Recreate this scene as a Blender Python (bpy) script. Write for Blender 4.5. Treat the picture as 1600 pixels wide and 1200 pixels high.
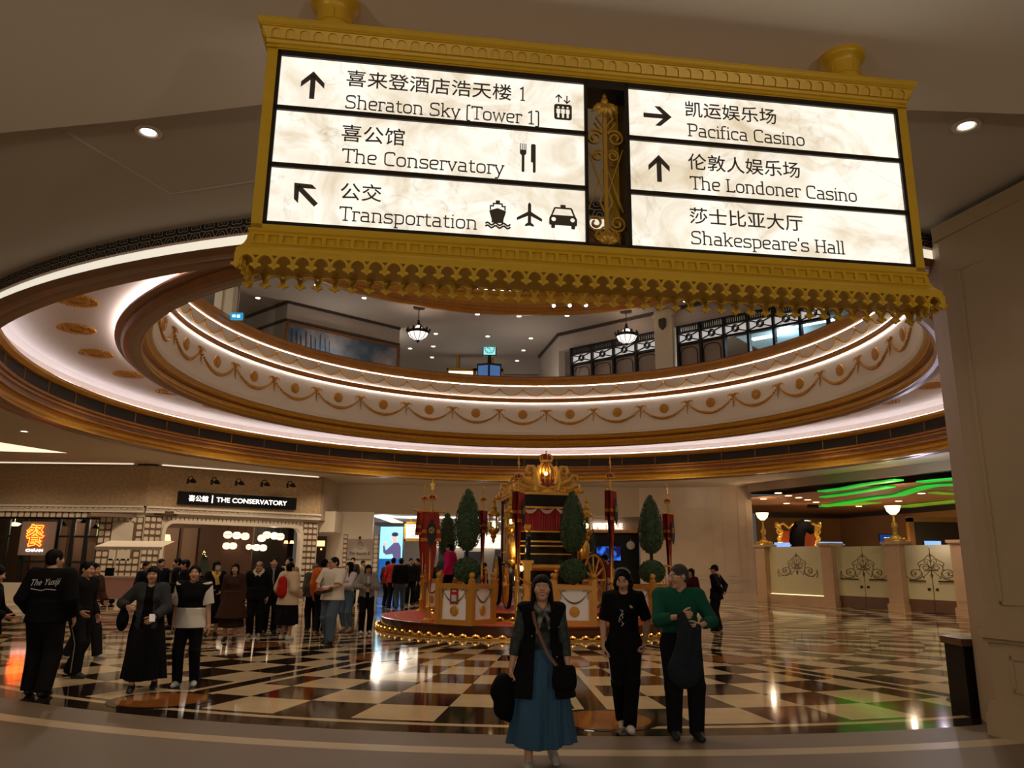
import bpy, bmesh, math, random
import numpy as np
from mathutils import Vector, Matrix
from mathutils.geometry import tessellate_polygon
random.seed(7); RNG = np.random.default_rng(7)
PI = math.pi; SC = bpy.context.scene; COL = SC.collection
for _o in list(bpy.data.objects): bpy.data.objects.remove(_o)

# ---------------------------------------------------------------- camera
EYE = 1.65; PITCH = math.atan(282/1200.); ROLL = .011
def make_camera():
    fw = Vector((0, math.cos(PITCH), math.sin(PITCH))); up = Vector((0, -math.sin(PITCH), math.cos(PITCH))); rt = Vector((1, 0, 0))
    c, s = math.cos(ROLL), math.sin(ROLL)
    iu = c*up - s*rt; ir = c*rt + s*up
    cd = bpy.data.cameras.new('camera'); cd.sensor_width = 36; cd.lens = 27; cd.clip_start = .05; cd.clip_end = 300
    co = bpy.data.objects.new('camera', cd); COL.objects.link(co)
    m = Matrix((ir, iu, -fw)).transposed().to_4x4(); m.translation = (0, 0, EYE)
    co.matrix_world = m; SC.camera = co
make_camera()
vs = SC.view_settings
vs.view_transform = 'Standard'; vs.look = 'None'; vs.gamma = 1; vs.use_curve_mapping = False; vs.exposure = 0.0

# ---------------------------------------------------------------- world: the dim hall that goes on behind the camera and above the well
w = bpy.data.worlds.new('world'); SC.world = w; w.use_nodes = True
bg = w.node_tree.nodes['Background']; bg.inputs[0].default_value = (.9, .78, .62, 1); bg.inputs[1].default_value = .08

# ---------------------------------------------------------------- lamps: building fixtures and added unseen fills (the strips and panels give light themselves)
RC = Vector((.6, 21.9, 0))
def lamp(kind, loc, power, col, size=.1, rot=None, spot=None):
    ld = bpy.data.lights.new('lamp', kind); ld.energy = power; ld.color = col
    if kind == 'AREA': ld.shape = 'DISK'; ld.size = size
    else: ld.shadow_soft_size = size
    if kind == 'SPOT': ld.spot_size = spot or 1.9; ld.spot_blend = .8
    lo = bpy.data.objects.new('lamp', ld); COL.objects.link(lo); lo.location = loc
    if rot: lo.rotation_euler = rot
    return lo
WARM = (1, .78, .54); NEUT = (1, .9, .8)
# unseen fill lamps added behind the camera for ceiling and sign front
for _x, _y, _z, _p in ((-6.5, -2, 2.6, 300), (5.5, -2.5, 2.6, 320), (0, -5.5, 2.8, 300)): lamp('POINT', (_x, _y, _z), _p, (1, .87, .71), .25)

# ---------------------------------------------------------------- materials
def sc(r, g, b):
    f = lambda x: (x/255/12.92 if x/255 <= .04045 else ((x/255+.055)/1.055)**2.4)
    return (f(r), f(g), f(b), 1)
MATS = {}
def mat(name, col, rough=.5, metal=0., emit=None, es=0., noise=None, bump=None, trans=0., alpha=1., spec=None, ior=None):
    if name in MATS: return MATS[name]
    m = bpy.data.materials.new(name); m.use_nodes = True; nt = m.node_tree; b = nt.nodes['Principled BSDF']
    c = sc(*col); b.inputs['Base Color'].default_value = c; b.inputs['Roughness'].default_value = rough; b.inputs['Metallic'].default_value = metal
    if emit: b.inputs['Emission Color'].default_value = sc(*emit); b.inputs['Emission Strength'].default_value = es
    if trans: b.inputs['Transmission Weight'].default_value = trans
    if alpha < 1: b.inputs['Alpha'].default_value = alpha
    if spec is not None: b.inputs['Specular IOR Level'].default_value = spec
    if ior: b.inputs['IOR'].default_value = ior
    if noise or bump:
        tc = nt.nodes.new('ShaderNodeTexCoord'); n = nt.nodes.new('ShaderNodeTexNoise'); n.inputs['Scale'].default_value = (noise or bump)[0]; n.inputs['Detail'].default_value = 4
        nt.links.new(tc.outputs['Object'], n.inputs['Vector'])
        if noise:
            mx = nt.nodes.new('ShaderNodeMix'); mx.data_type = 'RGBA'
            mx.inputs[6].default_value = c; a = noise[1]
            mx.inputs[7].default_value = tuple(min(1, x*(1-a)) for x in c[:3])+(1,) if len(noise) < 3 else sc(*noise[2])
            rmp = nt.nodes.new('ShaderNodeMapRange'); rmp.inputs[1].default_value = .35; rmp.inputs[2].default_value = .65
            nt.links.new(n.outputs[0], rmp.inputs[0]); nt.links.new(rmp.outputs[0], mx.inputs[0]); nt.links.new(mx.outputs[2], b.inputs['Base Color'])
        if bump:
            bp = nt.nodes.new('ShaderNodeBump'); bp.inputs['Strength'].default_value = bump[1]; bp.inputs['Distance'].default_value = .02
            nt.links.new(n.outputs[0], bp.inputs['Height']); nt.links.new(bp.outputs[0], b.inputs['Normal'])
    MATS[name] = m; return m
def emat(name, col, es): return mat(name, col, .5, 0, col, es)

M_CEIL = mat('ceiling_paint', (190, 178, 160), .9); M_CEIL_LIT = mat('soffit_paint_lit', (228, 216, 198), .9)  # soffit colour lightened to carry light falling on it
M_WHITE = mat('white_plaster', (226, 216, 205), .7)
M_GOLD = mat('gold_paint', (212, 158, 48), .38, .35, noise=(6, .12))
M_GOLDM = mat('polished_gold', (226, 174, 74), .28, .6)
M_GOLDD = mat('antique_gold', (204, 148, 56), .4, .35)
M_WOOD = mat('brown_wood', (134, 84, 40), .35, 0, noise=(3, .22))
M_WOODL = mat('orange_wood', (190, 130, 48), .4, 0, noise=(3, .18))
M_GRILLE = mat('dark_grille', (40, 33, 28), .6, .2)
M_COVE = emat('cove_light', (232, 238, 255), 6.)
M_BLACK = mat('black_satin', (12, 11, 10), .4, spec=.2)
M_STONE = mat('beige_stone', (196, 168, 132), .32, noise=(2.2, .10))
M_STONEP = mat('pale_stone', (186, 164, 138), .4, noise=(1.5, .08))
M_CREAM = mat('cream_marble', (204, 178, 136), .07, noise=(2.5, .12), spec=.3)
M_DARKM = mat('dark_marble', (44, 31, 23), .07, noise=(3, .4), spec=.3)
M_AMBER = mat('amber_marble', (150, 90, 40), .07, noise=(5, .3), spec=.3)
M_TILE = mat('matte_brown_tile', (108, 90, 68), .45, noise=(1.4, .1))
M_STRIP = mat('cream_tile', (180, 158, 120), .35, noise=(3, .1))
M_DKBRONZE = mat('dark_bronze_frame', (44, 36, 26), .4, .5)
M_IRON = mat('black_ironwork', (26, 22, 20), .45, .3)
M_GLASS = mat('clear_glass', (235, 240, 240), .02, 0, trans=1.0, ior=1.05)

# ---------------------------------------------------------------- mesh helpers
def rot_to(d):
    return Vector((0, 0, 1)).rotation_difference(Vector(d).normalized()).to_matrix().to_4x4()
class MB:
    def __init__(s): s.v = []; s.f = []; s.m = []; s.T = Matrix(); s.mi = 0; s.uv = None
    def add(s, vs, fs, mi=None):
        o = len(s.v); T = s.T
        s.v += [tuple(T @ Vector(p)) for p in vs]
        s.f += [tuple(i+o for i in f) for f in fs]; s.m += [s.mi if mi is None else mi]*len(fs); return s
    def box(s, a, b, mi=None):
        x0, y0, z0 = a; x1, y1, z1 = b
        return s.add([(x0,y0,z0),(x1,y0,z0),(x1,y1,z0),(x0,y1,z0),(x0,y0,z1),(x1,y0,z1),(x1,y1,z1),(x0,y1,z1)],
                     [(0,3,2,1),(4,5,6,7),(0,1,5,4),(1,2,6,5),(2,3,7,6),(3,0,4,7)], mi)
    def bbox(s, c, d, mi=None): return s.box([c[i]-d[i]/2 for i in range(3)], [c[i]+d[i]/2 for i in range(3)], mi)
    def lathe(s, prof, n=24, c=(0,0,0), a0=0, a1=2*PI, mi=None, capped=False):
        full = abs(a1-a0-2*PI) < 1e-6; k = n if full else n+1; vs = []; fs = []; m = len(prof)
        for i in range(k):
            a = a0+(a1-a0)*i/n; ca, sa = math.cos(a), math.sin(a)
            vs += [(c[0]+r*ca, c[1]+r*sa, c[2]+z) for r, z in prof]
        for i in range(n):
            j = (i+1) % k
            fs += [(i*m+q, j*m+q, j*m+q+1, i*m+q+1) for q in range(m-1)]
        if capped and full:
            fs.append(tuple(i*m for i in range(n))[::-1]); fs.append(tuple(i*m+m-1 for i in range(n)))
        return s.add(vs, fs, mi)
    def cone(s, p0, p1, r0, r1=None, n=12, mi=None):
        p0, p1 = Vector(p0), Vector(p1); L = (p1-p0).length; T = s.T
        s.T = T @ (Matrix.Translation(p0) @ rot_to(p1-p0)); s.lathe([(r0, 0), (r0 if r1 is None else r1, L)], n, mi=mi, capped=True); s.T = T; return s
    def tube(s, pts, r, n=8, closed=False, mi=None, flat=1.):
        P = [Vector(p) for p in pts]; k = len(P); vs = []; fs = []
        rr = r if hasattr(r, '__len__') else [r]*k
        up = None
        for i in range(k):
            t = (P[(i+1) % k]-P[i-1]) if closed else (P[min(i+1, k-1)]-P[max(i-1, 0)])
            t = t.normalized() if t.length > 1e-9 else Vector((0,0,1))
            if up is None: up = Vector((0,0,1)) if abs(t.z) < .9 else Vector((0,1,0))
            a = t.cross(up)
            if a.length < 1e-4: a = t.orthogonal()
            a.normalize(); up = a.cross(t)
            for j in range(n):
                q = 2*PI*j/n; vs.append(P[i]+a*(rr[i]*math.cos(q))+up*(rr[i]*flat*math.sin(q)))
        for i in range(k if closed else k-1):
            b = (i+1) % k
            fs += [(i*n+j, i*n+(j+1) % n, b*n+(j+1) % n, b*n+j) for j in range(n)]
        if not closed: fs += [tuple(range(n))[::-1], tuple((k-1)*n+j for j in range(n))]
        return s.add(vs, fs, mi)
    def ball(s, c, r, nu=12, nv=8, mi=None):
        rx, ry, rz = r if hasattr(r, '__len__') else (r, r, r); vs = [(c[0], c[1], c[2]-rz)]; fs = []
        for i in range(1, nv):
            a = -PI/2+PI*i/nv
            vs += [(c[0]+rx*math.cos(a)*math.cos(2*PI*j/nu), c[1]+ry*math.cos(a)*math.sin(2*PI*j/nu), c[2]+rz*math.sin(a)) for j in range(nu)]
        vs.append((c[0], c[1], c[2]+rz)); t = len(vs)-1
        for j in range(nu):
            k = (j+1) % nu; fs.append((0, 1+k, 1+j)); fs.append((t, t-nu+j, t-nu+k))
            for i in range(nv-2): fs.append((1+i*nu+j, 1+i*nu+k, 1+(i+1)*nu+k, 1+(i+1)*nu+j))
        return s.add(vs, fs, mi)
    def prism(s, loops, z0, z1, mi=None):
        if not hasattr(loops[0][0], '__len__'): loops = [loops]
        L = [[Vector((p[0], p[1], 0)) for p in l] for l in loops]; tri = tessellate_polygon(L); fl = [p for l in L for p in l]; n = len(fl)
        vs = [(p.x, p.y, z0) for p in fl]+[(p.x, p.y, z1) for p in fl]; fs = []
        for t in tri:
            a, b, c = [fl[i] for i in t]
            if (b-a).cross(c-a).z < 0: t = t[::-1]
            fs += [tuple(i+n for i in t), tuple(t)[::-1]]
        o = 0
        for q, l in enumerate(L):
            k = len(l); ar = sum(l[i].x*l[(i+1) % k].y-l[(i+1) % k].x*l[i].y for i in range(k)); cw = (ar < 0) != (q > 0)
            for i in range(k):
                a, b = o+i, o+(i+1) % k; fs.append((b, a, a+n, b+n) if cw else (a, b, b+n, a+n))
            o += k
        return s.add(vs, fs, mi)
    def stroke(s, pts, wd, z0, z1, closed=False, mi=None):
        P = [Vector((p[0], p[1])) for p in pts]; k = len(P); l = []; r = []
        for i in range(k):
            a = P[i]-P[i-1] if (i > 0 or closed) else P[1]-P[0]; b = P[(i+1) % k]-P[i] if (i < k-1 or closed) else a
            a = a.normalized() if a.length > 1e-9 else b.normalized(); b = b.normalized() if b.length > 1e-9 else a
            na = Vector((-a.y, a.x)); nb = Vector((-b.y, b.x)); m = na+nb; m = m.normalized() if m.length > 1e-6 else na
            d = wd/2/max(.4, m.dot(na)); l.append(P[i]+m*d); r.append(P[i]-m*d)
        vs = []; fs = []
        for i in range(k): vs += [(l[i].x, l[i].y, z0), (r[i].x, r[i].y, z0), (l[i].x, l[i].y, z1), (r[i].x, r[i].y, z1)]
        for i in range(k if closed else k-1):
            a = i*4; b = ((i+1) % k)*4; fs += [(a+2, a+3, b+3, b+2), (a, b, b+1, a+1), (a, a+2, b+2, b), (a+1, b+1, b+3, a+3)]
        if not closed: fs += [(0, 1, 3, 2), (k*4-4, k*4-2, k*4-1, k*4-3)]
        return s.add(vs, fs, mi)
    def mesh(s, vs, fs, M=None, mi=None):
        T = s.T
        if M is not None: s.T = T @ M
        s.add(vs, fs, mi); s.T = T; return s
    def build(s, name, mats, parent=None, smooth=35, label=None):
        me = bpy.data.meshes.new(name); me.from_pydata([tuple(p) for p in s.v], [], s.f)
        if not isinstance(mats, (list, tuple)): mats = [mats]
        for m in mats: me.materials.append(m)
        if any(s.m): me.polygons.foreach_set('material_index', s.m)
        if smooth:
            me.polygons.foreach_set('use_smooth', [True]*len(s.f)); me.update()
            try: me.set_sharp_from_angle(angle=math.radians(smooth))
            except Exception: pass
        o = bpy.data.objects.new(name, me); COL.objects.link(o)
        if parent: o.parent = parent
        if label: o['label'] = label
        return o
def tag(o, label=None, cat=None, group=None, kind=None):
    for k, v in (('label', label), ('category', cat), ('group', group), ('kind', kind)):
        if v: o[k] = v
    return o
def thing(name, label, cat, loc=(0,0,0), rz=0, group=None):
    o = bpy.data.objects.new(name, None); COL.objects.link(o); o.location = loc; o.rotation_euler = (0, 0, rz); o.empty_display_size = .1
    return tag(o, label, cat, group)
def struct(o, label, cat='structure'): return tag(o, label, cat, None, 'structure')
def dup(root, loc=None, rz=None, label=None, group=None, sc_=None):
    r = root.copy(); COL.objects.link(r)
    for k in ('label', 'group'):
        if k in r and root.parent is None and k == 'label' and label: r[k] = label
    if loc is not None: r.location = loc
    if rz is not None: r.rotation_euler = (0, 0, rz)
    if sc_: r.scale = sc_
    if group: r['group'] = group
    for ch in list(root.children):
        c = dup(ch); c.parent = r; c.matrix_parent_inverse = ch.matrix_parent_inverse.copy()
    return r
def text_vf(s, size, depth=.004, align='LEFT', offset=0., sx=1.):
    cu = bpy.data.curves.new('t', 'FONT'); cu.body = s; cu.size = size; cu.extrude = depth/2; cu.align_x = align; cu.offset = offset; cu.resolution_u = 4
    ob = bpy.data.objects.new('t', cu); COL.objects.link(ob)
    dg = bpy.context.evaluated_depsgraph_get(); me = bpy.data.meshes.new_from_object(ob.evaluated_get(dg))
    vs = [(v.co.x*sx, v.co.y, v.co.z) for v in me.vertices]; fs = [tuple(p.vertices) for p in me.polygons]
    bpy.data.objects.remove(ob); bpy.data.curves.remove(cu); bpy.data.meshes.remove(me)
    return vs, fs
def fit_text(vs, x0, x1, y0, y1):
    a = np.array(vs); mn, mx = a.min(0), a.max(0); sxx = (x1-x0)/(mx[0]-mn[0]); syy = (y1-y0)/(mx[1]-mn[1])
    a[:, 0] = (a[:, 0]-mn[0])*sxx+x0; a[:, 1] = (a[:, 1]-mn[1])*syy+y0; return [tuple(p) for p in a]
FRONT = Matrix(((1,0,0,0),(0,0,-1,0),(0,1,0,0),(0,0,0,1)))      # drawing plane xy -> upright, thickness towards -y
def circ(cx, cy, r, n=20, a0=0, a1=2*PI, ry=None):
    full = abs(a1-a0-2*PI) < 1e-6
    return [(cx+r*math.cos(a0+(a1-a0)*i/(n if full else n-1)), cy+(ry or r)*math.sin(a0+(a1-a0)*i/(n if full else n-1))) for i in range(n)]
def rounded(pts, r, closed=False, n=5):
    P = [Vector((p[0], p[1])) for p in pts]; k = len(P); out = []
    for i in range(k):
        if not closed and i in (0, k-1): out.append(tuple(P[i])); continue
        a = P[i-1]-P[i]; b = P[(i+1) % k]-P[i]; d = min(r, a.length*.5, b.length*.5)
        p0 = P[i]+a.normalized()*d; p1 = P[i]+b.normalized()*d
        for q in range(n+1):
            t = q/n; out.append(tuple((1-t)**2*p0+2*t*(1-t)*P[i]+t*t*p1))
    return out
def spiral(cx, cy, r0, r1, a0, turns, n=28):
    return [(cx+(r0+(r1-r0)*i/(n-1))*math.cos(a0+turns*2*PI*i/(n-1)), cy+(r0+(r1-r0)*i/(n-1))*math.sin(a0+turns*2*PI*i/(n-1))) for i in range(n)]
# ---------------------------------------------------------------- measured points: a sight line of the survey photo cut with a known plane
def sight(x, y):
    c, s = math.cos(ROLL), math.sin(ROLL); up = Vector((0, -math.sin(PITCH), math.cos(PITCH))); rt = Vector((1,0,0))
    return Vector((0, math.cos(PITCH), math.sin(PITCH)))*1200+(c*rt+s*up)*(x-800)+(c*up-s*rt)*(600-y)
def at_z(x, y, z): d = sight(x, y); return Vector((0,0,EYE))+d*((z-EYE)/d.z)
def at_y(x, y, Y): d = sight(x, y); return Vector((0,0,EYE))+d*(Y/d.y)
def at_plane(x, y, p, n): d = sight(x, y); o = Vector((0,0,EYE)); return o+d*((Vector(p)-o).dot(n)/d.dot(n))

# ---------------------------------------------------------------- floor: polar chequer laid round the platform
def floor():
    m = MB(); m.T = Matrix.Translation(RC); A0 = math.radians(-92.05); NS = 88
    def cell(r0, r1, a, b, k, n=2):
        for i in range(n):
            p, q = a+(b-a)*i/n, a+(b-a)*(i+1)/n
            m.add([(r0*math.cos(p), r0*math.sin(p), 0), (r1*math.cos(p), r1*math.sin(p), 0), (r1*math.cos(q), r1*math.sin(q), 0), (r0*math.cos(q), r0*math.sin(q), 0)], [(0,1,2,3)], k)
    R = [13.1-.9*k for k in range(10)]+[4.6]
    for i in range(NS):
        a, b = A0+2*PI*i/NS, A0+2*PI*(i+1)/NS
        cell(.05, 4.3, a, b, 1, 1); cell(4.3, 4.6, a, b, 0)
        for k in range(10): cell(R[k+1], R[k], a, b, (i+k) % 2)
        cell(13.1, 13.2, a, b, 1); cell(13.2, 13.32, a, b, 0); cell(13.32, 13.68, a, b, 1)
        near = math.sin((a+b)/2) < -.62
        if near: cell(13.68, 14.26, a, b, 2); cell(14.26, 14.5, a, b, 3); cell(14.5, 36, a, b, 2)
        else:
            for k in range(24): cell(13.68+.9*k, 13.68+.9*(k+1), a, b, (i+k) % 2)
            cell(13.68+.9*24, 60, a, b, 0)
    o = m.build('floor', [M_CREAM, M_DARKM, M_TILE, M_STRIP], smooth=0)
    struct(o, 'polished black and cream chequered marble floor spreading round the platform')
    b = MB()
    for k in range(15):
        b.T = Matrix.Translation(RC) @ Matrix.Rotation(math.radians(-88+24*k), 4, 'Z')
        b.box((4.6, -.24, .0004), (13.1, .24, .0012), 1)
        for s in (-1, 1): b.box((4.6, s*.19-.055, .0006), (13.1, s*.19+.055, .002), 0)
        for r, q in ((7.9, .62), (12.85, .62)):
            T = b.T; b.T = T @ Matrix.Translation((r, 0, 0))
            b.lathe([(.0, .0042), (q, .0042), (q, .0006)], 40, mi=1); b.lathe([(0, .0046), (q-.1, .0046), (q-.1, .004)], 40, mi=2); b.T = T
    struct(b.build('trim_4', [M_CREAM, M_DARKM, M_AMBER], smooth=0), 'inlaid dark and cream bands with round amber medallions in the floor')
floor()

# ---------------------------------------------------------------- lattice material: curled light tracery on a dark ground, in arc length and height
def lattice_mat():
    m = bpy.data.materials.new('dark_tracery'); m.use_nodes = True; nt = m.node_tree; b = nt.nodes['Principled BSDF']; N = nt.nodes.new; L = nt.links.new
    tc = N('ShaderNodeTexCoord'); sp = N('ShaderNodeSeparateXYZ'); L(tc.outputs['Object'], sp.inputs[0])
    def ma(op, a, bb=None, c=None):
        n = N('ShaderNodeMath'); n.operation = op
        for i, v in enumerate((a, bb, c)):
            if v is None: continue
            if isinstance(v, (int, float)): n.inputs[i].default_value = v
            else: L(v, n.inputs[i])
        return n.outputs[0]
    u = ma('MULTIPLY', ma('ARCTAN2', sp.outputs[1], sp.outputs[0]), 13.8/.2); v = ma('MULTIPLY', sp.outputs[2], 1/.2)
    fu = ma('SUBTRACT', ma('FRACT', u), .5); fv = ma('SUBTRACT', ma('FRACT', v), .5)
    d = ma('SQRT', ma('ADD', ma('POWER', ma('MULTIPLY', ma('ABSOLUTE', fu), 1), 2), ma('POWER', fv, 2)))
    an = ma('ARCTAN2', fv, fu)
    w_ = ma('SINE', ma('ADD', ma('MULTIPLY', d, 26), ma('MULTIPLY', ma('SINE', ma('MULTIPLY', an, 3)), 2.2)))
    g = ma('GREATER_THAN', w_, .72)
    mx = N('ShaderNodeMix'); mx.data_type = 'RGBA'; mx.inputs[6].default_value = sc(22, 18, 14); mx.inputs[7].default_value = sc(165, 150, 130); L(g, mx.inputs[0]); L(mx.outputs[2], b.inputs['Base Color']); b.inputs['Roughness'].default_value = .6
    return m
M_LATT = lattice_mat()

# ---------------------------------------------------------------- the round well: two rings, soffit, balcony
def ring(name, prof, mats, label, n=192, mis=None):
    m = MB()
    for i in range(len(prof)-1): m.lathe([prof[i], prof[i+1]], n, mi=0 if mis is None else mis[i])
    o = m.build(name, mats, smooth=40); o.location = RC; struct(o, label); return o
# outer ring A, profile run from the ceiling outside, under the ring and up its inner face
ringA = ring('trim_1', [(13.82, 5.72), (13.82, 5.515), (13.84, 5.51), (13.80, 5.50), (13.80, 5.37), (13.84, 5.362), (13.78, 5.35), (13.70, 5.33), (13.6, 5.335), (13.52, 5.36), (13.45, 5.355), (13.33, 5.36), (13.30, 5.36),
    (13.34, 5.42), (13.42, 5.52), (13.42, 5.62), (13.34, 5.66), (13.28, 5.68), (13.27, 5.74), (13.33, 5.77), (13.33, 5.84), (13.28, 5.87), (13.28, 5.93), (13.22, 5.96), (13.20, 6.02), (13.30, 6.04), (13.32, 6.38), (13.24, 6.39), (13.20, 6.42), (13.14, 6.46), (13.12, 6.53), (13.34, 6.55)],
    [M_WOOD, M_LATT, emat('opal_band', (248, 240, 220), .8), M_GOLD, M_GRILLE, M_WOODL], 'outer ring of brown wood and gold mouldings round the ceiling well',
    mis=[1,0,0,2,0,0,0,0,0,0,0,0, 3,3,3,3,0,5,5,0,5,5,0,5,5, 4, 3,3,3,3,3])
# thin joints in the grille
gj = MB()
for k in range(56):
    gj.T = Matrix.Rotation(2*PI*k/56, 4, 'Z'); gj.box((13.29, -.008, 6.05), (13.33, .008, 6.38))
gj.build('grille_joint', M_GOLDD, ringA, 0)
cv = MB(); cv.lathe([(13.2, 6.57), (13.28, 6.6)], 192); cv.build('cove_strip', M_COVE, ringA, 0)
# soffit
def soffit():
    o = ring('ceiling_2', [(13.36, 6.5), (13.36, 6.8), (13.2, 6.9), (12.9, 6.93), (10.95, 6.93), (10.7, 6.9)], [mat('soffit_plaster', (232, 220, 212), .75)], 'white ring soffit with gold medallions inside the ceiling well')
    m = MB()
    m.lathe([(0, -.045), (.1, -.05), (.16, -.03), (.3, -.05), (.36, -.02), (.44, -.035), (.5, -.03), (.52, 0)], 40)
    for k in range(36): a = 2*PI*k/36; m.ball((.5*math.cos(a), .5*math.sin(a), -.03), .028, 6, 4)
    for k in range(10):
        a = 2*PI*k/10; m.ball((.22*math.cos(a), .22*math.sin(a), -.05), (.07, .05, .03), 8, 5)
        m.ball((.38*math.cos(a+.3), .38*math.sin(a+.3), -.04), (.045, .045, .025), 6, 4)
    p = m.build('medallion', M_GOLDD, o)
    for k in range(32):
        a = math.radians(90.7+11.25*k); q = p if k == 0 else p.copy()
        if k: COL.objects.link(q); q.parent = o
        q.location = (11.78*math.cos(a), 11.78*math.sin(a), 6.93); q.rotation_euler = (0, 0, a); q.scale = (.8, .8, .8)
soffit()
ringB = ring('trim_2', [(10.78, 6.93), (10.78, 6.755), (10.94, 6.745), (10.94, 6.70), (10.78, 6.66), (10.8, 6.6), (10.74, 6.53), (10.64, 6.5), (10.5, 6.5), (10.40, 6.52), (10.36, 6.52),
    (10.33, 6.55), (10.40, 6.66), (10.42, 6.78), (10.36, 6.82), (10.28, 6.85), (10.26, 6.9), (10.24, 6.92), (10.22, 6.96), (10.3, 6.97)], [M_WOOD, M_GOLD, M_WOODL],
    'inner ring of brown wood with gold cove below the balcony', mis=[0,0,0,0,0,0,0,0,0,0, 1,1,1,0,2,1,1,1,1])
cv = MB(); cv.lathe([(10.80, 6.765), (10.87, 6.762)], 192); cv.lathe([(10.26, 6.985), (10.2, 6.985)], 192); cv.build('cove_strip', emat('cove_light_b', (250, 242, 240), 16.), ringB, 0)
M_FASC = mat('fascia_plaster', (244, 234, 212), .7)
def balcony():
    o = ring('trim_3', [(10.28, 6.97), (10.16, 6.98), (10.14, 7.1), (10.28, 8.36), (10.30, 8.37), (10.2, 8.39), (10.17, 8.43), (10.2, 8.48), (10.18, 8.54), (10.3, 8.57), (10.24, 8.6), (10.2, 9.08), (10.24, 9.1), (10.12, 9.12), (10.08, 9.17), (10.1, 9.3), (10.06, 9.36), (10.06, 9.46), (10.1, 9.5), (10.3, 9.5)],
        [M_FASC, M_WOODL, mat('dark_red_rail', (92, 34, 20), .35)], 'white balcony front with gold garlands in two tiers and a wooden rail', mis=[0,0,0,0,1,1,1,1,1,1,0,0,1,1,1,1,1,2,2])
    cv = MB(); cv.lathe([(10.275, 8.363), (10.25, 8.370)], 192); cv.lathe([(10.225, 9.093), (10.195, 9.102)], 192); cv.lathe([(10.232, 8.576), (10.215, 8.574)], 192)
    cv.build('cove_strip', emat('cove_light_c', (246, 242, 250), 14.), o, 0)
    def P(a, z, out=.0):                                          # a point on the leaning fascia
        r = (10.14+(z-7.1)*.111 if z < 8.4 else 10.24-(z-8.6)*.08)-out; return (r*math.cos(a), r*math.sin(a), z)
    st = math.radians(11.25)
    g = MB(); n = 26                                              # lower garland: husks swelling to the middle
    for i in range(n):
        t = (i+.5)/n; a = (t-.5)*st; z = 7.98-.52*(1-(2*t-1)**2)**.9; s = .034+.028*(1-abs(2*t-1)); g.ball(P(a, z, .03), (s, s, s*1.1), 7, 5)
    bw = MB()                                                     # bow, ribbon ends and drop
    for sx in (-1, 1):
        bw.tube([P(sx*.002, 8.0, .05), P(sx*.008, 8.07, .06), P(sx*.015, 8.05, .05), P(sx*.008, 7.99, .05), P(sx*.002, 7.99, .05)], .024, 6)
        bw.tube([P(sx*.002, 8.02, .05), P(sx*.014, 8.06, .05), P(sx*.022, 8.04, .04), P(sx*.026, 7.97, .04)], [.022, .02, .018, .008], 6)
    bw.ball(P(0, 8.02, .05), .055, 8, 6)
    for i in range(11): bw.ball(P(.0015*math.sin(i), 7.95-.04*i, .03), (.04-.0022*i,)*3, 6, 4)
    md = MB()
    T0 = Matrix.Translation(P(0, 7.92)) @ Matrix.Rotation(-PI/2, 4, 'Z') @ Matrix.Rotation(PI/2+.11, 4, 'X')
    md.T = Matrix.Translation(P(0, 7.86)) @ Matrix.Rotation(-PI/2-.1, 4, 'Y')
    md.lathe([(0, .07), (.05, .075), (.1, .05), (.15, .06), (.19, .04), (.2, 0)], 28)
    for k in range(12): a = 2*PI*k/12; md.ball((.1*math.cos(a), .1*math.sin(a), .055), (.035, .035, .025), 6, 4); md.ball((.185*math.cos(a), .185*math.sin(a), .035), .02, 5, 4)
    ug = MB(); st2 = st/2
    ug.tube([P((t/16-.5)*st2, 8.95-.27*(1-(2*t/16-1)**2), .015) for t in range(17)], .016, 6)
    for i in range(20): t = (i+.5)/20; ug.ball(P((t-.5)*st2, 8.95-.27*(1-(2*t-1)**2), .02), .022, 5, 4)
    ub = MB(); ub.ball(P(0, 8.97, .02), (.065, .045, .04), 8, 5); ub.ball(P(0, 8.92, .02), (.04, .04, .05), 8, 5)
    def ringcopy(mb, name, angs, m_):
        p = mb.build(name, m_, o)
        for k, a in enumerate(angs):
            q = p if k == 0 else p.copy()
            if k: COL.objects.link(q); q.parent = o
            q.rotation_euler = (0, 0, a)
    A = [math.radians(90.7+11.25*k) for k in range(-9, 10)]; B = [a+st/2 for a in A]
    ringcopy(g, 'garland', A, M_GOLDD); ringcopy(md, 'medallion', A, M_GOLDD); ringcopy(bw, 'bow', B, M_GOLDD)
    U = [math.radians(90.7+11.25*k+d) for k in range(-9, 10) for d in (-2.8125, 2.8125)]
    ringcopy(ug, 'upper_garland', U, M_GOLDD); ringcopy(ub, 'upper_hook', [a+st2/2 for a in U], M_GOLDD)
balcony()

# ---------------------------------------------------------------- ceilings
def plate_round_hole(name, z0, z1, r, x0, x1, y0, y1, m_, label, n=192):
    b = MB(); vs = []
    for i in range(n):
        a = 2*PI*i/n; c, s = math.cos(a), math.sin(a); ts = []
        if c > 1e-6: ts.append((x1-RC.x)/c)
        if c < -1e-6: ts.append((x0-RC.x)/c)
        if s > 1e-6: ts.append((y1-RC.y)/s)
        if s < -1e-6: ts.append((y0-RC.y)/s)
        t = min(ts); vs += [(RC.x+r*c, RC.y+r*s, z0), (RC.x+t*c, RC.y+t*s, z0), (RC.x+r*c, RC.y+r*s, z1), (RC.x+t*c, RC.y+t*s, z1)]
    fs = []
    for i in range(n):
        a = i*4; c = ((i+1) % n)*4; fs += [(a, c, c+1, a+1), (a+2, a+3, c+3, c+2), (a, a+2, c+2, c), (a+1, c+1, c+3, a+3)]
    b.add(vs, fs); return struct(b.build(name, m_, smooth=0), label)
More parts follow.
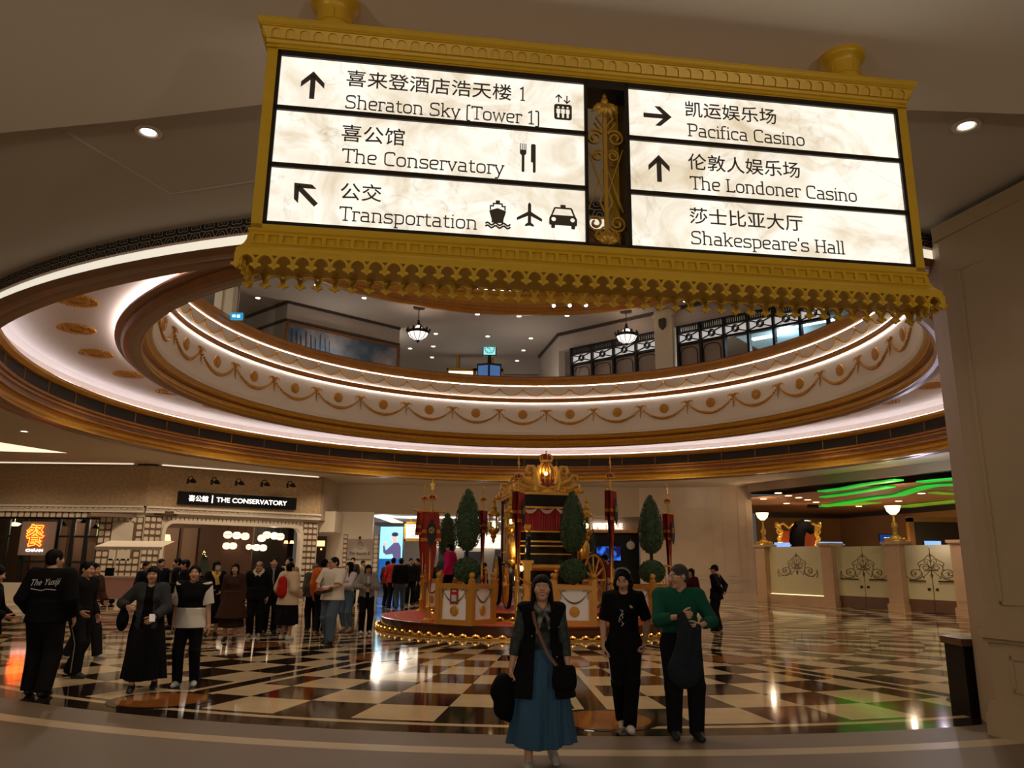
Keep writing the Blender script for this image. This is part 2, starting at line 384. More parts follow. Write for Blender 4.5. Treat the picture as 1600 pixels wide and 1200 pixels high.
plate_round_hole('ceiling', 5.7, 5.95, 13.83, -30, 30, 4.6, 44, M_CEIL, 'plain taupe lobby ceiling round the well')
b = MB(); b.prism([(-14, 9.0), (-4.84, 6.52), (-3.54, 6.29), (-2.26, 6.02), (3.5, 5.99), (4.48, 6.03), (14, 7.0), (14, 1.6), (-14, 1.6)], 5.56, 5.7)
struct(b.build('ceiling_3', M_CEIL_LIT, smooth=0), 'lower ceiling strip over the entrance that carries the sign')
b = MB()
P_ = [at_z(x, y, 5.7) for x, y in ((100, 205), (266, 303), (400, 283))]
b.tube([(p.x, p.y, 5.7) for p in P_], .022, 6, flat=.5); struct(b.build('trim_5', M_CEIL), 'raised seam on the taupe ceiling')

def downlight(p, label, r=.08, pow_=None, col=WARM, grp='downlights in the lobby ceiling'):
    t = thing('ceiling_downlight', label, 'ceiling light', p, 0, grp)
    m = MB(); m.lathe([(r*1.5, 0), (r*1.45, -.012), (r, -.012), (r*.8, .0), (r*.75, .004)], 24); m.build('trim_ring', M_WHITE, t)
    m = MB(); m.lathe([(0, -.004), (r*.8, -.004)], 20); m.build('lens', emat('downlight_lens', (255, 246, 228), 6.), t)
    if pow_: lamp('SPOT', (p[0], p[1], p[2]-.06), pow_, col, .05, spot=2.0)
    return t

# ---------------------------------------------------------------- upper floor seen through the well
plate_round_hole('ceiling_4', 12.5, 12.7, 10.4, -34, 34, -4, 66, mat('upper_ceiling', (196, 186, 174), .85), 'pale ceiling of the upper floor')
plate_round_hole('floor_2', 8.1, 8.35, 10.34, -34, 34, 4.6, 66, mat('upper_floor', (150, 130, 108), .3), 'upper floor round the balcony')
ring('trim_6', [(10.6, 12.5), (10.55, 12.38), (10.4, 12.34), (10.32, 12.36), (10.34, 12.5), (10.28, 12.54), (10.28, 12.62), (10.22, 12.66), (10.22, 12.74), (10.26, 12.8), (10.3, 12.85), (10.3, 13.2), (10.24, 13.24), (10.2, 13.3), (10.24, 13.4), (10.4, 13.42)],
     [M_WOODL, M_GOLD], 'orange wood and gold ring of the upper well', mis=[0]*10+[1]*5)
b = MB(); b.lathe([(10.5, 13.4), (10.45, 14.6), (9.2, 15.6), (6.5, 16.3), (.01, 16.6)], 96)
o = b.build('ceiling_5', mat('dome_plaster', (226, 214, 200), .8)); o.location = RC; struct(o, 'shallow pale dome over the well')
b = MB(); b.lathe([(10.28, 13.45), (10.36, 13.47)], 128); o2 = b.build('cove_strip', M_COVE, o, 0)
# ---------------------------------------------------------------- ground floor walls
def wall_frame(p0, p1):
    "matrix: local x along the wall from p0 to p1, local y into the wall, z up; length"
    p0, p1 = Vector((p0[0], p0[1], 0)), Vector((p1[0], p1[1], 0)); d = (p1-p0); L = d.length; d.normalize(); n = Vector((-d.y, d.x, 0))
    M = Matrix((d, n, (0,0,1))).transposed().to_4x4(); M.translation = p0; return M, L
def on_wall(M, x, y):                                             # survey sight line cut with a wall: local (u, z)
    n = Vector(M.col[1][:3]); p = at_plane(x, y, M.translation, n); q = M.inverted() @ p; return q.x, q.z
M_BRICK = mat('speckled_stone_cladding', (188, 160, 124), .8, noise=(9, .22))
M_WHT = mat('white_joinery', (206, 194, 176), .5)
M_BROWNP = mat('brown_lattice_ground', (104, 78, 56), .6)
M_TILEW = mat('cream_lattice_tile', (205, 192, 172), .35)
M_CAFE = mat('cafe_brown', (92, 64, 44), .7)
F1, L1 = wall_frame((-30, 33), (-15.5, 33)); F2, L2 = wall_frame((-15.5, 33), (-9.2, 37.5))
def tiles(m, u0, u1, z0, z1, p=.27, y=-.03, skip=()):
    m.box((u0, y+.005, z0), (u1, y+.06, z1), 0)
    n = max(1, round((u1-u0)/p)); k = max(1, round((z1-z0)/p)); pu = (u1-u0)/n; pz = (z1-z0)/k; T = m.T
    for i in range(n):
        for j in range(k):
            cu, cz = u0+(i+.5)*pu, z0+(j+.5)*pz
            if any(a < cu < b and c < cz < d for a, b, c, d in skip): continue
            m.T = T @ Matrix.Translation((cu, y, cz)) @ FRONT
            a, b = pu*.39, pu*.26; m.prism([(a,b),(b,a),(-b,a),(-a,b),(-a,-b),(-b,-a),(b,-a),(a,-b)], 0, .02, 1)
    m.T = T
def storefront():
    # facet one: speckled wall, cornice, window strip, lattice
    m = MB(); m.T = F1
    ua, _ = on_wall(F1, 152, 850)
    m.box((0, 0, 3.9), (L1, .4, 5.62), 0)
    m.box((0, -.16, 3.62), (L1, .4, 3.9), 1); m.box((0, -.24, 3.82), (L1, 0, 3.9), 1)
    for k in range(60): m.box((L1-.24*k-.14, -.2, 3.74), (L1-.24*k, -.15, 3.8), 1)
    m.box((0, 0, 3.4), (L1, .3, 3.62), 1); m.box((0, 0, 0), (ua, .3, .7), 1); m.box((ua, .03, 0), (L1, .3, 3.4), 1)
    m.box((0, -.3, 5.62), (L1-.5, -.1, 5.7), 1)
    struct(m.build('wall_left', [M_BRICK, M_WHT], smooth=0), 'speckled stone shopfront wall with white cornice at the left')
    m = MB(); m.T = F1; sk = [(on_wall(F1, 173, 850)[0], on_wall(F1, 206, 850)[0], on_wall(F1, 190, 876)[1], 3.3)]
    tiles(m, ua, L1-.02, .9, 3.45, skip=sk); m.box((sk[0][0], -.05, sk[0][2]), (sk[0][1], 0, 3.25), 2)
    struct(m.build('trim_7', [M_BROWNP, M_TILEW, M_WHT], smooth=0), 'cream square lattice tiles round a blank panel beside the window')
    m = MB(); m.T = F1; tiles(m, 0, ua, 3.38, 3.62, .27)
    struct(m.build('trim_8', [M_BROWNP, M_TILEW], smooth=0), 'narrow frieze of lattice tiles over the window')
    # window: dark frame with the room behind
    m = MB(); m.T = F1; u = 0
    for x in (-60, 6, 34, 86, 109, 131, 152):
        u = on_wall(F1, x, 850)[0]; m.box((u-.07, .05, .7), (u+.07, .2, 3.38), 0)
    u0 = on_wall(F1, -60, 850)[0]
    for z in (.7, 1.55, 2.6, 3.36): m.box((u0, .06, z-.04), (ua, .18, z+.04), 0)
    w = struct(m.build('window_1', M_IRON, smooth=0), 'dark framed cafe window on the left')
    m = MB(); m.T = F1; m.box((u0, .12, .7), (ua, .13, 3.36)); m.build('pane', M_GLASS, w, 0)
    m = MB(); m.T = F1                                            # cafe room behind both facets
    m.box((0, 5.0, 0), (L1+3, 5.2, 3.7), 0); m.box((0, .3, 3.55), (L1+1, 5, 3.7), 0); m.box((0, .3, -.05), (L1, 5, .0), 0)
    for k in range(9): m.box((u0+k*.9, 4.9, 1.2), (u0+k*.9+.7, 5, 3.2), 1)
    for x in (93, 115, 134): uu = on_wall(F1, x, 850)[0]; m.box((uu-.4, 3.6, 2.75), (uu+.4, 3.7, 3.3), 2)
    struct(m.build('wall_cafe', [M_CAFE, mat('cafe_panel', (128, 96, 70), .6), emat('lit_green_pane', (150, 160, 110), .35)], smooth=0), 'brown panelled back wall inside the cafe')
    uu = on_wall(F1, 102, 842)[0]
    m = MB(); m.T = F1; m.box((uu, 3, on_wall(F1, 102, 843)[1]-.06), (uu+1.4, 3.06, on_wall(F1, 102, 839)[1])); tag(m.build('shelf_light', emat('shelf_light', (240, 225, 215), 1.0), None, 0), 'long white strip light behind the cafe window', 'light')
    m = MB(); m.T = F1; uu = on_wall(F1, 139, 842)[0]; m.box((uu, 2.9, on_wall(F1, 139, 842)[1]), (uu+.38, 3.0, on_wall(F1, 139, 837)[1])); tag(m.build('shelf_light', emat('shelf_light', (240, 225, 215), 1.0), None, 0), 'short white light box beside the lattice tiles', 'light')
    for x, y, l in ((98, 821, 'black cone spotlight first from the neon sign'), (131, 817, 'black cone spotlight in the middle behind the cafe window'), (149, 826, 'black cone spotlight next to the lattice tiles')):
        p = at_y(x, y, 33.6); t = MB(); t.cone(p, p+Vector((0, 0, .16)), .17, .03, 10); t.cone(p+Vector((0,0,.16)), (p.x, p.y, 3.56), .015); tag(t.build('spot_lamp', M_BLACK), l, 'lamp', 'cone spotlights behind the cafe window')
    p = at_y(23, 818, 34); m = MB(); m.lathe([(0, -.12), (.15, -.11), (.26, 0), (.1, .05), (0, .06)], 20, p); m.cone(p, (p.x, p.y, 3.56), .012)
    tag(m.build('pendant_lamp', emat('pendant_white', (255, 225, 190), 1.6)), 'white dish pendant at the top of the cafe window', 'lamp')
    # neon sign
    t = thing('neon_sign', 'grey sign panel with orange neon character in the cafe window', 'sign', (0, 0, 0))
    a, b = on_wall(F1, 38, 815), on_wall(F1, 84, 868); m = MB(); m.T = F1; m.box((a[0], -.12, b[1]), (b[0], -.05, a[1])); m.build('panel', mat('grey_panel', (128, 108, 98), .6), t, 0)
    vs, fs = text_vf('餐', 1, .03, offset=-.0); cu = bpy.data.curves.new('n', 'FONT'); cu.body = '餐'; cu.size = 1; cu.fill_mode = 'NONE'; cu.bevel_depth = .022; cu.bevel_resolution = 1; cu.offset = .02
    ob = bpy.data.objects.new('n', cu); COL.objects.link(ob); me = bpy.data.meshes.new_from_object(ob.evaluated_get(bpy.context.evaluated_depsgraph_get()))
    nv = [tuple(v.co) for v in me.vertices]; nf = [tuple(p.vertices) for p in me.polygons]; bpy.data.objects.remove(ob)
    g0, g1 = on_wall(F1, 41, 855), on_wall(F1, 76, 819)
    mm = MB(); mm.T = F1 @ Matrix.Translation((0, -.17, 0)) @ FRONT; mm.add(fit_text(nv, g0[0], g1[0], g0[1], g1[1]), nf); mm.build('neon_tube', emat('neon_orange', (255, 120, 40), 4.), t, 0)
    mm = MB(); mm.T = F1 @ Matrix.Translation((0, -.13, 0)) @ FRONT; mm.add(fit_text(vs, g0[0], g1[0], g0[1], g1[1]), fs); mm.build('character', emat('neon_red', (200, 60, 15), .5), t, 0)
    vs, fs = text_vf('CHÁAN', 1, .03, offset=.01); g0, g1 = on_wall(F1, 43, 862), on_wall(F1, 70, 857)
    mm = MB(); mm.T = F1 @ Matrix.Translation((0, -.14, 0)) @ FRONT; mm.add(fit_text(vs, g0[0], g1[0], g0[1], g1[1]), fs); mm.build('lettering', emat('white_letter', (255, 246, 235), 2.2), t, 0)
    # facet two: wall with the big arch
    A0, A1 = on_wall(F2, 256, 850)[0], on_wall(F2, 468, 850)[0]; Z1 = on_wall(F2, 360, 821)[1]
    m = MB(); m.T = F2
    m.box((0, 0, 3.9), (L2, .4, 5.62), 0); m.box((0, -.16, 3.62), (L2, .4, 3.9), 1); m.box((0, -.24, 3.82), (L2, 0, 3.9), 1)
    for k in range(31): m.box((.24*k, -.2, 3.74), (.24*k+.14, -.15, 3.8), 1)
    m.box((.3, -.3, 5.62), (L2-.2, -.1, 5.7), 1)
    T = m.T; m.T = T @ Matrix.Translation((0, .1, 0)) @ FRONT
    arch = rounded([(A0, 0), (A0, Z1), (A1, Z1), (A1, 0)], .42, n=8)
    m.prism([[(0, 0)]+[(0, 3.62), (L2, 3.62), (L2, 0)]+arch[::-1]], -.25, .0, 1)
    arco = rounded([(A0-.14, 0), (A0-.14, Z1+.14), (A1+.14, Z1+.14), (A1+.14, 0)], .5, n=8); m.prism([arco+arch[::-1]], 0, .2, 1); m.T = T
    struct(m.build('wall_left_arch', [M_BRICK, M_WHT], smooth=0), 'speckled stone wall with wide round cornered opening into the restaurant')
    m = MB(); m.T = F2 @ Matrix.Translation((0, .1, 0)); tiles(m, .04, A0-.16, .2, 3.5); tiles(m, A1+.16, L2-.05, .2, 3.5)
    tiles(m, A0-.16, A1+.16, Z1+.15, 3.5, .18)
    struct(m.build('trim_9', [M_BROWNP, M_TILEW], smooth=0), 'cream square lattice tiles round the restaurant opening')
    cv = MB(); cv.T = F1; cv.box((0, -.32, 5.63), (L1-.6, -.3, 5.67)); cv.T = F2; cv.box((.4, -.32, 5.63), (L2-.3, -.3, 5.67)); struct(cv.build('trim_10', emat('cove_soft', (255, 236, 214), 1.0), None, 0), 'lit slot along the top of the shopfront')
    m = MB(); m.T = F2
    m.box((-2, 6, 0), (L2+1, 6.2, 3.8), 0); m.box((-2, .2, 3.4), (L2, 6, 3.55), 1); m.box((A1-1.3, 3.0, 0), (A1+.5, 3.2, 3.4), 2)
    for k in range(14): m.box((A0+.3+k*.42, 5.8, .9), (A0+.34+k*.42, 5.9, 3.2), 2)
    for z in (1.3, 1.9, 2.5): m.box((A0, 5.6, z), (A1-1.3, 5.9, z+.05), 2)
    struct(m.build('wall_restaurant', [M_CAFE, mat('restaurant_ceiling', (120, 96, 76), .7), mat('black_booth', (24, 20, 17), .6)], smooth=0), 'dim shelved back wall inside the restaurant')
    for i in range(16):
        q = F2 @ Vector((A0+.5+(i % 8)*.6, 5.7, 1.36+.6*(i//8))); bt = MB(); bt.lathe([(0, 0), (.05, 0), (.05, .2), (.02, .27), (.02, .34), (0, .34)], 8, q)
        tag(bt.build('bottle', mat('bottle_glass', (90, 84, 60), .15)), 'bottle on the restaurant back shelf', 'bottle', 'bottles on the restaurant shelves')
    # lanterns
    pts = [(356,835.6),(370,836.7),(383,838),(409,841),(417,836),(429,837.5),(438,838.6),(354,853),(364,853),(378,854),(390,854.7),(401,855.5),(411,856),(418,846)]
    for i, (x, y) in enumerate(pts):
        dp = (1.4 if i < 7 else 2.5)+.42*(i % 2)+(.9 if i == 13 else 0)
        p = at_plane(x, y, (F2 @ Vector((0, dp, 0))), F2.col[1].to_3d()); r = .2 if i < 7 else .19
        t = thing('paper_lantern', ('round paper lantern in the upper row, %s' if i < 7 else 'round paper lantern in the lower row, %s') % ['first from the lampshade end','second from the lampshade end','third from the lampshade end','smallest of the right cluster','topmost of the right cluster','middle of the right cluster','last before the black booth','first under the upper row','second under the upper row','third under the upper row','fourth under the upper row','fifth under the upper row','sixth under the upper row','small one hung between the two rows'][i], 'lantern', p, 0, 'paper lanterns in the restaurant')
        m = MB(); m.lathe([(0, -r*.85), (r*.5, -r*.8), (r*.9, -r*.45), (r, 0), (r*.9, r*.45), (r*.5, r*.8), (0, r*.85)], 16); m.build('shade', emat('lantern_paper', (255, 226, 196), 1.5), t)
        m = MB(); m.cone((0, 0, r*.8), (0, 0, 3.4-p.z), .012, .012, 5); m.lathe([(r*1.01, -.008), (r*1.01, .008)], 16); m.build('cord', M_BLACK, t)
    for x, y, l in ((260, 840, 'cream lampshade at the left jamb of the restaurant opening'), (447, 847, 'small glowing wall lamp on the black booth, left of a pair'), (456, 847, 'small glowing wall lamp on the black booth, right of a pair')):
        p = at_plane(x, y, (F2 @ Vector((0, 1.2 if x < 300 else 2.9, 0))), F2.col[1].to_3d()); k = 1. if x < 300 else .55
        m = MB(); m.lathe([(.2*k, -.13*k), (.14*k, .13*k), (.0, .14*k)], 14, p); tag(m.build('lamp_shade', emat('lamp_shade', (255, 205, 150), 1.8)), l, 'lamp')
    # small lit tree and bar glitter
    p = at_plane(318, 884, (F2 @ Vector((0, 1.6, 0))), F2.col[1].to_3d())
    t = thing('decorated_tree', 'small tree with warm fairy lights inside the restaurant', 'tree', (p.x, p.y, .9))
    m = MB(); m.lathe([(0, 0), (.33, .1), (.24, .6), (.0, 1.3)], 14); m.build('foliage', mat('tree_dark', (26, 34, 22), .8), t)
    m = MB()
    for i in range(60): a = random.random()*6.28; z = .1+random.random()*1.1; r = .36*(1-z/1.35); m.ball((r*math.cos(a), r*math.sin(a), z), .018, 5, 4)
    m.build('fairy_lights', emat('fairy_light', (255, 214, 130), 5.), t)
    m = MB(); m.lathe([(0, -.9), (.3, -.9), (.3, -.05), (0, 0)], 14); m.build('stand', M_BLACK, t)
    # fascia sign and its lamps
    a, b = on_wall(F2, 278, 767.5), on_wall(F2, 461, 797); t = thing('shop_sign', 'black fascia sign with lit white letters above the restaurant opening', 'sign', F2 @ Vector(((a[0]+b[0])/2, -.05, b[1])))
    z0, z1 = on_wall(F2, 278, 787.5)[1], a[1]; W = b[0]-a[0]; R = F2.to_3x3().to_4x4()
    m = MB(); m.T = R; m.box((-W/2, -.08, z0-b[1]), (W/2, .04, z1-b[1])); m.build('board', M_BLACK, t, 0)
    m = MB(); m.T = R @ Matrix.Translation((0, -.1, z0-b[1])) @ FRONT; h = z1-z0; fu = lambda x: on_wall(F2, x, 780)[0]-(a[0]+b[0])/2
    for s, x0, x1, k0, k1 in (('喜公館', 293.5, 324, .26, .74), ('THE CONSERVATORY', 337, 447, .3, .68)):
        vs, fs = text_vf(s, 1, .03, offset=.005); m.add(fit_text(vs, fu(x0), fu(x1), h*k0, h*k1), fs)
    m.box((fu(330.5)-.02, h*.2, -.015), (fu(330.5)+.02, h*.8, .015)); m.build('lettering', emat('white_letter', (255, 246, 235), 2.2), t, 0)
    for i, x in enumerate((297, 334, 372, 412, 452)):
        u, z = on_wall(F2, x, 756+i*1.6); p = F2 @ Vector((u, 0, z))
        l = thing('sign_lamp', 'black gooseneck lamp over the fascia sign, %s' % ['above its first character', 'above the upright bar', 'above its first word', 'above the middle of the long word', 'above its last letters'][i], 'lamp', p, 0, 'gooseneck lamps over the fascia sign')
        m = MB(); m.T = R; m.tube([(-.1, 0, .12), (-.1, -.12, .28), (-.02, -.3, .3), (0, -.42, .14)], .02, 6); m.bbox((-.1, .0, .1), (.1, .06, .22)); m.build('arm', M_BLACK, l)
        m = MB(); m.T = R @ Matrix.Translation((0, -.44, .1)) @ Matrix.Rotation(.5, 4, 'X'); m.lathe([(.0, .1), (.05, .09), (.17, -.04), (.16, -.045)], 16); m.build('shade', M_DKBRONZE, l)
        m = MB(); m.T = R; m.ball((0, -.43, .06), .05, 8, 6); m.build('bulb', emat('bulb_warm', (255, 220, 170), 6.), l)
        q = p+R.to_3x3() @ Vector((0, -.42, .0)); lamp('SPOT', q, 14, WARM, .04, spot=1.8)
    # ceiling slot lights
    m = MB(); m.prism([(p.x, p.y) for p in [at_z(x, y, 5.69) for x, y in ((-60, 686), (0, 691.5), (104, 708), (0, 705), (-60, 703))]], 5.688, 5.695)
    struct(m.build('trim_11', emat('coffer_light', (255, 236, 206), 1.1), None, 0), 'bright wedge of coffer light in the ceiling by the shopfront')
storefront()

def kiosk():
    p = at_y(203, 925, 30.5); t = thing('dessert_cart', 'pink cart on wheels under a scalloped white awning', 'cart', (p.x, p.y, 0))
    m = MB(); m.box((-.95, -.35, .22), (1.1, .35, 1.0)); m.build('body', mat('pink_cart', (196, 150, 140), .5), t)
    m = MB(); m.box((-1.0, -.4, 1.0), (1.15, .4, 1.06)); m.build('top', M_WHT, t)
    for x in (-.8, .95):
        for y in (-.28, .28): m = MB(); m.T = Matrix.Translation((x, y, .12)) @ Matrix.Rotation(PI/2, 4, 'X'); m.lathe([(0, -.03), (.12, -.03), (.12, .03), (0, .03)], 14); m.build('wheel', M_BLACK, t)
    for x in (-.85, 1.0): m = MB(); m.cone((x, .3, 1.0), (x, .3, 2.35), .025); m.build('post', M_WHT, t)
    m = MB(); m.add([(-1.2, -.7, 2.15), (1.35, -.7, 2.15), (1.35, .4, 2.4), (-1.2, .4, 2.4)], [(0,1,2,3)])
    n = 12
    for i in range(n):
        a = -1.2+2.55*i/n; b = -1.2+2.55*(i+1)/n; m.add([(a, -.7, 2.15), (b, -.7, 2.15), (b, -.7, 2.06), ((a+b)/2, -.7, 2.01), (a, -.7, 2.06)], [(4,3,2,1,0)])
    m.build('awning', M_WHT, t, 0)
    q = at_y(172, 886, 30.3); m = MB(); m.box((q.x-.16, q.y-.02, 1.06), (q.x+.16, q.y+.06, 1.36)); m.box((q.x-.05, q.y, 1.062), (q.x+.05, q.y+.05, 1.1)); tag(m.build('menu_stand', M_BLACK, None, 0), 'small black menu board on the pink cart', 'sign')
kiosk()

# ---------------------------------------------------------------- passage at the back and the shop beside it
def passage():
    m = MB(); m.box((-10.6, 41, 4.18), (6.9, 41.4, 5.7)); m.box((-9.32, 37.55, 3.62), (-9.1, 41, 5.7)); struct(m.build('wall_back', mat('taupe_wall', (166, 146, 122), .8), None, 0), 'plain taupe bulkhead over the passage')
    # emblem wall and slanted soffit at the left of the passage
    F, L = wall_frame((-10.4, 40), (-7.05, 40)); m = MB(); m.T = F
    m.box((0, 0, 0), (L, .3, 4.2), 0); m.box((0, -.3, 3.1), (L*.3, 0, 3.9), 0)
    struct(m.build('wall_emblem', [M_WHT], None, 0), 'white wall with lattice border beside the passage')
    a, b = on_wall(F, 544, 842), on_wall(F, 582, 873.5); m = MB(); m.T = F; u0, u1 = on_wall(F, 537, 842)[0], on_wall(F, 592, 842)[0]
    tiles(m, u0, a[0]-.02, 1.2, 3.05, .24); tiles(m, b[0]+.02, u1, 1.2, 3.05, .24); struct(m.build('trim_12', [M_BROWNP, M_TILEW], None, 0), 'lattice tile border of the emblem wall')
    t = thing('wall_plaque', 'grey restaurant plaque with ringed emblem on the lattice wall', 'sign', F @ Vector(((a[0]+b[0])/2, -.06, b[1]))); W = b[0]-a[0]; H = a[1]-b[1]
    m = MB(); m.box((-W/2, -.03, 0), (W/2, .05, H)); m.build('board', mat('plaque_grey', (150, 138, 126), .6), t, 0)
    m = MB(); m.T = Matrix.Translation((0, -.04, 0)) @ FRONT; m.stroke(circ(0, H*.66, .16), .02, 0, .01, True); vs, fs = text_vf('23', 1, .01); m.add(fit_text(vs, -.08, .08, H*.66-.07, H*.66+.07), fs); m.build('emblem', mat('plaque_ink', (60, 52, 46), .6), t, 0); m = MB(); m.T = Matrix.Translation((0, -.04, 0)) @ FRONT
    vs, fs = text_vf('Dim Bourdin B', 1, .01); m.add(fit_text(vs, -.5, .5, H*.2, H*.36), fs); m.build('lettering', mat('plaque_ink', (60, 52, 46), .6), t, 0)
    m = MB(); m.ball((0, -.2, H+.06), .07, 8, 6); m.cone((0, 0, H+.06), (0, -.2, H+.06), .02); m.build('lamp_head', M_BLACK, t)
    lamp('SPOT', F @ Vector(((a[0]+b[0])/2, -.5, b[1]+H+.25)), 30, WARM, .05, spot=1.5)
    # door bay between arch and emblem wall
    m = MB(); m.box((-9.35, 38.2, 3.1), (-8.6, 40, 4.1), 0); struct(m.build('trim_13', M_WHT, None, 0), 'white boxed cornice over the side entrance')
    m = MB(); m.box((-10.2, 39.8, 1.3), (-9.35, 39.95, 2.95)); o = struct(m.build('window_2', mat('side_window_dark', (40, 28, 22), .3), None, 0), 'dark side window with glowing lamps')
    m = MB(); m.box((-10.15, 39.7, 2.45), (-9.4, 39.78, 2.72)); m.ball((-10, 39.7, 2.3), .05); m.ball((-9.55, 39.7, 2.3), .05); m.build('lamp_glow', emat('window_glow', (255, 210, 150), 1.6), o)
    # passage shell
    m = MB(); m.box((-9.6, 40.3, 0), (-9.3, 66, 4.6), 0); m.box((2.6, 42.3, 0), (3.0, 66, 4.6), 0); m.box((-9.6, 62, 0), (3.5, 62.3, 4.6), 1)
    struct(m.build('wall_passage', [mat('passage_white', (206, 204, 206), .5), mat('passage_end', (214, 204, 190), .5)], None, 0), 'white passage walls leading off behind the platform')
    m = MB(); m.box((-9.6, 41.05, 4.2), (3.5, 62, 4.4)); struct(m.build('ceiling_6', mat('passage_ceiling', (190, 186, 186), .7), None, 0), 'white passage ceiling')
    m = MB(); m.box((-7.6, 43.2, 4.17), (-2.5, 44.4, 4.21)); m.box((-7.6, 43.2, 4.17), (-6.9, 50, 4.21)); m.box((-2.2, 47, 4.17), (2, 47.5, 4.21)); struct(m.build('trim_14', emat('passage_cove', (255, 238, 214), 2.4), None, 0), 'lit cove in the passage ceiling')
    for x0, x1, z1, nm in ((-5.6, -4.4, 2.6, 1), (-3.6, -2.2, 2.6, 2), (-1.2, .4, 2.8, 3)):
        m = MB(); m.box((x0, 61.7, 0), (x1, 62, z1), 0); o = struct(m.build('door_%d' % nm, mat('dark_door', (70, 62, 60), .3), None, 0), 'dark glass shop door at the end of the passage')
    m = MB(); m.box((-5.8, 61.6, 2.9), (1.2, 61.9, 3.9)); struct(m.build('window_3', emat('lit_shop', (255, 240, 220), 1.2), None, 0), 'lit shop front band at the end of the passage')
    m = MB(); m.box((3.1, 44, .4), (3.2, 54, 3.6)); struct(m.build('window_4', emat('lit_shop_side', (220, 226, 255), .9), None, 0), 'lit shop window along the passage')
    # advertising light box: generic portrait
    p0, p1 = at_y(595, 823, 50), at_y(626.5, 910, 50); W = p1.x-p0.x; H = p0.z-p1.z
    t = thing('advertising_light_box', 'tall light box with a blue portrait poster in the passage', 'sign', ((p0.x+p1.x)/2, 50, p1.z))
    m = MB(); m.box((-W/2-.05, .01, -p1.z), (W/2+.05, .3, H+.05)); m.build('case', mat('case_blue', (40, 90, 140), .4), t, 0)
    m = MB(); m.box((-W/2, -.02, H*.42), (W/2, .01, H)); m.build('screen', emat('screen_cyan', (150, 226, 255), 1.15), t, 0)
    m = MB(); m.box((-W/2, -.02, 0), (W/2, .01, H*.42)); m.build('lower_screen', emat('screen_blue', (10, 92, 170), .8), t, 0)
    m = MB(); m.T = Matrix.Translation((.1, -.03, H*.42)) @ FRONT
    m.prism([(.55, 0), (.52, .75), (.38, 1.0), (.1, 1.05), (-.12, .8), (-.42, .52), (-.5, .75), (-.36, .85), (-.42, .95), (-.62, .82), (-.58, .38), (-.4, .24), (0, .3), (.1, 0)], 0, .006, 0)
    m.prism(circ(.1, 1.33, .2, 18, ry=.28), 0, .008, 1); m.prism([(-.02, 1.0), (.24, 1.0), (.26, 1.2), (0, 1.2)], 0, .007, 1); m.prism(circ(.12, 1.52, .22, 16, ry=.14), 0, .01, 2); m.prism(circ(-.5, .9, .13, 12), 0, .008, 1)
    m.build('portrait', [emat('poster_shirt', (92, 84, 128), .9), emat('poster_skin', (226, 190, 190), .9), emat('poster_hair', (40, 44, 80), .9)], t, 0)
    # hanging guide sign in the passage
    a, b = at_y(632, 815, 46), at_y(703, 846, 46); W = b.x-a.x; H = a.z-b.z
    t = thing('hanging_sign', 'smaller gold framed guide sign hanging in the passage', 'sign', ((a.x+b.x)/2, 46, b.z))
    m = MB(); m.box((-W/2, 0, 0), (W/2, .3, .12)); m.box((-W/2, 0, H-.12), (W/2, .3, H)); m.box((-W/2, 0, 0), (-W/2+.1, .3, H)); m.box((W/2-.1, 0, 0), (W/2, .3, H)); m.box((-.08, 0, 0), (.08, .3, H)); m.build('frame', M_GOLD, t, 0)
    for s in (-1, 1): m = MB(); m.cone((s*W*.36, .15, H), (s*W*.36, .15, 4.3-b.z), .09); m.build('post', M_GOLD, t)
    for s in (-1, 1):
        for k in range(3):
            x0 = .1 if s > 0 else -W/2+.12; x1 = W/2-.12 if s > 0 else -.1; h = (H-.28)/3; z = .14+k*h
            m = MB(); m.box((x0, -.02, z+.02), (x1, .2, z+h-.02)); pn = m.build('panel', emat('sign_panel_small', (255, 244, 222), 1.15), t, 0)
            m = MB()
            for q in range(5): m.box((x0+.35+.1*q, -.03, z+h*.4), (x0+.41+.1*q, -.02, z+h*.62))
            m.build('lettering', mat('plaque_ink', (60, 52, 46), .6), pn, 0)
    # shop with black front
    m = MB(); m.box((3.0, 42, 0), (6.9, 42.3, 3.36), 0); m.box((3.0, 41.7, 3.36), (6.9, 42.1, 3.5), 1); m.box((3.0, 41.9, 3.5), (6.9, 42.3, 4.2), 2)
    struct(m.build('wall_shop', [M_BLACK, M_WOODL, mat('taupe_wall', (166, 146, 122), .8)], None, 0), 'black shop front with wooden lintel behind the platform')
    t = thing('shop_lettering', 'lit white raised letters over the black shop front', 'sign', (4.4, 41.9, 3.55))
    vs, fs = text_vf('KINGS', 1, .1, offset=.012); m = MB(); m.T = Matrix.Translation((-4.4, -.12, -3.55)) @ FRONT; q = lambda x: at_y(x, 822, 41.78).x
    za, zb = at_y(930, 826.3, 41.78).z, at_y(930, 817.6, 41.78).z
    m.add(fit_text(vs, q(881), q(919.5), za, zb), fs); vs, fs = text_vf('LIFESTYLE', 1, .1, offset=.012); m.add(fit_text(vs, q(921.5), q(972.5), za, zb), fs); m.build('lettering', emat('white_letter_b', (255, 240, 235), 3.), t, 0)
    a, b = at_y(931, 852.5, 41.9), at_y(971, 877, 41.9); t = thing('television', 'wall television showing a blue picture on the black shop front', 'television', ((a.x+b.x)/2, 41.94, b.z)); W = b.x-a.x; H = a.z-b.z
    m = MB(); m.box((-W/2, -.06, 0), (W/2, .05, H)); m.build('case', M_BLACK, t, 0)
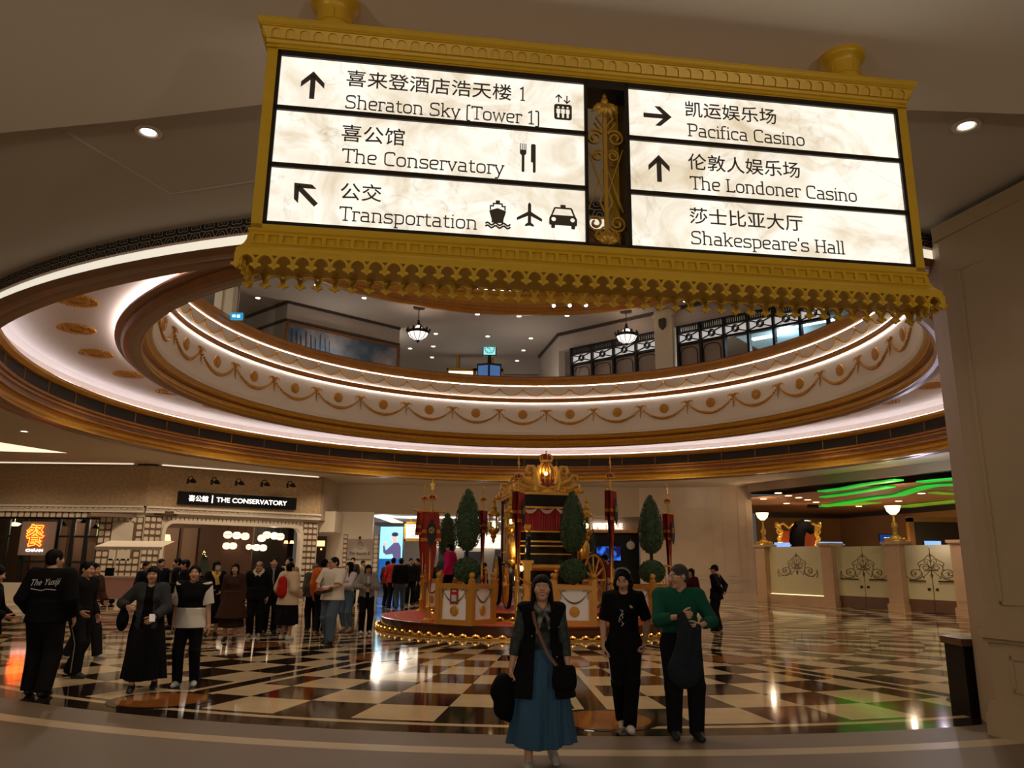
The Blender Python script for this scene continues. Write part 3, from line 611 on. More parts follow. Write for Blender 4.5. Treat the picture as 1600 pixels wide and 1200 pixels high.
    ms = mat('tv_picture', (4, 8, 40), .3); nt = ms.node_tree; tcn = nt.nodes.new('ShaderNodeTexCoord'); nn = nt.nodes.new('ShaderNodeTexNoise'); nn.inputs['Scale'].default_value = 2.6; cr = nt.nodes.new('ShaderNodeValToRGB')
    cr.color_ramp.elements[0].position = .48; cr.color_ramp.elements[0].color = (.002, .004, .06, 1); cr.color_ramp.elements[1].position = .66; cr.color_ramp.elements[1].color = (.03, .2, 1, 1)
    nt.links.new(tcn.outputs['Object'], nn.inputs[0]); nt.links.new(nn.outputs[0], cr.inputs[0]); nt.links.new(cr.outputs[0], nt.nodes['Principled BSDF'].inputs['Emission Color']); nt.nodes['Principled BSDF'].inputs['Emission Strength'].default_value = 1.
    m = MB(); m.box((-W/2+.04, -.075, .04), (W/2-.04, -.06, H-.04)); m.build('screen', ms, t, 0)
    p = at_y(985.5, 852, 41.9); m = MB(); m.T = Matrix.Translation((p.x, 41.93, p.z)) @ FRONT; m.prism(circ(0, 0, .22, 28), 0, .05); m.prism(circ(.05, .02, .13, 18), .05, .08); m.prism([(-.03, -.15), (.06, -.15), (.04, .15), (-.02, .15)], .05, .07); m.cone((0, .22, .02), (0, .34, .02), .01)
    tag(m.build('round_plaque', mat('pale_plaque', (176, 168, 160), .4)), 'round pale plaque hanging on the black shop front', 'ornament')
    # stone wall right of the shop
    F, L = wall_frame((6.9, 41.0), (12.1, 39.9)); m = MB(); m.T = F
    m.box((0, 0, 0), (L, .4, 5.7), 0); m.box((0, -.04, 0), (L, 0, .3), 0); m.box((0, -.03, 1.0), (L, 0, 1.06), 0)
    for u in (.25, 1.5, 3.4, 4.15, 4.9): m.box((u-.015, -.02, 1.1), (u+.015, 0, 5.6), 0)
    for u0, u1, z0, z1 in ((.2, 3.3, .42, .9), (3.6, 4.95, .42, .9), (3.6, 4.95, 1.2, 4.6), (1.7, 3.3, 1.2, 4.6)):
        for q in ((u0, z0, u1, z0+.03), (u0, z1-.03, u1, z1), (u0, z0, u0+.03, z1), (u1-.03, z0, u1, z1)): m.box((q[0], -.025, q[1]), (q[2], 0, q[3]), 0)
    for z in (1.9, 2.7, 3.5, 4.3, 5.0): m.box((0, -.006, z), (L, 0, z+.008), 0)
    m.box((-.1, -.03, 0), (0, 1.3, 5.7), 0); m.box((L-.02, -.03, 0), (L+.3, 6, 5.7), 0)
    struct(m.build('wall_right', M_STONEP, None, 0), 'panelled beige stone wall between the shop and the casino gate')
passage()
# ---------------------------------------------------------------- casino gate on the right
def gate():
    F, L = wall_frame((12.27, 38.61), (16.77, 29.34)); R = F.to_3x3().to_4x4(); U = lambda x, y=900: on_wall(F, x, y)
    M_GST = mat('gate_stone', (190, 152, 108), .35, noise=(2, .08))
    us = [U(1197)[0], U(1301)[0], U(1405.5)[0], U(1512)[0]]; ws = [.62, .6, .66, .66]
    nm = ['at the far end beside the panelled wall', 'between the glass panel and the doors', 'between the two pairs of glass doors', 'nearest the big pier']
    for u, w, n in zip(us, ws, nm):
        t = thing('gate_pillar', 'square beige stone gate pillar with moulded cap, '+n, 'pillar', F @ Vector((u, 0, 0)), 0, 'stone pillars of the casino gate')
        m = MB(); m.T = R; h = w/2; m.box((-h, -h, 0), (h, h, 2.56)); m.box((-h-.05, -h-.05, 0), (h+.05, h+.05, .28)); m.box((-h+.1, -h-.012, .5), (h-.1, -h, 2.3)); m.build('shaft', M_GST, t, 0)
        m = MB(); m.T = R; m.box((-h-.05, -h-.05, 2.56), (h+.05, h+.05, 2.61)); m.box((-h-.1, -h-.1, 2.61), (h+.1, h+.1, 2.72)); m.build('cap', M_GST, t, 0)
    M_FROST = mat('etched_glass', (205, 190, 140), .12, noise=(.5, .12)); M_ETCH = mat('etched_ornament', (96, 76, 44), .4)
    def ornament(par, cx, zb, s):
        m = MB(); m.T = Matrix.Translation((cx, -.012, zb)) @ FRONT @ Matrix.Diagonal((1.6, 1, 1, 1))
        for q in (-1, 1):
            f = lambda pts: [(q*x*s, y*s) for x, y in pts]
            m.stroke(f(spiral(.62, .22, .40, .06, 0.2, -1.4, 36)), .03*s, 0, .006); m.stroke(f(spiral(.62, .22, .27, .04, 2.2, 1.2, 30)), .022*s, 0, .006)
            m.stroke(f([(.98, .3), (1.06, .1), (1.0, -.12)]), .03*s, 0, .006); m.stroke(f(spiral(.22, .55, .22, .05, -.6, 1.3, 26)), .028*s, 0, .006)
            m.stroke(f(rounded([(.42, .6), (.5, .74), (.36, .86), (.2, 1.0), (.06, 1.2)], .15)), .03*s, 0, .006); m.stroke(f(rounded([(.1, .3), (.24, .1), (.42, .02), (.66, -.08)], .1)), .025*s, 0, .006)
            m.stroke(f(spiral(.15, .85, .13, .03, 3.4, -1.1, 20)), .025*s, 0, .006)
            for px, py in ((.98, -.14), (.3, 0), (.8, -.1), (.62, .22)): m.prism(circ(q*px*s, py*s, .035*s, 8), 0, .006)
            for k in range(5): m.stroke(f([(.02, .35), (.06+.06*k, .52-.04*k)]), .02*s, 0, .006)
        m.prism([(0, -.05*s), (.06*s, .12*s), (0, .34*s), (-.06*s, .12*s)], 0, .006); m.prism([(0, 1.02*s), (.05*s, 1.16*s), (0, 1.36*s), (-.05*s, 1.16*s)], 0, .006)
        for k in range(-2, 3): m.stroke([(0, .5*s), (.13*k*s, (.78-.03*k*k)*s)], .025*s, 0, .006)
        m.build('ornament', M_ETCH, par, 0)
    for i in range(3):
        a, b = us[i]+ws[i]/2, us[i+1]-ws[i+1]/2; w = b-a; c = F @ Vector(((a+b)/2, 0, 0)); ang = math.atan2(F.col[0][1], F.col[0][0])
        if i == 0:
            t = thing('glass_panel', 'etched glass screen on a stone plinth at the far end of the casino gate', 'glass screen', c, ang)
            m = MB(); m.box((-w/2, -.18, 0), (w/2, .18, .42)); m.build('plinth', M_GST, t, 0)
            m = MB(); m.box((-w/2, -.008, .42), (w/2, .008, 2.6)); m.build('glass', M_FROST, t, 0); ornament(t, 0, 1.35, .72)
            m = MB(); m.box((-w/2, -.03, .42), (w/2, -.012, .45)); m.build('light_strip', emat('glass_strip', (255, 240, 190), 1.4), t, 0)
        else:
            t = thing('glass_door', 'pair of etched glass gate doors with brown kick plates, ' + ('beside the glass screen' if i == 1 else 'nearest the big pier'), 'door', c, ang, 'etched glass gate doors')
            for s in (-1, 1):
                m = MB(); x0, x1 = (-w/2+.02, -.02) if s < 0 else (.02, w/2-.02); m.box((x0, -.01, .5), (x1, .01, 2.56)); lf = m.build('door_leaf', M_FROST, t, 0)
                m = MB(); m.box((x0, -.03, .02), (x1, .03, .5)); m.build('kick_plate', mat('kick_plate', (104, 70, 44), .35), lf, 0)
                m = MB(); m.box((x0+.1, -.06, 1.18), (x1-.25, -.03, 1.22)) if s < 0 else m.box((x0+.25, -.06, 1.18), (x1-.1, -.03, 1.22)); m.build('push_bar', mat('bronze_bar', (70, 44, 24), .3, .6), lf, 0)
                m = MB(); xx = s*.17; m.box((xx-.06, -.03, .84), (xx+.06, -.01, .94)); m.build('lock', mat('bronze_bar', (70, 44, 24), .3, .6), lf, 0)
            ornament(t, 0, 1.32, .72)
    # bowl lamps on the first and third pillar
    for k, top, l in ((0, 801, 'far'), (2, 790, 'near')):
        base = F @ Vector((us[k], 0, 2.72)); zt = U((1194, 0, 1397)[k], top)[1]; h = zt-2.72
        t = thing('bowl_lamp', 'gold figured pillar lamp with white glass bowl, ' + ('on the pillar at the far end' if k == 0 else 'on the pillar between the glass doors'), 'lamp', base, 0, 'bowl lamps on the gate pillars')
        m = MB(); m.lathe([(0, 0), (.42, 0), (.4, .06), (.26, .12), (.2, .2), (.09, .26), (.1, .34), (.06, .4), (.07, .5), (.11, .6), (.1, .72), (.05, .8), (.06, .86), (.035, .95), (.05, h-.42), (.07, h-.36)], 20)
        for q in range(8): a = 2*PI*q/8; m.ball((.33*math.cos(a), .33*math.sin(a), .08), (.1, .1, .08), 7, 5); m.ball((.1*math.cos(a), .1*math.sin(a), .64), (.035, .035, .1), 6, 4); m.ball((.07*math.cos(a), .07*math.sin(a), .44), .03, 6, 4)
        m.build('stem', M_GOLDM, t)
        m = MB(); m.lathe([(0, h-.38), (.1, h-.36), (.24, h-.22), (.31, h), (.29, h), (.22, h-.2), (0, h-.34)], 24); m.build('bowl', emat('bowl_glass', (255, 226, 182), 1.9), t)
        lamp('POINT', base+Vector((0, 0, h+.05)), 22, WARM, .1)
    # bulkhead over the gate and the room behind
    m = MB(); m.T = F; m.box((-.35, -.2, 5.32), (L+6, .3, 5.7)); struct(m.build('wall_gate_bulkhead', mat('lilac_taupe', (172, 150, 136), .8), None, 0), 'taupe bulkhead over the casino gate')
    m = MB(); m.add([(12, 38.5, 5.02), (17, 29, 5.02), (21, 21, 5.02), (40, 24, 5.02), (44, 52, 5.02), (14, 50, 5.02)], [(0,1,2,3,4,5)]); struct(m.build('ceiling_7', mat('casino_ceiling', (150, 104, 66), .6), None, 0), 'amber casino ceiling beyond the gate')
    w0 = at_z(1180, 801, 5.02); w1 = at_z(1311, 803, 5.02); w2 = at_z(1420, 794, 5.02); w3 = at_z(1620, 777, 5.02)
    m = MB()
    for a, b in ((w0, w1), (w1, w2), (w2, w3)):
        m.add([(a.x, a.y, 0), (b.x, b.y, 0), (b.x, b.y, 5.1), (a.x, a.y, 5.1)], [(0,1,2,3)], 0)
        d = (Vector((0,0,0))-Vector(((a.x+b.x)/2, (a.y+b.y)/2, 0))).normalized()*.15
        m.add([(a.x+d.x, a.y+d.y, 4.72), (b.x+d.x, b.y+d.y, 4.72), (b.x+d.x, b.y+d.y, 4.98), (a.x+d.x, a.y+d.y, 4.98)], [(0,1,2,3)], 1)
    struct(m.build('wall_casino', [mat('casino_wall', (156, 110, 56), .5, noise=(.4, .2)), mat('casino_cornice', (52, 34, 22), .4)], None, 0), 'amber back wall of the casino with dark cornice')
    def poly(name, pts, z, d, m_, label, cat, grp=None, kind=None):
        pass
    q = at_y(1293, 845, 46); m = MB(); m.box((q.x-1.0, 45.9, 0), (q.x+.9, 46, 2.6), 0); m.box((q.x-1.15, 45.85, 0), (q.x-1.0, 46, 2.85), 1); m.box((q.x+.9, 45.85, 0), (q.x+1.05, 46, 2.85), 1); m.box((q.x-1.15, 45.85, 2.6), (q.x+1.05, 46, 2.85), 1)
    struct(m.build('door_4', [mat('casino_door', (150, 128, 90), .4), mat('casino_door_frame', (130, 90, 46), .4)], None, 0), 'pale double door in a brown frame inside the casino')
    # dark booth on the right behind the doors
    a, b = at_y(1424, 812, 40), at_y(1560, 812, 40); m = MB(); m.box((a.x, 40, 0), (b.x+3, 40.3, 4.0), 0); m.box((a.x-.25, 39.8, 0), (a.x, 40.1, 4.2), 1); m.box((a.x-.25, 39.8, 4.0), (a.x+3.2, 40.1, 4.25), 1)
    struct(m.build('wall_booth', [mat('booth_dark', (38, 22, 16), .5), mat('booth_frame', (136, 88, 40), .4)], None, 0), 'dark booth with amber frame inside the casino')
    # green light ribbons on the casino ceiling
    G1 = emat('green_neon', (20, 190, 50), .65); G2 = emat('lime_neon', (120, 170, 40), .42)
    crop = lambda P: [(1280+x/5, 740+y/5) for x, y in P]
    rb = [([(20,140),(120,128),(200,118),(330,92),(420,78),(620,52)], .22, G1, 'topmost green light ribbon at the far corner of the casino ceiling'), ([(30,185),(200,165),(400,132),(560,102)], .2, G1, 'green light ribbon just under the topmost one, pointed at its end'),
          ([(35,258),(250,222),(450,190),(620,172),(740,132),(850,104),(950,92),(1080,88),(1220,90)], .24, G1, 'long wavy green light ribbon crossing the whole casino ceiling'), ([(790,68),(950,52),(1080,42),(1220,38)], .22, G1, 'green light ribbon highest beside the big pier'),
          ([(885,148),(1000,158),(1120,158),(1230,150)], .2, G2, 'lime light ribbon below the long wavy one'), ([(660,262),(800,245),(1000,226),(1230,200)], .42, G2, 'broad lime light ribbon lowest on the casino ceiling'), ([(40,250),(250,242),(420,225)], .5, G2, 'soft lime glow panel by the corner of the casino ceiling'),
          ([(1170,272),(1240,262)], .2, G2, 'short lime ribbon end beside the big pier')]
    for pts, wd, m_, lb in rb:
        c = [at_z(x, y, 4.94) for x, y in crop(pts)]; c2 = []
        for i in range(len(c)-1): c2 += [c[i].lerp(c[i+1], t/4) for t in range(4)]
        c2.append(c[-1]); mm = MB(); mm.stroke([(p.x, p.y) for p in c2], wd*2.2, 4.92, 4.98); t = mm.build('light_ribbon', m_, None, 0); tag(t, lb, 'light', 'green ceiling light ribbons')
    for i, (x, y) in enumerate([(1216, 771), (1232, 775), (1248, 778), (1262, 781.5), (1275, 785), (1193, 780), (1229, 787), (1440, 771.5), (1404, 783.5), (1342, 791.5)]):
        p = at_z(x, y, 5.0); m = MB(); m.lathe([(0, 0), (.16, 0), (.16, .03)], 12, p); tag(m.build('ceiling_downlight', emat('casino_spot', (255, 222, 170), 3.)), 'small round downlight in the amber casino ceiling', 'ceiling light', 'downlights in the casino ceiling')
    p = at_z(1270, 792, 4.9); m = MB(); m.box((p.x-.25, p.y-.15, 4.85), (p.x+.25, p.y+.15, 5.02)); tag(m.build('projector', M_BLACK, None, 0), 'small black projector under the casino ceiling', 'projector')
    [lamp('SPOT', q, 520, (1, .74, .44), .06, spot=2.5) for q in ((15.5, 40, 4.85), (18, 43, 4.85), (20, 37, 4.85), (23, 33, 4.85), (24, 40, 4.85))]; lamp('POINT', (22, 36, 4.3), 22, (.55, .9, .3), .2); [lamp('POINT', q, 130, (1, .74, .46), .12) for q in ((15, 42, 2.2), (19, 40, 2.2), (21, 34, 2.2))]  # unseen fill lamps added to brighten the casino
    # gold mirror, black figure, screens
    c = at_y(1251, 845, 42.5); t = thing('gilt_mirror', 'ornate gilt framed red panel behind the glass screen', 'mirror', (c.x-.1, 42.5, 0))
    m = MB(); m.box((-.95, .0, .4), (.95, .08, 3.6)); m.build('panel', mat('mirror_red', (120, 52, 22), .2), t, 0)
    m = MB()
    for s in (-1, 1):
        for k in range(16):
            z = .9+k*.19; m.ball((s*(1.0+.07*math.sin(k*1.7)), -.03, z), (.13, .07, .14), 7, 5)
            if k % 2: m.tube([(s*(1.0+.18*math.sin(q*.5)), -.05, z+.07*q*math.cos(k)) for q in range(6)], [.06, .05, .05, .04, .03, .01], 6)
        m.tube([(s*.9, -.05, 3.5), (s*1.2, -.05, 3.8), (s*.8, -.05, 4.0), (s*.5, -.05, 3.75), (s*.3, -.05, 3.95), (s*.05, -.05, 4.05)], [.1, .09, .08, .07, .06, .03], 8)
        m.ball((s*1.15, -.05, 3.95), .14, 8, 6); m.ball((s*1.0, -.05, 2.1), .2, 8, 6)
    m.build('frame', M_GOLDM, t)
    t = thing('black_sculpture', 'tall black hooded figure bending forward behind the glass screen', 'sculpture', (c.x-.75, 41.2, .3))
    m = MB()
    prof = [((0, 0, 0), .62), ((0, 0, .9), .52), ((.02, 0, 1.7), .44), ((.05, 0, 2.5), .4), ((.12, 0, 3.05), .4), ((.3, -.02, 3.42), .4), ((.58, -.04, 3.48), .34), ((.8, -.06, 3.32), .24), ((.9, -.06, 3.1), .12)]
    m.tube([p for p, r in prof], [r for p, r in prof], 18, flat=.75)
    for k in range(14): m.ball((.05+.06*k, -.25+.02*k, 3.55+.2*math.sin(k*.24)), (.09, .06, .09), 6, 4)
    m.build('body', mat('black_velvet', (7, 6, 6), .8, spec=.03), t)
    m = MB(); m.ball((.62, -.1, 3.75), (.26, .1, .07), 10, 6); m.build('silver_crest', mat('silver_trim', (190, 200, 214), .25, .7), t)
    for x0, x1, y0, y1, Y, c_, e, lb in ((1374, 1397, 835, 851, 36, (20, 60, 140), .5, 'small tilted monitor with white text between the doors and the lamp'), (1444, 1471, 845, 856, 36, (120, 170, 235), 1., 'pale blue lit screen above the nearest gate doors')):
        a, b = at_y(x0, y0, Y), at_y(x1, y1, Y); t = thing('monitor', lb, 'monitor', ((a.x+b.x)/2, Y, b.z)); W = b.x-a.x; H = a.z-b.z
        m = MB(); m.box((-W/2-.03, .0, -.03), (W/2+.03, .06, H+.03)); m.cone((0, .04, -b.z+.0), (0, .04, 0), .03); m.build('case', M_BLACK, t, 0)
        m = MB(); m.box((-W/2, -.012, 0), (W/2, 0, H)); m.build('screen', emat('screen_%d' % x0, c_, e), t, 0)
        if e < .9: m = MB(); m.T = Matrix.Translation((0, -.02, H*.5)) @ FRONT; m.box((-.12, .06, 0), (.16, .1, .004)); m.box((-.02, -.06, 0), (.04, .02, .004)); m.box((-.06, -.16, 0), (.12, -.12, .004)); m.build('lettering', emat('screen_text', (220, 230, 255), 1.2), t, 0)
    for x, y, w, lb in ((1223, 849, .55, 'blue lit desk screen at the foot of the black sculpture'), (1299, 848, .8, 'heap of pale blue lit papers beside the second gate pillar')):
        p = at_y(x, y, 39.3 if x < 1250 else 37.6); t = MB(); t.box((p.x-w*.8, p.y, p.z-.1), (p.x+w*.8, p.y+.3, p.z-.06)); t.prism([(p.x-w*.7, p.y+.05), (p.x+w*.7, p.y+.05), (p.x+w*.6, p.y+.28), (p.x-w*.6, p.y+.28)], p.z-.06, p.z+.04); t.box((p.x-.4, p.y+.05, 0), (p.x+.4, p.y+.25, p.z-.1)); tag(t.build('desk_glow', emat('pale_blue_lit', (150, 190, 250), .7), None, 0), lb, 'screen')  # papers glow by emission in place of blue light falling on them
gate()

def pier():
    m = MB(); M = mat('pier_stone', (170, 146, 112), .5, noise=(1.2, .06))
    m.prism([(5.02, 8.45), (5.33, 7.2), (5.7, 6.0), (9.5, 6.0), (9.5, 9.4), (5.4, 9.4)], 0, 5.6)
    F, L = wall_frame((5.02, 8.45), (5.7, 6.0)); m.T = F
    for z0, z1, d in ((0, .22, .07), (.22, .3, .05), (.3, .34, .03), (.92, .96, .03), (.96, 1.04, .06), (1.04, 1.08, .03), (5.42, 5.6, .04)): m.box((-d, -d, z0), (L, .02, z1))
    for u0, u1, z0, z1 in ((.25, 1.5, .45, .8), (.22, 1.5, 1.3, 5.0)):
        for q in ((u0, z0, u1, z0+.035), (u0, z1-.035, u1, z1), (u0, z0, u0+.035, z1), (u1-.035, z0, u1, z1)): m.box((q[0], -.02, q[1]), (q[2], .01, q[3]))
    struct(m.build('wall_pier', M, None, 0), 'big panelled beige stone pier at the right edge')
    t = thing('waste_bin', 'black waste bin with brown top against the big pier', 'bin', (5.5, 9.62, 0))
    m = MB(); m.box((-.2, -.2, 0), (.22, .2, .78)); m.build('body', M_BLACK, t, 0)
    m = MB(); m.box((-.23, -.23, .78), (.25, .23, .86)); m.build('lid', mat('bin_lid', (92, 60, 36), .3), t, 0)
pier()

# ---------------------------------------------------------------- upper floor walls and fittings
def upper():
    M_UW = mat('upper_wall', (186, 174, 160), .7, noise=(1, .05)); M_UD = mat('upper_dark_trim', (66, 52, 40), .6)  # dark trim tone, also used for the shield and mural lines
    c0 = at_z(450, 470, 12.5); c1 = at_z(625, 512, 12.5); cl = at_z(385, 494, 12.5)
    def wallseg(a, b, z0, z1, name, mats, label, fn=None):
        F, L = wall_frame(a, b); m = MB(); m.T = F; m.box((0, 0, z0), (L, .3, z1), 0)
        if fn: fn(m, F, L)
        return struct(m.build(name, mats, None, 0), label), F, L
    def trims(m, F, L): m.box((0, -.06, 12.38), (L, 0, 12.5), 1); m.box((0, -.08, 11.6), (L, 0, 11.7), 1)
    wallseg(c0, c1, 8.35, 12.5, 'wall_mural', [M_UW, M_UD], 'grey upper wall that carries the mural', trims)
    wallseg(cl, c0, 8.35, 12.5, 'wall_mural_return', [mat('upper_wall_shade', (150, 138, 124), .8), M_UD], 'return of the mural wall', trims)  # return wall's shade put into a darker colour
    F, L = wall_frame(c0, c1); m = MB(); m.T = F; mural = bpy.data.materials.new('mural'); mural.use_nodes = True; nt = mural.node_tree; b = nt.nodes['Principled BSDF']
    tc = nt.nodes.new('ShaderNodeTexCoord'); n = nt.nodes.new('ShaderNodeTexNoise'); n.inputs['Scale'].default_value = .55; n.inputs['Detail'].default_value = 5; cr = nt.nodes.new('ShaderNodeValToRGB')
    e = cr.color_ramp.elements; e[0].position = .38; e[0].color = sc(74, 96, 120); e[1].position = .6; e[1].color = sc(176, 168, 164)
    nt.links.new(tc.outputs['Object'], n.inputs[0]); nt.links.new(n.outputs[0], cr.inputs[0]); nt.links.new(cr.outputs[0], b.inputs['Base Color']); b.inputs['Roughness'].default_value = .7
    t = thing('mural', 'blue grey painted mural in a wooden frame on the upper floor', 'painting', F @ Vector((0, 0, 8.4)))
    R = F.to_3x3().to_4x4(); m = MB(); m.T = R; m.box((.08, -.05, 0), (L-.12, -.01, 3.1)); m.build('canvas', mural, t, 0)
    m = MB(); m.T = R; m.box((0, -.08, 0), (.1, 0, 3.15)); m.box((L-.14, -.1, 0), (L, 0, 3.15)); m.box((0, -.1, 3.05), (L, 0, 3.15)); m.build('frame', M_WOOD, t, 0)
    m = MB(); m.T = R @ Matrix.Translation((0, -.06, 0)) @ FRONT
    for k in range(9):
        x = .35+.22*k; m.stroke([(x, 0), (x+.05*math.sin(k*2), 1.5), (x-.1, 2.9-.1*(k % 3))], .03, 0, .01)
        if k % 2: m.stroke([(x, 2.2), (x+.35, 1.9), (x+.3, 1.5)], .03, 0, .01)
    m.stroke([(L-2.2, .1), (L-.2, 1.0)], .04, 0, .01); m.stroke([(L-2.0, 0), (L-.2, .75)], .03, 0, .01); m.build('drawn_lines', M_UD, t, 0)
    # right facade with black iron shop windows
    d0 = at_z(873, 521, 12.5); d1 = at_z(1170, 455, 12.5); dl = at_z(843, 556, 12.5); d2 = d1+(d1-d0).normalized()*9
    def ft(m, F, L): m.box((0, -.08, 12.36), (L, 0, 12.5), 1)
    wallseg(d0, d2, 11.62, 12.5, 'wall_facade', [M_UW, M_UD], 'pale upper wall over the iron shop windows', ft)
    wallseg(dl, d0, 8.35, 12.5, 'wall_facade_return', [M_UW, M_UD], 'pale upper wall running back beside the shops', ft)
    F, L = wall_frame(d0, d2); cols = [on_wall(F, 1040, 530)[0]]; M_LITW = emat('iron_backlight', (255, 250, 244), .4); M_BLIND = mat('shop_blind', (166, 148, 132), .6)
    pw = .85
    t = thing('wall_pillar', 'cream pilaster with a dark shield between the iron shop windows', 'pillar', F @ Vector((cols[0], 0, 8.35)), math.atan2(F.col[0][1], F.col[0][0]))
    m = MB(); m.box((-pw/2, -.2, 0), (pw/2, .3, 4.1)); m.box((-pw/2-.05, -.26, 3.78), (pw/2+.05, .0, 3.95)); m.build('shaft', mat('cream_pilaster', (222, 208, 178), .6), t, 0)
    m = MB(); m.T = Matrix.Translation((0, -.22, 3.4)) @ FRONT; m.prism(rounded([(-.17, .3), (.17, .3), (.17, -.05), (0, -.25), (-.17, -.05)], .08, True), 0, .05); m.build('shield', M_UD, t, 0)
    def bay(u0, u1, n, k):
        t = thing('iron_storefront', ['black iron shop front with curtained windows, deeper of the two bays', 'black iron shop front beside the cream pilaster with the open blue shop'][k], 'shop front', F @ Vector((u0, 0, 8.35)), math.atan2(F.col[0][1], F.col[0][0]), None)
        W = u1-u0; m = MB(); p = W/n; zt = 3.26
        m.box((0, -.1, zt-.05), (W, .1, zt)); m.box((0, -.1, 2.9), (W, .1, 2.97)); m.box((0, -.1, 2.38), (W, .1, 2.48))
        for q in range(int(W/.09)): m.box((q*.09, -.06, 2.97), (q*.09+.035, 0, zt-.05))
        for i in range(n+1): m.box((i*p-.05, -.12, 0), (i*p+.05, .12, zt))
        for i in range(n):
            c = (i+.5)*p; T = m.T; m.T = Matrix.Translation((c, -.06, 2.69)) @ FRONT; m.stroke(circ(0, 0, .14, 16), .05, 0, .05, True); m.stroke(circ(0, 0, .08, 10), .04, 0, .05, True)
            for sx in (-1, 1):
                for sy in (-1, 1): m.stroke([(sx*.12, sy*.07), (sx*(p/2-.04), sy*.2)], .045, 0, .05)
            m.T = T
            if i < 2 or k == 0:
                T = m.T; m.T = Matrix.Translation((c, -.1, 0)) @ FRONT; m.stroke(rounded([(-p/2+.14, 0), (-p/2+.14, 2.24), (p/2-.14, 2.24), (p/2-.14, 0)], .3), .03, 0, .03); m.T = T
        m.build('ironwork', M_IRON, t, 0)
        m = MB(); m.box((.02, .02, 2.48), (W-.02, .06, 2.9)); m.build('backlit_panel', M_LITW, t, 0)
        m = MB(); m.box((.02, .04, 0), (W-.02, .08, 2.4) if k == 0 else (2*p, .08, 2.4)); m.build('blind', M_BLIND, t, 0)
        return p
    u0, u1 = .78, 5.42; bay(u0, u1, 4, 0)
    v0 = 6.32; v1 = v0+1.03*6; p = bay(v0, v1, 6, 1)
    m = MB(); m.T = F; m.box((v0+2.2*p, 3.0, 8.35), (v1+2, 3.1, 11.3), 0); m.box((v0+2.2*p, .1, 10.9), (v1+2, 3, 11.0), 0); m.box((v0+2.6*p, 1.2, 10.86), (v0+3.6*p, 1.5, 10.9), 1); m.box((v0+4*p, .6, 10.86), (v0+6*p, .8, 10.9), 1)
    struct(m.build('wall_blue_shop', [mat('blue_shop_wall', (150, 176, 186), .6), emat('blue_shop_tube', (225, 250, 255), 3.)], None, 0), 'cool lit interior of the open shop upstairs')
    q = F @ Vector((v0+4*p, 1.2, 10.3)); lamp('POINT', q, 90, (.75, .92, 1), .2)
    t = MB(); T_ = F @ Matrix.Translation((v0+3.7*p, .9, 10.25)); t.T = T_; t.tube([(-.5, 0, .0), (.6, 0, -.1)], .03, 6); t.cone((-.4, 0, -.02), (-.55, -.1, -.25), .06, .09); t.cone((.3, 0, -.06), (.3, -.1, -.28), .06, .09); t.cone((0, 0, 0), (0, 0, .65), .02); tag(t.build('track_light', M_BLACK), 'black track spotlights in the open shop upstairs', 'lamp')
    pass
    # chandeliers
    for x, yt, yb, l in ((655, 481, 536, 'dark bronze bowl chandelier upstairs beside the mural wall'), (978, 487, 541, 'dark bronze bowl chandelier upstairs before the iron shop front')):
        p = at_z(x, yt, 12.48); zb = EYE+(at_y(x, yb, p.y).z-EYE); H = 12.5-zb
        t = thing('chandelier', l, 'chandelier', (p.x, p.y, zb), 0, 'bowl chandeliers upstairs')
        m = MB(); m.lathe([(0, H), (.26, H), (.26, H-.05), (.06, H-.09), (0, H-.09)], 20); m.cone((0, 0, H-.09), (0, 0, H-.62), .018); m.ball((0, 0, H-.62), .06, 10, 6); m.lathe([(0, .98), (.05, .95), (.1, .8), (.13, .76), (.1, .72)], 16)
        m.lathe([(.44, .42), (.5, .47), (.5, .53), (.44, .55), (.42, .5)], 28); m.lathe([(0, 0), (.03, .03), (.07, .09), (.1, .1), (.09, .12), (0, .13)], 14); m.lathe([(.16, .55), (.2, .6), (.17, .64)], 16)
        for k in range(10):
            a = 2*PI*k/10; c, s = math.cos(a), math.sin(a); m.ball((.49*c, .49*s, .58), (.05, .05, .08), 6, 5); m.tube([(.44*c, .44*s, .44), (.36*c, .36*s, .25), (.1*c, .1*s, .11)], .012, 5)
            if k % 2: m.tube([(.46*c, .46*s, .54), (.3*c, .3*s, .62), (.16*c, .16*s, .8), (.1*c, .1*s, .78)], .015, 5)
        m.build('frame', M_DKBRONZE, t)
        m = MB(); m.lathe([(0, .1), (.14, .13), (.36, .27), (.45, .46), (.42, .5)], 24); m.lathe([(.17, .62), (.14, .76), (.06, .8)], 16); m.build('shade', emat('chandelier_glass', (255, 244, 236), 1.1), t)
        lamp('POINT', (p.x, p.y, zb+.62), 110, NEUT, .12)
    # clock kiosk
    a, b = at_y(754.5, 533.5, 38), at_y(775.5, 556, 38); t = thing('pillar_clock', 'square lit clock on top of a dark blue display pillar upstairs', 'clock', ((a.x+b.x)/2, 38, 8.35)); W = b.x-a.x; zc = (a.z+b.z)/2-8.35; H = a.z-b.z
    m = MB(); m.box((-W/2, -.02, zc-H/2), (W/2, .35, zc+H/2)); m.cone((0, .15, zc-H/2-.25), (0, .15, zc-H/2), .08); zk = at_y(765, 562, 38).z-8.35
    m.prism([(-.62, -.1), (0, -.35), (.62, -.1), (0, .6)], zk-.35, zk-.25); m.cone((0, .12, zk-.25), (0, .12, zk+.1), .1); m.box((-.62, -.1, 0), (-.56, .0, zk-.3)); m.box((.56, -.1, 0), (.62, 0, zk-.3)); m.box((-.05, -.38, 0), (.05, -.28, zk-.3)); m.build('case', M_DKBRONZE, t, 0)
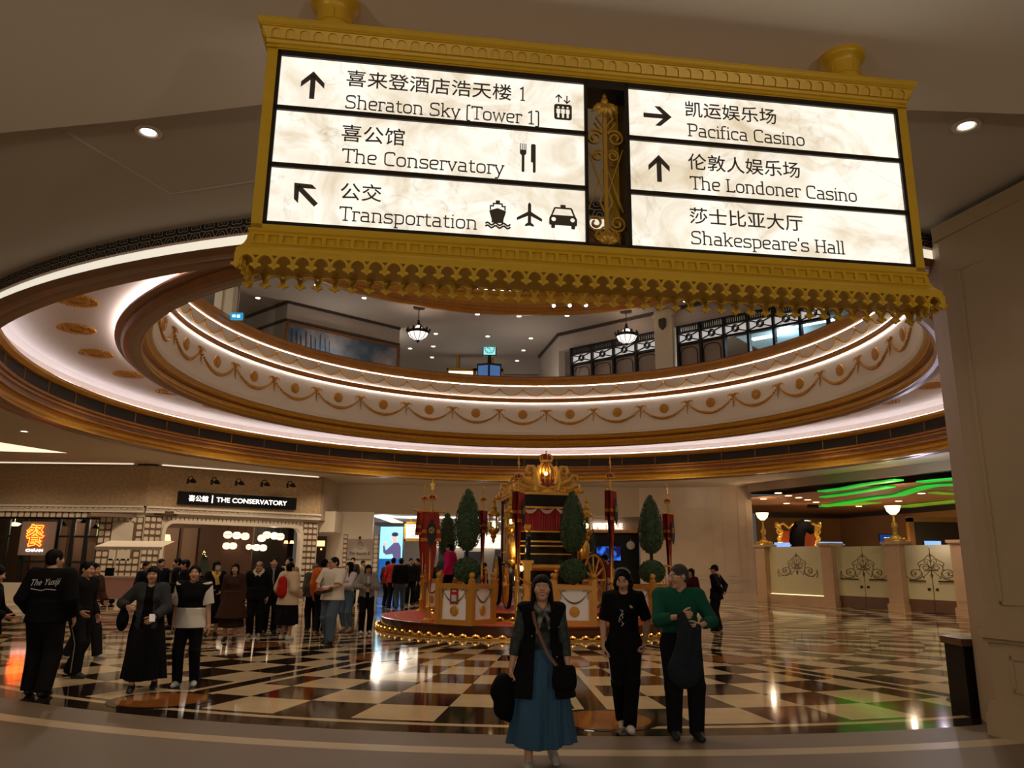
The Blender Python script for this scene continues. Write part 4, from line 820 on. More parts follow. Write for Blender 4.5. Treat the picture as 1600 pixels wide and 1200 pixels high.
    m = MB(); m.box((-W/2+.05, -.03, zc-H/2+.05), (W/2-.05, -.01, zc+H/2-.05)); m.build('dial', emat('clock_dial', (150, 235, 235), .9), t, 0)
    m = MB(); m.T = Matrix.Translation((0, -.04, zc)) @ FRONT; m.stroke(circ(0, 0, W*.36, 28), .02, 0, .006, True)
    for k in range(12): q = 2*PI*k/12; m.stroke([(W*.27*math.cos(q), W*.27*math.sin(q)), (W*.34*math.cos(q), W*.34*math.sin(q))], .028, 0, .006)
    m.stroke([(0, 0), (-W*.2, W*.05)], .03, 0, .008); m.stroke([(0, 0), (W*.1, -W*.22)], .022, 0, .008); m.build('hands_and_numerals', M_BLACK, t, 0)
    m = MB(); m.add([(-.56, -.1, .1), (-.05, -.3, .1), (-.05, -.3, zk-.35), (-.56, -.1, zk-.35)], [(0,1,2,3)]); m.add([(.05, -.3, .1), (.56, -.1, .1), (.56, -.1, zk-.35), (.05, -.3, zk-.35)], [(0,1,2,3)]); m.build('display', emat('blue_display', (70, 110, 170), .6), t, 0)
    # hanging guide sign upstairs behind the clock, exit signs
    a, b = at_y(698, 575, 39.5), at_y(786, 590, 39.5); t = thing('hanging_sign', 'gold framed lit guide sign hanging upstairs behind the clock', 'sign', ((a.x+b.x)/2, 39.5, a.z-1.3)); W = b.x-a.x
    m = MB(); m.box((-W/2, 0, 1.15), (W/2, .2, 1.3)); m.box((-W/2, 0, 0), (-W/2+.1, .2, 1.3)); m.box((W/2-.1, 0, 0), (W/2, .2, 1.3)); m.box((-.1, 0, 0), (.1, .2, 1.3)); m.box((-W/2, 0, 0), (W/2, .2, .1)); m.build('frame', M_GOLDD, t, 0)
    for s in (-1, 1): m = MB(); m.cone((s*W*.3, .1, 1.3), (s*W*.3, .1, 12.5-a.z+1.3), .1); m.build('post', M_GOLDD, t)
    m = MB(); m.box((-W/2+.1, .02, .1), (W/2-.1, .06, 1.15)); m.build('panel', emat('guide_panel', (255, 248, 236), 1.), t, 0)
    m = MB(); m.box((-14, 52, 8.35), (14, 52.3, 12.5)); struct(m.build('wall_upper_back', mat('upper_back', (190, 182, 174), .7), None, 0), 'pale back wall of the upper floor')
    m = MB(); m.box((-20, 44, 12.2), (20, 44.4, 12.5)); struct(m.build('trim_15', M_UW, None, 0), 'shallow beam across the upper ceiling')
    for x, y, Y, w, l in ((759.5, 518.5, 36, .42, 'blue lit exit sign upstairs above the clock'), (369, 494, 24, .42, 'blue lit exit sign upstairs by the cream column')):
        p = at_y(x, y, Y); t = thing('exit_sign', l, 'sign', (p.x, Y, p.z-.12)); m = MB(); m.box((-w/2, 0, 0), (w/2, .06, .24)); m.build('panel', emat('exit_blue', (40, 150, 200), .8), t, 0)
        m = MB(); m.box((-w*.3, -.01, .08), (-w*.05, 0, .17)); m.box((w*.06, -.01, .07), (w*.3, 0, .17)); m.build('symbol', emat('exit_white', (210, 245, 255), 1.2), t, 0)
        m = MB(); m.cone((0, .03, .24), (0, .03, 12.5-p.z+.12), .012); m.build('rod', M_BLACK, t)
    p = at_z(357, 470, 11.9); m = MB(); m.box((p.x-.35, p.y-.35, 8.35), (p.x+.3, p.y+.35, 12.5)); m.box((p.x-.4, p.y-.42, 8.35), (p.x-.1, p.y-.35, 12.5)); struct(m.build('trim_16', mat('cream_pilaster', (222, 208, 178), .6), None, 0), 'cream square column upstairs at the left')
    # upstairs downlights
    for i, (x, y) in enumerate([(403, 466), (569, 466), (495, 446), (746, 491.5), (811, 494.5), (886, 493.5), (681, 522), (677, 541.5), (675, 558.5), (829.5, 529), (818, 548), (808, 564), (641, 545), (1071, 471), (762, 526)]):
        p = at_z(x, y, 12.49); m = MB(); m.lathe([(0, 0), (.09, 0), (.1, .012)], 12, p); tag(m.build('ceiling_downlight', emat('downlight_lens', (255, 246, 228), 6.)), 'small round downlight in the upper ceiling', 'ceiling light', 'downlights in the upper ceiling')
    # three spotlights on the wood ring
    for i, x in enumerate((865, 890, 915)):
        p = at_y(x, 479-.4*i, 31.85); t = thing('spotlight', ['black spotlight on the upper wood ring, first from the clock', 'black spotlight on the upper wood ring, the middle one of three', 'black spotlight on the upper wood ring, nearest the iron shop front'][i], 'lamp', p, 0, 'spotlights on the upper ring')
        m = MB(); m.cone((0, .12, .05), (0, -.1, 0), .07, .09, 12); m.bbox((0, .1, .12), (.06, .1, .14)); m.build('housing', M_BLACK, t)
        m = MB(); m.ball((0, -.11, 0), (.08, .02, .08), 12, 6); m.build('lens', emat('spot_lens', (235, 240, 255), 6.), t)
upper()

# ---------------------------------------------------------------- downlights of the lobby ceiling
for i, (x, y, z) in enumerate([(232, 206, 5.7), (1510, 196, 5.7)]):
    p = at_z(x, y, z); downlight(p, ['round white downlight in the lobby ceiling beside the raised seam', 'round white downlight in the lobby ceiling above the big pier'][i], .085, 26, NEUT)
p = at_z(38, 674, 5.7); downlight(p, 'small far downlight in the lobby ceiling near the coffer light', .12, 30, WARM)
# unseen fill lamps added to brighten upstairs, first at guessed chandelier places
for a in (20, 62, 118, 160, 200, 340): lamp('POINT', (RC.x+15.5*math.cos(math.radians(a)), RC.y+15.5*math.sin(math.radians(a)), 11.4), 75, NEUT, .12)
for a in range(0, 360, 40): lamp('POINT', (RC.x+13*math.cos(math.radians(a+10)), RC.y+13*math.sin(math.radians(a+10)), 9.9), 58, NEUT, .15)
for x, y in ((-8, 47), (0, 47), (8, 47)): lamp('POINT', (x, y, 10.2), 70, NEUT, .15)
# unseen ceiling spots added to brighten the lobby and the shopfront
for x, y in ((-14, 20), (-15.5, 12), (-6.5, 7.4), (-2, 37.8), (15.5, 23), (15, 14), (9, 35.5), (4.5, 36.6), (-9.5, 33), (14.6, 29), (-8, 36)): lamp('SPOT', (x, y, 5.62), 210 if y < 34 else 330, WARM, .08, spot=2.5)
for x, y in ((-24, 30), (-20, 30), (-16.5, 30), (-13.4, 31.4), (-11, 33.2)): lamp('SPOT', (x, y, 5.62), 300, WARM, .08, spot=2.6)
# unseen spots added to brighten the taupe bulkhead and the stone wall
for x, y, a in ((-6.5, 36.4, 1.0), (-1.5, 36.6, 1.0), (4, 36.4, 1.0), (9, 35.4, 1.0)): lamp('SPOT', (x, y, 5.6), 110, WARM, .08, rot=(a, 0, 0), spot=2.2)
# unseen spots added under the well rings to brighten platform and floor
for a in range(0, 360, 30): lamp('SPOT', (RC.x+11.8*math.cos(math.radians(a)), RC.y+11.8*math.sin(math.radians(a)), 6.86), 150, (1, .84, .65), .08, spot=2.3)
for a in range(15, 360, 60): lamp('SPOT', (RC.x+10.55*math.cos(math.radians(a)), RC.y+10.55*math.sin(math.radians(a)), 6.46), 340, (1, .85, .66), .08, rot=(0, 0, 0), spot=2.6)
for x, y in ((-7, 43), (-1.5, 43.5), (-6, 46), (-2, 50), (-5, 56)): lamp('POINT', (x, y, 3.7), 50, (1, .95, .92), .2)  # unseen fill lamps added to brighten the passage
[lamp('POINT', q, 110, WARM, .1) for q in ((-17.0, 35.5, 3.2), (-20.5, 35.5, 3.2))]; lamp('POINT', (-11.5, 37.9, 3.0), 50, WARM, .1)  # fill lamps added inside cafe and restaurant, without fixtures
lamp('POINT', (14.8, 28.0, 4.2), 90, (.86, .78, 1), .1)  # lilac fill lamp added to brighten the gate bulkhead
# ---------------------------------------------------------------- slab lettering of the guide sign, drawn with a pen of even width
def _g():
    sf = lambda x0, x1, y: ([(x0, y), (x1, y)], 0, 0)
    G = {}
    b, t, X = .03, .67, .67
    G['a'] = (.60, [([(.09,X),(.45,X),(.45,.0)],.18,0), ([(.45,.38),(.07,.38),(.07,.04),(.45,.04)],.13,0), sf(.45,.56,b)])
    G['c'] = (.53, [([(.46,.53),(.46,X),(.07,X),(.07,.04),(.48,.04)],.2,0)])
    G['d'] = (.62, [([(.45,X),(.07,X),(.07,.04),(.45,.04)],.2,0), ([(.45,0),(.45,1.03)],0,0), sf(.35,.45,1.0), sf(.45,.56,b)])
    G['e'] = (.57, [([(.07,.36),(.49,.36),(.49,X),(.07,X),(.07,.04),(.48,.04)],.2,0)])
    G['f'] = (.38, [([(.13,0),(.13,1.0),(.4,1.0)],.2,0), sf(.0,.34,t), sf(.02,.28,b)])
    G['h'] = (.66, [([(.12,0),(.12,1.03)],0,0), ([(.12,X),(.5,X),(.5,0)],.2,0), sf(.0,.12,1.0), sf(.02,.22,b), sf(.4,.6,b)])
    G['i'] = (.27, [([(.13,0),(.13,.7)],0,0), sf(.02,.13,t), sf(.02,.24,b), ([(.13,.87),(.13,.97)],0,0)])
    G['k'] = (.61, [([(.12,0),(.12,1.03)],0,0), ([(.12,.3),(.46,.68)],0,0), ([(.25,.42),(.5,.02)],0,0), sf(.0,.12,1.0), sf(.02,.22,b), sf(.4,.58,b), sf(.36,.56,t)])
    G['l'] = (.27, [([(.13,0),(.13,1.03)],0,0), sf(.02,.13,1.0), sf(.02,.24,b)])
    G['n'] = (.66, [([(.12,0),(.12,.7)],0,0), ([(.12,X),(.5,X),(.5,0)],.2,0), sf(.0,.12,t), sf(.02,.22,b), sf(.4,.6,b)])
    G['o'] = (.60, [([(.07,.04),(.51,.04),(.51,X),(.07,X)],.21,1)])
    G['p'] = (.62, [([(.12,-.28),(.12,.7)],0,0), ([(.12,X),(.53,X),(.53,.04),(.12,.04)],.2,0), sf(.0,.12,t), sf(.02,.25,-.26)])
    G['r'] = (.43, [([(.12,0),(.12,.7)],0,0), ([(.12,X),(.4,X),(.4,.56)],.1,0), sf(.0,.12,t), sf(.02,.25,b)])
    G['s'] = (.54, [([(.45,.56),(.45,X),(.07,X),(.07,.38),(.47,.33),(.47,.04),(.05,.04),(.05,.16)],.13,0)])
    G['t'] = (.42, [([(.15,.88),(.15,.04),(.4,.04)],.18,0), sf(.02,.37,t)])
    G['v'] = (.56, [([(.06,.68),(.27,.02),(.48,.68)],0,0), sf(.0,.16,t), sf(.38,.55,t)])
    G['w'] = (.82, [([(.06,.68),(.22,.02),(.4,.68),(.57,.02),(.74,.68)],0,0), sf(.0,.16,t), sf(.65,.81,t)])
    G['y'] = (.57, [([(.06,.68),(.28,.03)],0,0), ([(.5,.68),(.2,-.26),(.04,-.26)],.06,0), sf(.0,.16,t), sf(.4,.57,t)])
    G['1'] = (.46, [([(.24,0),(.24,1.0),(.05,.86)],0,0), sf(.08,.4,b)])
    G['('] = (.33, [([(.28,1.04),(.08,1.04),(.08,-.14),(.28,-.14)],.1,0)])
    G[')'] = (.33, [([(.02,1.04),(.22,1.04),(.22,-.14),(.02,-.14)],.1,0)])
    G["'"] = (.19, [([(.09,1.02),(.08,.76)],0,0)])
    G['S'] = (.68, [([(.56,.8),(.56,.96),(.08,.96),(.08,.55),(.58,.47),(.58,.04),(.06,.04),(.06,.2)],.2,0)])
    G['T'] = (.68, [([(.34,0),(.34,.96)],0,0), ([(.04,.82),(.04,.96),(.64,.96),(.64,.82)],0,0), sf(.2,.48,b)])
    G['C'] = (.67, [([(.59,.78),(.59,.96),(.08,.96),(.08,.04),(.6,.04)],.24,0)])
    G['P'] = (.66, [([(.14,0),(.14,.97)],0,0), ([(.0,.96),(.59,.96),(.59,.44),(.14,.44)],.2,0), sf(.02,.28,b)])
    G['L'] = (.60, [([(.14,0),(.14,.97)],0,0), ([(.02,.04),(.54,.04),(.54,.18)],0,0), sf(.02,.28,.96)])
    G['H'] = (.76, [([(.14,0),(.14,.97)],0,0), ([(.62,0),(.62,.97)],0,0), ([(.14,.5),(.62,.5)],0,0)]+[sf(a, c, y) for a, c in ((.02,.27),(.49,.74)) for y in (b,.96)])
    G[' '] = (.32, [])
    return G
GLY = _g()
def slab(m, s, x0, x1, base, cap, z0, z1):
    W = sum(GLY[c][0] for c in s)-.06; k = (x1-x0)/W; x = x0
    for c in s:
        adv, st = GLY[c]
        for pts, r, cl in st:
            pp = rounded(pts, r, bool(cl), 4) if r else pts; wd = .09*cap if len(pts) > 2 or pts[0][0] == pts[1][0] or abs(pts[0][1]-pts[1][1]) > .05 else .07*cap
            m.stroke([(x+p[0]*k, base+p[1]*cap) for p in pp], wd, z0, z1, bool(cl))
        x += adv*k

# ---------------------------------------------------------------- the big hanging guide sign
def sign_panel_mat():
    m = bpy.data.materials.new('lit_alabaster'); m.use_nodes = True; nt = m.node_tree; b = nt.nodes['Principled BSDF']; N = nt.nodes.new; L = nt.links.new
    tc = N('ShaderNodeTexCoord'); mp = N('ShaderNodeMapping'); L(tc.outputs['Object'], mp.inputs[0])
    n = N('ShaderNodeTexNoise'); n.inputs['Scale'].default_value = 2.2; n.inputs['Detail'].default_value = 8; n.inputs['Roughness'].default_value = .62; n.inputs['Distortion'].default_value = 1.4; L(mp.outputs[0], n.inputs[0])
    r = N('ShaderNodeValToRGB'); e = r.color_ramp.elements; e[0].position = .30; e[0].color = sc(206, 188, 156); e[1].position = .58; e[1].color = sc(250, 244, 230); L(n.outputs[0], r.inputs[0])
    v = N('ShaderNodeTexNoise'); v.inputs['Scale'].default_value = 1.1; v.inputs['Detail'].default_value = 5; v.inputs['Distortion'].default_value = .8; L(mp.outputs[0], v.inputs[0])
    a = N('ShaderNodeMath'); a.operation = 'SUBTRACT'; a.inputs[1].default_value = .5; L(v.outputs[0], a.inputs[0]); ab = N('ShaderNodeMath'); ab.operation = 'ABSOLUTE'; L(a.outputs[0], ab.inputs[0])
    lt = N('ShaderNodeMapRange'); lt.inputs[1].default_value = .0; lt.inputs[2].default_value = .006; lt.inputs[3].default_value = .82; lt.inputs[4].default_value = 1; L(ab.outputs[0], lt.inputs[0])
    mx = N('ShaderNodeMix'); mx.data_type = 'RGBA'; mx.blend_type = 'MULTIPLY'; mx.inputs[0].default_value = 1; L(r.outputs[0], mx.inputs[6]); L(lt.outputs[0], mx.inputs[7])
    L(mx.outputs[2], b.inputs['Emission Color']); b.inputs['Base Color'].default_value = sc(120, 110, 96); b.inputs['Emission Strength'].default_value = 1.12; b.inputs['Roughness'].default_value = .25
    return m
def guide_sign():
    W0 = 4.5805; YAW = .13522
    t = thing('hanging_sign', 'large gold framed guide sign with six lit marble panels hanging from the ceiling', 'sign', (.6454, 4.9, 3.774), YAW)
    O = Matrix.Translation((-W0/2, 0, 0))                         # local: x from the left end of the panels, y away from the viewer, z above their foot
    B, W = .26, W0; PW = Matrix.Translation((0, 0, 0)) @ FRONT
    INK = mat('sign_ink', (74, 64, 56), .6)
    M_SG = mat('sign_gold', (208, 164, 34), .40, .15, noise=(5, .06))
    P = sign_panel_mat()
    # gold body
    m = MB(); m.T = O
    m.box((-.07, 0, -.055), (0, B, 1.34)); m.box((W, 0, -.055), (W+.07, B, 1.34)); m.box((-.07, 0, -.055), (W+.07, B, 0)); m.box((-.07, 0, 1.29), (W+.07, B, 1.34))
    m.box((-.08, -.01, 1.3), (W+.08, B+.01, 1.315)); m.build('body', M_SG, t, 0)
    # dark inner frame with glazing bars
    m = MB(); m.T = O; fy0, fy1 = .0, B
    for a, c in (((0, 1.25), (2.16, 1.29)), ((2.44, 1.25), (W, 1.29)), ((0, 0), (2.16, .025)), ((2.44, 0), (W, .025)), ((0, 0), (.025, 1.29)), ((2.138, 0), (2.162, 1.29)), ((2.436, 0), (2.466, 1.29)), ((W-.025, 0), (W, 1.29)),
                 ((0, .836), (2.16, .869)), ((0, .413), (2.16, .446)), ((2.44, .836), (W, .869)), ((2.44, .413), (W, .446)), ((2.16, 1.22), (2.44, 1.29)), ((2.16, 0), (2.44, .02))):
        m.box((a[0], fy0+.002, a[1]), (c[0], fy1-.002, c[1]))
    m.build('inner_frame', M_DKBRONZE, t, 0)
    # cornice: cove running round all four sides with arched niches
    def around(m, prof, mi=0):
        pts = lambda o: [(-.07-o, -o), (W+.07+o, -o), (W+.07+o, B+o), (-.07-o, B+o)]
        vs = []; fs = []
        for o, z in prof: vs += [(x, y, z) for x, y in pts(o)]
        for i in range(len(prof)-1):
            for k in range(4): a = i*4+k; b = i*4+(k+1) % 4; fs.append((a, b, b+4, a+4))
        k = len(prof)-1; fs += [(0,3,2,1), (k*4, k*4+1, k*4+2, k*4+3)]; m.add(vs, fs, mi)
    m = MB(); m.T = O; around(m, [(-.05, 1.3), (.008, 1.335), (.012, 1.348), (.014, 1.352), (.012, 1.37), (.042, 1.432), (.05, 1.436), (.05, 1.444), (.058, 1.45), (.07, 1.468), (.07, 1.49), (-.1, 1.495)])
    def niche_row(x0, x1, n, M):                                  # raised arched frames on the sloping cove
        p = (x1-x0)/n; T = m.T
        for i in range(n):
            c = x0+(i+.5)*p; m.T = T @ M @ Matrix.Translation((c, 0, 0)) @ FRONT; w = p*.5; q = p*.36
            arch = [(-q, .0)]+[(q*math.cos(a), .03+q*1.0*math.sin(a)) for a in np.linspace(PI, 0, 8)]+[(q, .0)]
            m.prism([[(-w, 0), (w, 0), (w, .07), (-w, .07)], arch], 0, .012)
        m.T = T
    tilt = Matrix.Translation((0, -.011, 1.366)) @ Matrix.Rotation(math.atan2(.03, .062), 4, 'X')
    niche_row(-.06, W+.06, 50, tilt)
    for sgn, x in ((-1, -.07), (1, W+.07)):
        niche_row(-B/2-.02, B/2+.02, 3, Matrix.Translation((x+sgn*.011, B/2, 1.366)) @ Matrix.Rotation(sgn*PI/2, 4, 'Z') @ Matrix.Rotation(math.atan2(.03, .062), 4, 'X'))
    m.build('cornice', M_SG, t, 25)
    # foot moulding: flaring down to the lip, square niches
    m = MB(); m.T = O; around(m, [(-.06, -.03), (.012, -.035), (.014, -.05), (.004, -.06), (.008, -.07), (.014, -.118), (.026, -.15), (.046, -.18), (.06, -.195), (.063, -.204), (.063, -.236), (.05, -.24), (-.06, -.24)][::-1])
    T = m.T; n = 52; x0, x1 = -.05, W+.05; p = (x1-x0)/n
    for i in range(n):
        c = x0+(i+.5)*p; m.T = T @ Matrix.Translation((c, -.027, -.15)) @ Matrix.Rotation(-.2, 4, 'X') @ FRONT; w = p*.5; q = p*.36
        m.prism([[(-w, 0), (w, 0), (w, .078), (-w, .078)], [(-q, .01), (q, .01), (q, .066), (-q, .066)]], -.004, .01)
    m.T = T; m.build('foot_moulding', M_SG, t, 25)
    # fringe of pointed drops on four sides
    def fringe(name, n, L, M):
        m = MB(); m.T = O @ M; p = L/n; h = .125
        for i in range(n+1):
            T = m.T; m.T = T @ Matrix.Translation((i*p, 0, 0)) @ FRONT @ Matrix.Diagonal((1, .84, 1, 1)); st = p*.13; pts = [(-p/2, 0)] if i else [(-st, 0)]
            if i: pts += [(-p/2, -.012)]+[(-st-(p/2-st)*(1-math.cos(a)), -.076+.06*math.sin(a)) for a in np.linspace(PI/2*.92, 0, 8)]
            L_ = [(-st, -.078), (-st*2.1, -.083), (-st*2.5, -.094), (-st*1.9, -.103), (-st*1.0, -.107), (0, -h)]
            R_ = [(-x, y) for x, y in L_[:-1]][::-1]
            pts += L_+R_
            if i < n: pts += [(-(x), y) for x, y in ([(-st-(p/2-st)*(1-math.cos(a)), -.076+.06*math.sin(a)) for a in np.linspace(PI/2*.92, 0, 8)][::-1])]+[(p/2, -.012), (p/2, 0)]
            else: pts += [(st, 0)]
            hole = [(-p*.16, -.014), (p*.16, -.014), (0, -.042)]
            loops = [pts] if i in (0, n) else [pts, hole]
            m.prism(loops, 0, .022)
            if i not in (0, n): m.stroke([(-p*.30, -.02), (-st*.9, -.05), (0, -.1), (st*.9, -.05), (p*.30, -.02)], .006, .022, .028)
            m.T = T
        m.build(name, M_SG, t, 0)
    e = .05; zf = -.232
    fringe('fringe', 42, W+.14+2*e, Matrix.Translation((-.07-e, -e, zf)))
    fringe('fringe', 42, W+.14+2*e, Matrix.Translation((-.07-e, B+e, zf)))
    for x in (-.07-e+.01, W+.07+e+.01): fringe('fringe', 4, B+2*e, Matrix.Translation((x, -e, zf)) @ Matrix.Rotation(PI/2, 4, 'Z'))
    # posts up to the ceiling
    for x in (.345, 4.245):
        m = MB(); m.T = O; z1 = 5.56-3.774; m.lathe([(.125, 1.49), (.125, 1.585), (.132, 1.588), (.132, 1.6), (.125, 1.603), (.126, 1.695), (.13, 1.705), (.15, 1.728), (.166, 1.742), (.17, 1.75), (.17, z1), (0, z1)], 36, (x, B/2, 0))
        for k in range(5):
            a = 2*PI*k/5+.4
            for q, z in ((0, 1.51), (.6, 1.605)): m.cone((x+.126*math.cos(a+q), B/2+.126*math.sin(a+q), z), (x+.126*math.cos(a+q), B/2+.126*math.sin(a+q), z+.07), .004, n=6)
        m.build('post', M_SG, t)
    # ornamental grille in the gap
    m = MB(); m.T = O @ Matrix.Translation((2.3, .06, 0)) @ FRONT; w = .018
    m.stroke([(0, .03), (0, 1.2)], .026, -.012, .012)
    for s in (-1, 1):
        f = lambda pts: [(s*x, y) for x, y in pts]
        for cx, cy, r, a0, tr in ((.075, .86, .07, 2.6, -1.6), (.055, .72, .048, 2.2, -1.4), (.078, .2, .07, 3.6, 1.6), (.05, .105, .045, 3.0, 1.4)):
            m.stroke(f(spiral(cx, cy, r*.92, .016, a0, tr, 26)), .013, -.01, .01)
        m.stroke(f([(.015, .62), (.125, .30)]), .009, -.016, -.008); m.stroke(f([(.012, .42), (.13, .78)]), .009, -.008, .0)
        m.stroke(f([(.01, .95), (.06, 1.02), (.01, 1.1)]), .011, -.008, .008); m.stroke(f([(.01, .28), (.045, .36), (.01, .46)]), .011, -.008, .008); m.stroke(f([(.02, .9), (.075, .98)]), .01, -.008, .008)
    T = m.T
    for z, up in ((1.13, 1), (.03, -1)):                          # acanthus leaves
        for s, sp, ln in ((0, 0, .11), (-1, .45, .12), (1, .45, .12), (-1, .95, .12), (1, .95, .12)):
            base = (0, z-up*.0) if up > 0 else (0, z); d = Vector((math.sin(sp)*s, (-math.cos(sp) if up > 0 else math.cos(sp))))
            q = [Vector((base[0], base[1]))+d*ln*k/4 for k in range(5)]
            m.tube([(p.x, p.y, .01+.03*math.sin(PI*k/4)) for k, p in enumerate(q)], [.01, .02, .024, .02, .005], 8, flat=.35)
    m.ball((0, 1.15, .01), (.03, .03, .02), 10, 6); m.cone((0, 1.2, 0), (0, 1.25, 0), .006)
    m.build('ornamental_grille', mat('grille_gold', (186, 140, 44), .38, .4), t)
    m = MB(); m.T = O; m.box((2.16, B-.02, 0), (2.19, B, 1.25)); m.box((2.37, .19, .02), (2.436, B, 1.22)); m.build('gap_lining', M_SG, t, 0)
    # six lit panels with their lettering and symbols
    def panel(x0, x1, z0, z1, fn):
        m = MB(); m.T = O; m.box((x0, .02, z0), (x1, .1, z1)); p = m.build('panel', P, t, 0)
        m = MB(); m.T = O; m.box((x0, B-.1, z0), (x1, B-.02, z1)); m.build('panel', P, t, 0)
        fn(p)
    def layer(p, name, fn):
        m = MB(); m.T = O @ Matrix.Translation((0, .019, 0)) @ FRONT; fn(m); m.build(name, INK, p, 0)
    def cn(m, s, x0, x1, z0, z1):
        vs, fs = text_vf(s, 1, .004, offset=.002); m.add(fit_text([(x, y, 0 if z < 0 else .004) for x, y, z in vs], x0, x1, z0, z1), fs)
    def arrow(m, cx, cy, a, ln=.21):
        T = m.T; m.T = T @ Matrix.Translation((cx, cy, 0)) @ Matrix.Rotation(a, 4, 'Z'); h = ln/2; w = .034
        m.stroke([(0, -h), (0, h-.03)], w, 0, .004); k = .078
        m.prism([(0, h), (k, h-.085), (k, h-.125), (0, h-.048), (-k, h-.125), (-k, h-.085)], 0, .004); m.T = T
    LX, RX = (.025, 2.138), (2.468, 4.555)
    def p1(p):
        layer(p, 'chinese_lettering', lambda m: (cn(m, '喜来登酒店浩天楼', .468, 1.615, 1.066, 1.192), slab(m, '1', 1.672, 1.712, 1.074, .105, 0, .004))); layer(p, 'lettering', lambda m: (slab(m, 'Sheraton Sky (Tower 1)', .469, 1.815, .894, .102, 0, .004)))
        layer(p, 'arrow_symbol', lambda m: arrow(m, .245, 1.048, 0))
        def sy(m):
            for x, d in ((1.955, 1), (2.015, -1)):
                m.stroke([(x, 1.09), (x, 1.145)], .008, 0, .004); y = 1.148 if d > 0 else 1.086; m.stroke([(x-.022, y-d*.024), (x, y), (x+.022, y-d*.024)], .008, 0, .004)
            ob = rounded([(1.922, .952), (2.05, .952), (2.05, 1.074), (1.922, 1.074)], .02, True, 4); holes = []
            for x in (1.952, 1.986, 2.02):
                holes.append(circ(x, 1.05, .0085, 10)); holes.append([(x-.014, 1.038), (x-.014, 1.0), (x-.008, 1.0), (x-.008, .966), (x+.008, .966), (x+.008, 1.0), (x+.014, 1.0), (x+.014, 1.038)])
            m.prism([ob]+holes, 0, .004)
        layer(p, 'lift_symbol', sy)
    def p2(p):
        layer(p, 'chinese_lettering', lambda m: cn(m, '喜公馆', .46, .882, .645, .772)); layer(p, 'lettering', lambda m: (slab(m, 'The Conservatory', .471, 1.565, .487, .103, 0, .004)))
        def fk(m):
            for k in range(4): m.stroke([(1.682+.013*k, .685), (1.682+.013*k, .738)], .006, 0, .004)
            m.prism(rounded([(1.679, .69), (1.724, .69), (1.724, .66), (1.711, .65), (1.711, .522), (1.692, .522), (1.692, .65), (1.679, .66)], .006, True, 2), 0, .004)
        layer(p, 'fork_symbol', fk)
        def kn(m):
            m.prism(rounded([(1.757, .6), (1.757, .74), (1.79, .74), (1.79, .522), (1.771, .522), (1.771, .6)], .012, True, 4), 0, .004)
        layer(p, 'knife_symbol', kn)
    def p3(p):
        layer(p, 'chinese_lettering', lambda m: cn(m, '公交', .479, .747, .218, .342)); layer(p, 'lettering', lambda m: (slab(m, 'Transportation', .479, 1.391, .067, .1, 0, .004)))
        layer(p, 'arrow_symbol', lambda m: arrow(m, .252, .238, PI/4))
        def ship(m):
            c = 1.53; m.prism([(c-.058, .215), (c, .235), (c+.058, .215), (c+.04, .15), (c+.04, .128), (c-.04, .128), (c-.04, .15)], 0, .004)
            m.stroke([(c-.05, .222), (c-.05, .25), (c-.03, .25), (c-.03, .268), (c+.03, .268), (c+.03, .25), (c+.05, .25), (c+.05, .222)], .009, 0, .004); m.prism([(c-.014, .27), (c+.014, .27), (c+.014, .292), (c-.014, .292)], 0, .004)
            for y in (.118, .098): m.stroke([(1.448+.17*i/16, y+.009*math.sin(i*PI/2.6)) for i in range(17)], .011, 0, .004)
        layer(p, 'ship_symbol', ship)
        def plane(m):
            c = 1.749; h = [(0, .297), (.011, .28), (.011, .225), (.087, .178), (.087, .158), (.011, .195), (.011, .145), (.03, .13), (.03, .118), (0, .124)]; m.prism([(c+x, y) for x, y in h]+[(c-x, y) for x, y in h[::-1][1:-1]], 0, .004)
        layer(p, 'plane_symbol', plane)
        def taxi(m):
            c = 1.983; bd = rounded([(c-.097, .142), (c+.097, .142), (c+.097, .195), (c+.085, .213), (c+.062, .275), (c-.062, .275), (c-.085, .213), (c-.097, .195)], .01, True, 3)
            m.prism([bd, [(c-.073, .216), (c-.053, .264), (c+.053, .264), (c+.073, .216)], circ(c-.066, .185, .016, 14), circ(c+.066, .185, .016, 14)], 0, .004)
            m.prism([(c-.018, .275), (c+.018, .275), (c+.018, .294), (c-.018, .294)], 0, .004)
            for s in (-1, 1): m.prism(rounded([(c+s*.07-.013, .118), (c+s*.07+.013, .118), (c+s*.07+.013, .146), (c+s*.07-.013, .146)], .008, True, 3), 0, .004)
        layer(p, 'taxi_symbol', taxi)
    def p4(p):
        layer(p, 'chinese_lettering', lambda m: cn(m, '凯运娱乐场', 2.897, 3.598, 1.068, 1.195)); layer(p, 'lettering', lambda m: (slab(m, 'Pacifica Casino', 2.905, 3.806, .91, .102, 0, .004)))
        layer(p, 'arrow_symbol', lambda m: arrow(m, 2.684, 1.05, -PI/2))
    def p5(p):
        layer(p, 'chinese_lettering', lambda m: cn(m, '伦敦人娱乐场', 2.90, 3.751, .645, .773)); layer(p, 'lettering', lambda m: (slab(m, 'The Londoner Casino', 2.905, 4.18, .49, .102, 0, .004)))
        layer(p, 'arrow_symbol', lambda m: arrow(m, 2.681, .633, 0))
    def p6(p): layer(p, 'chinese_lettering', lambda m: cn(m, '莎士比亚大厅', 2.892, 3.741, .226, .35)); layer(p, 'lettering', lambda m: (slab(m, "Shakespeare's Hall", 2.893, 4.043, .07, .1, 0, .004)))
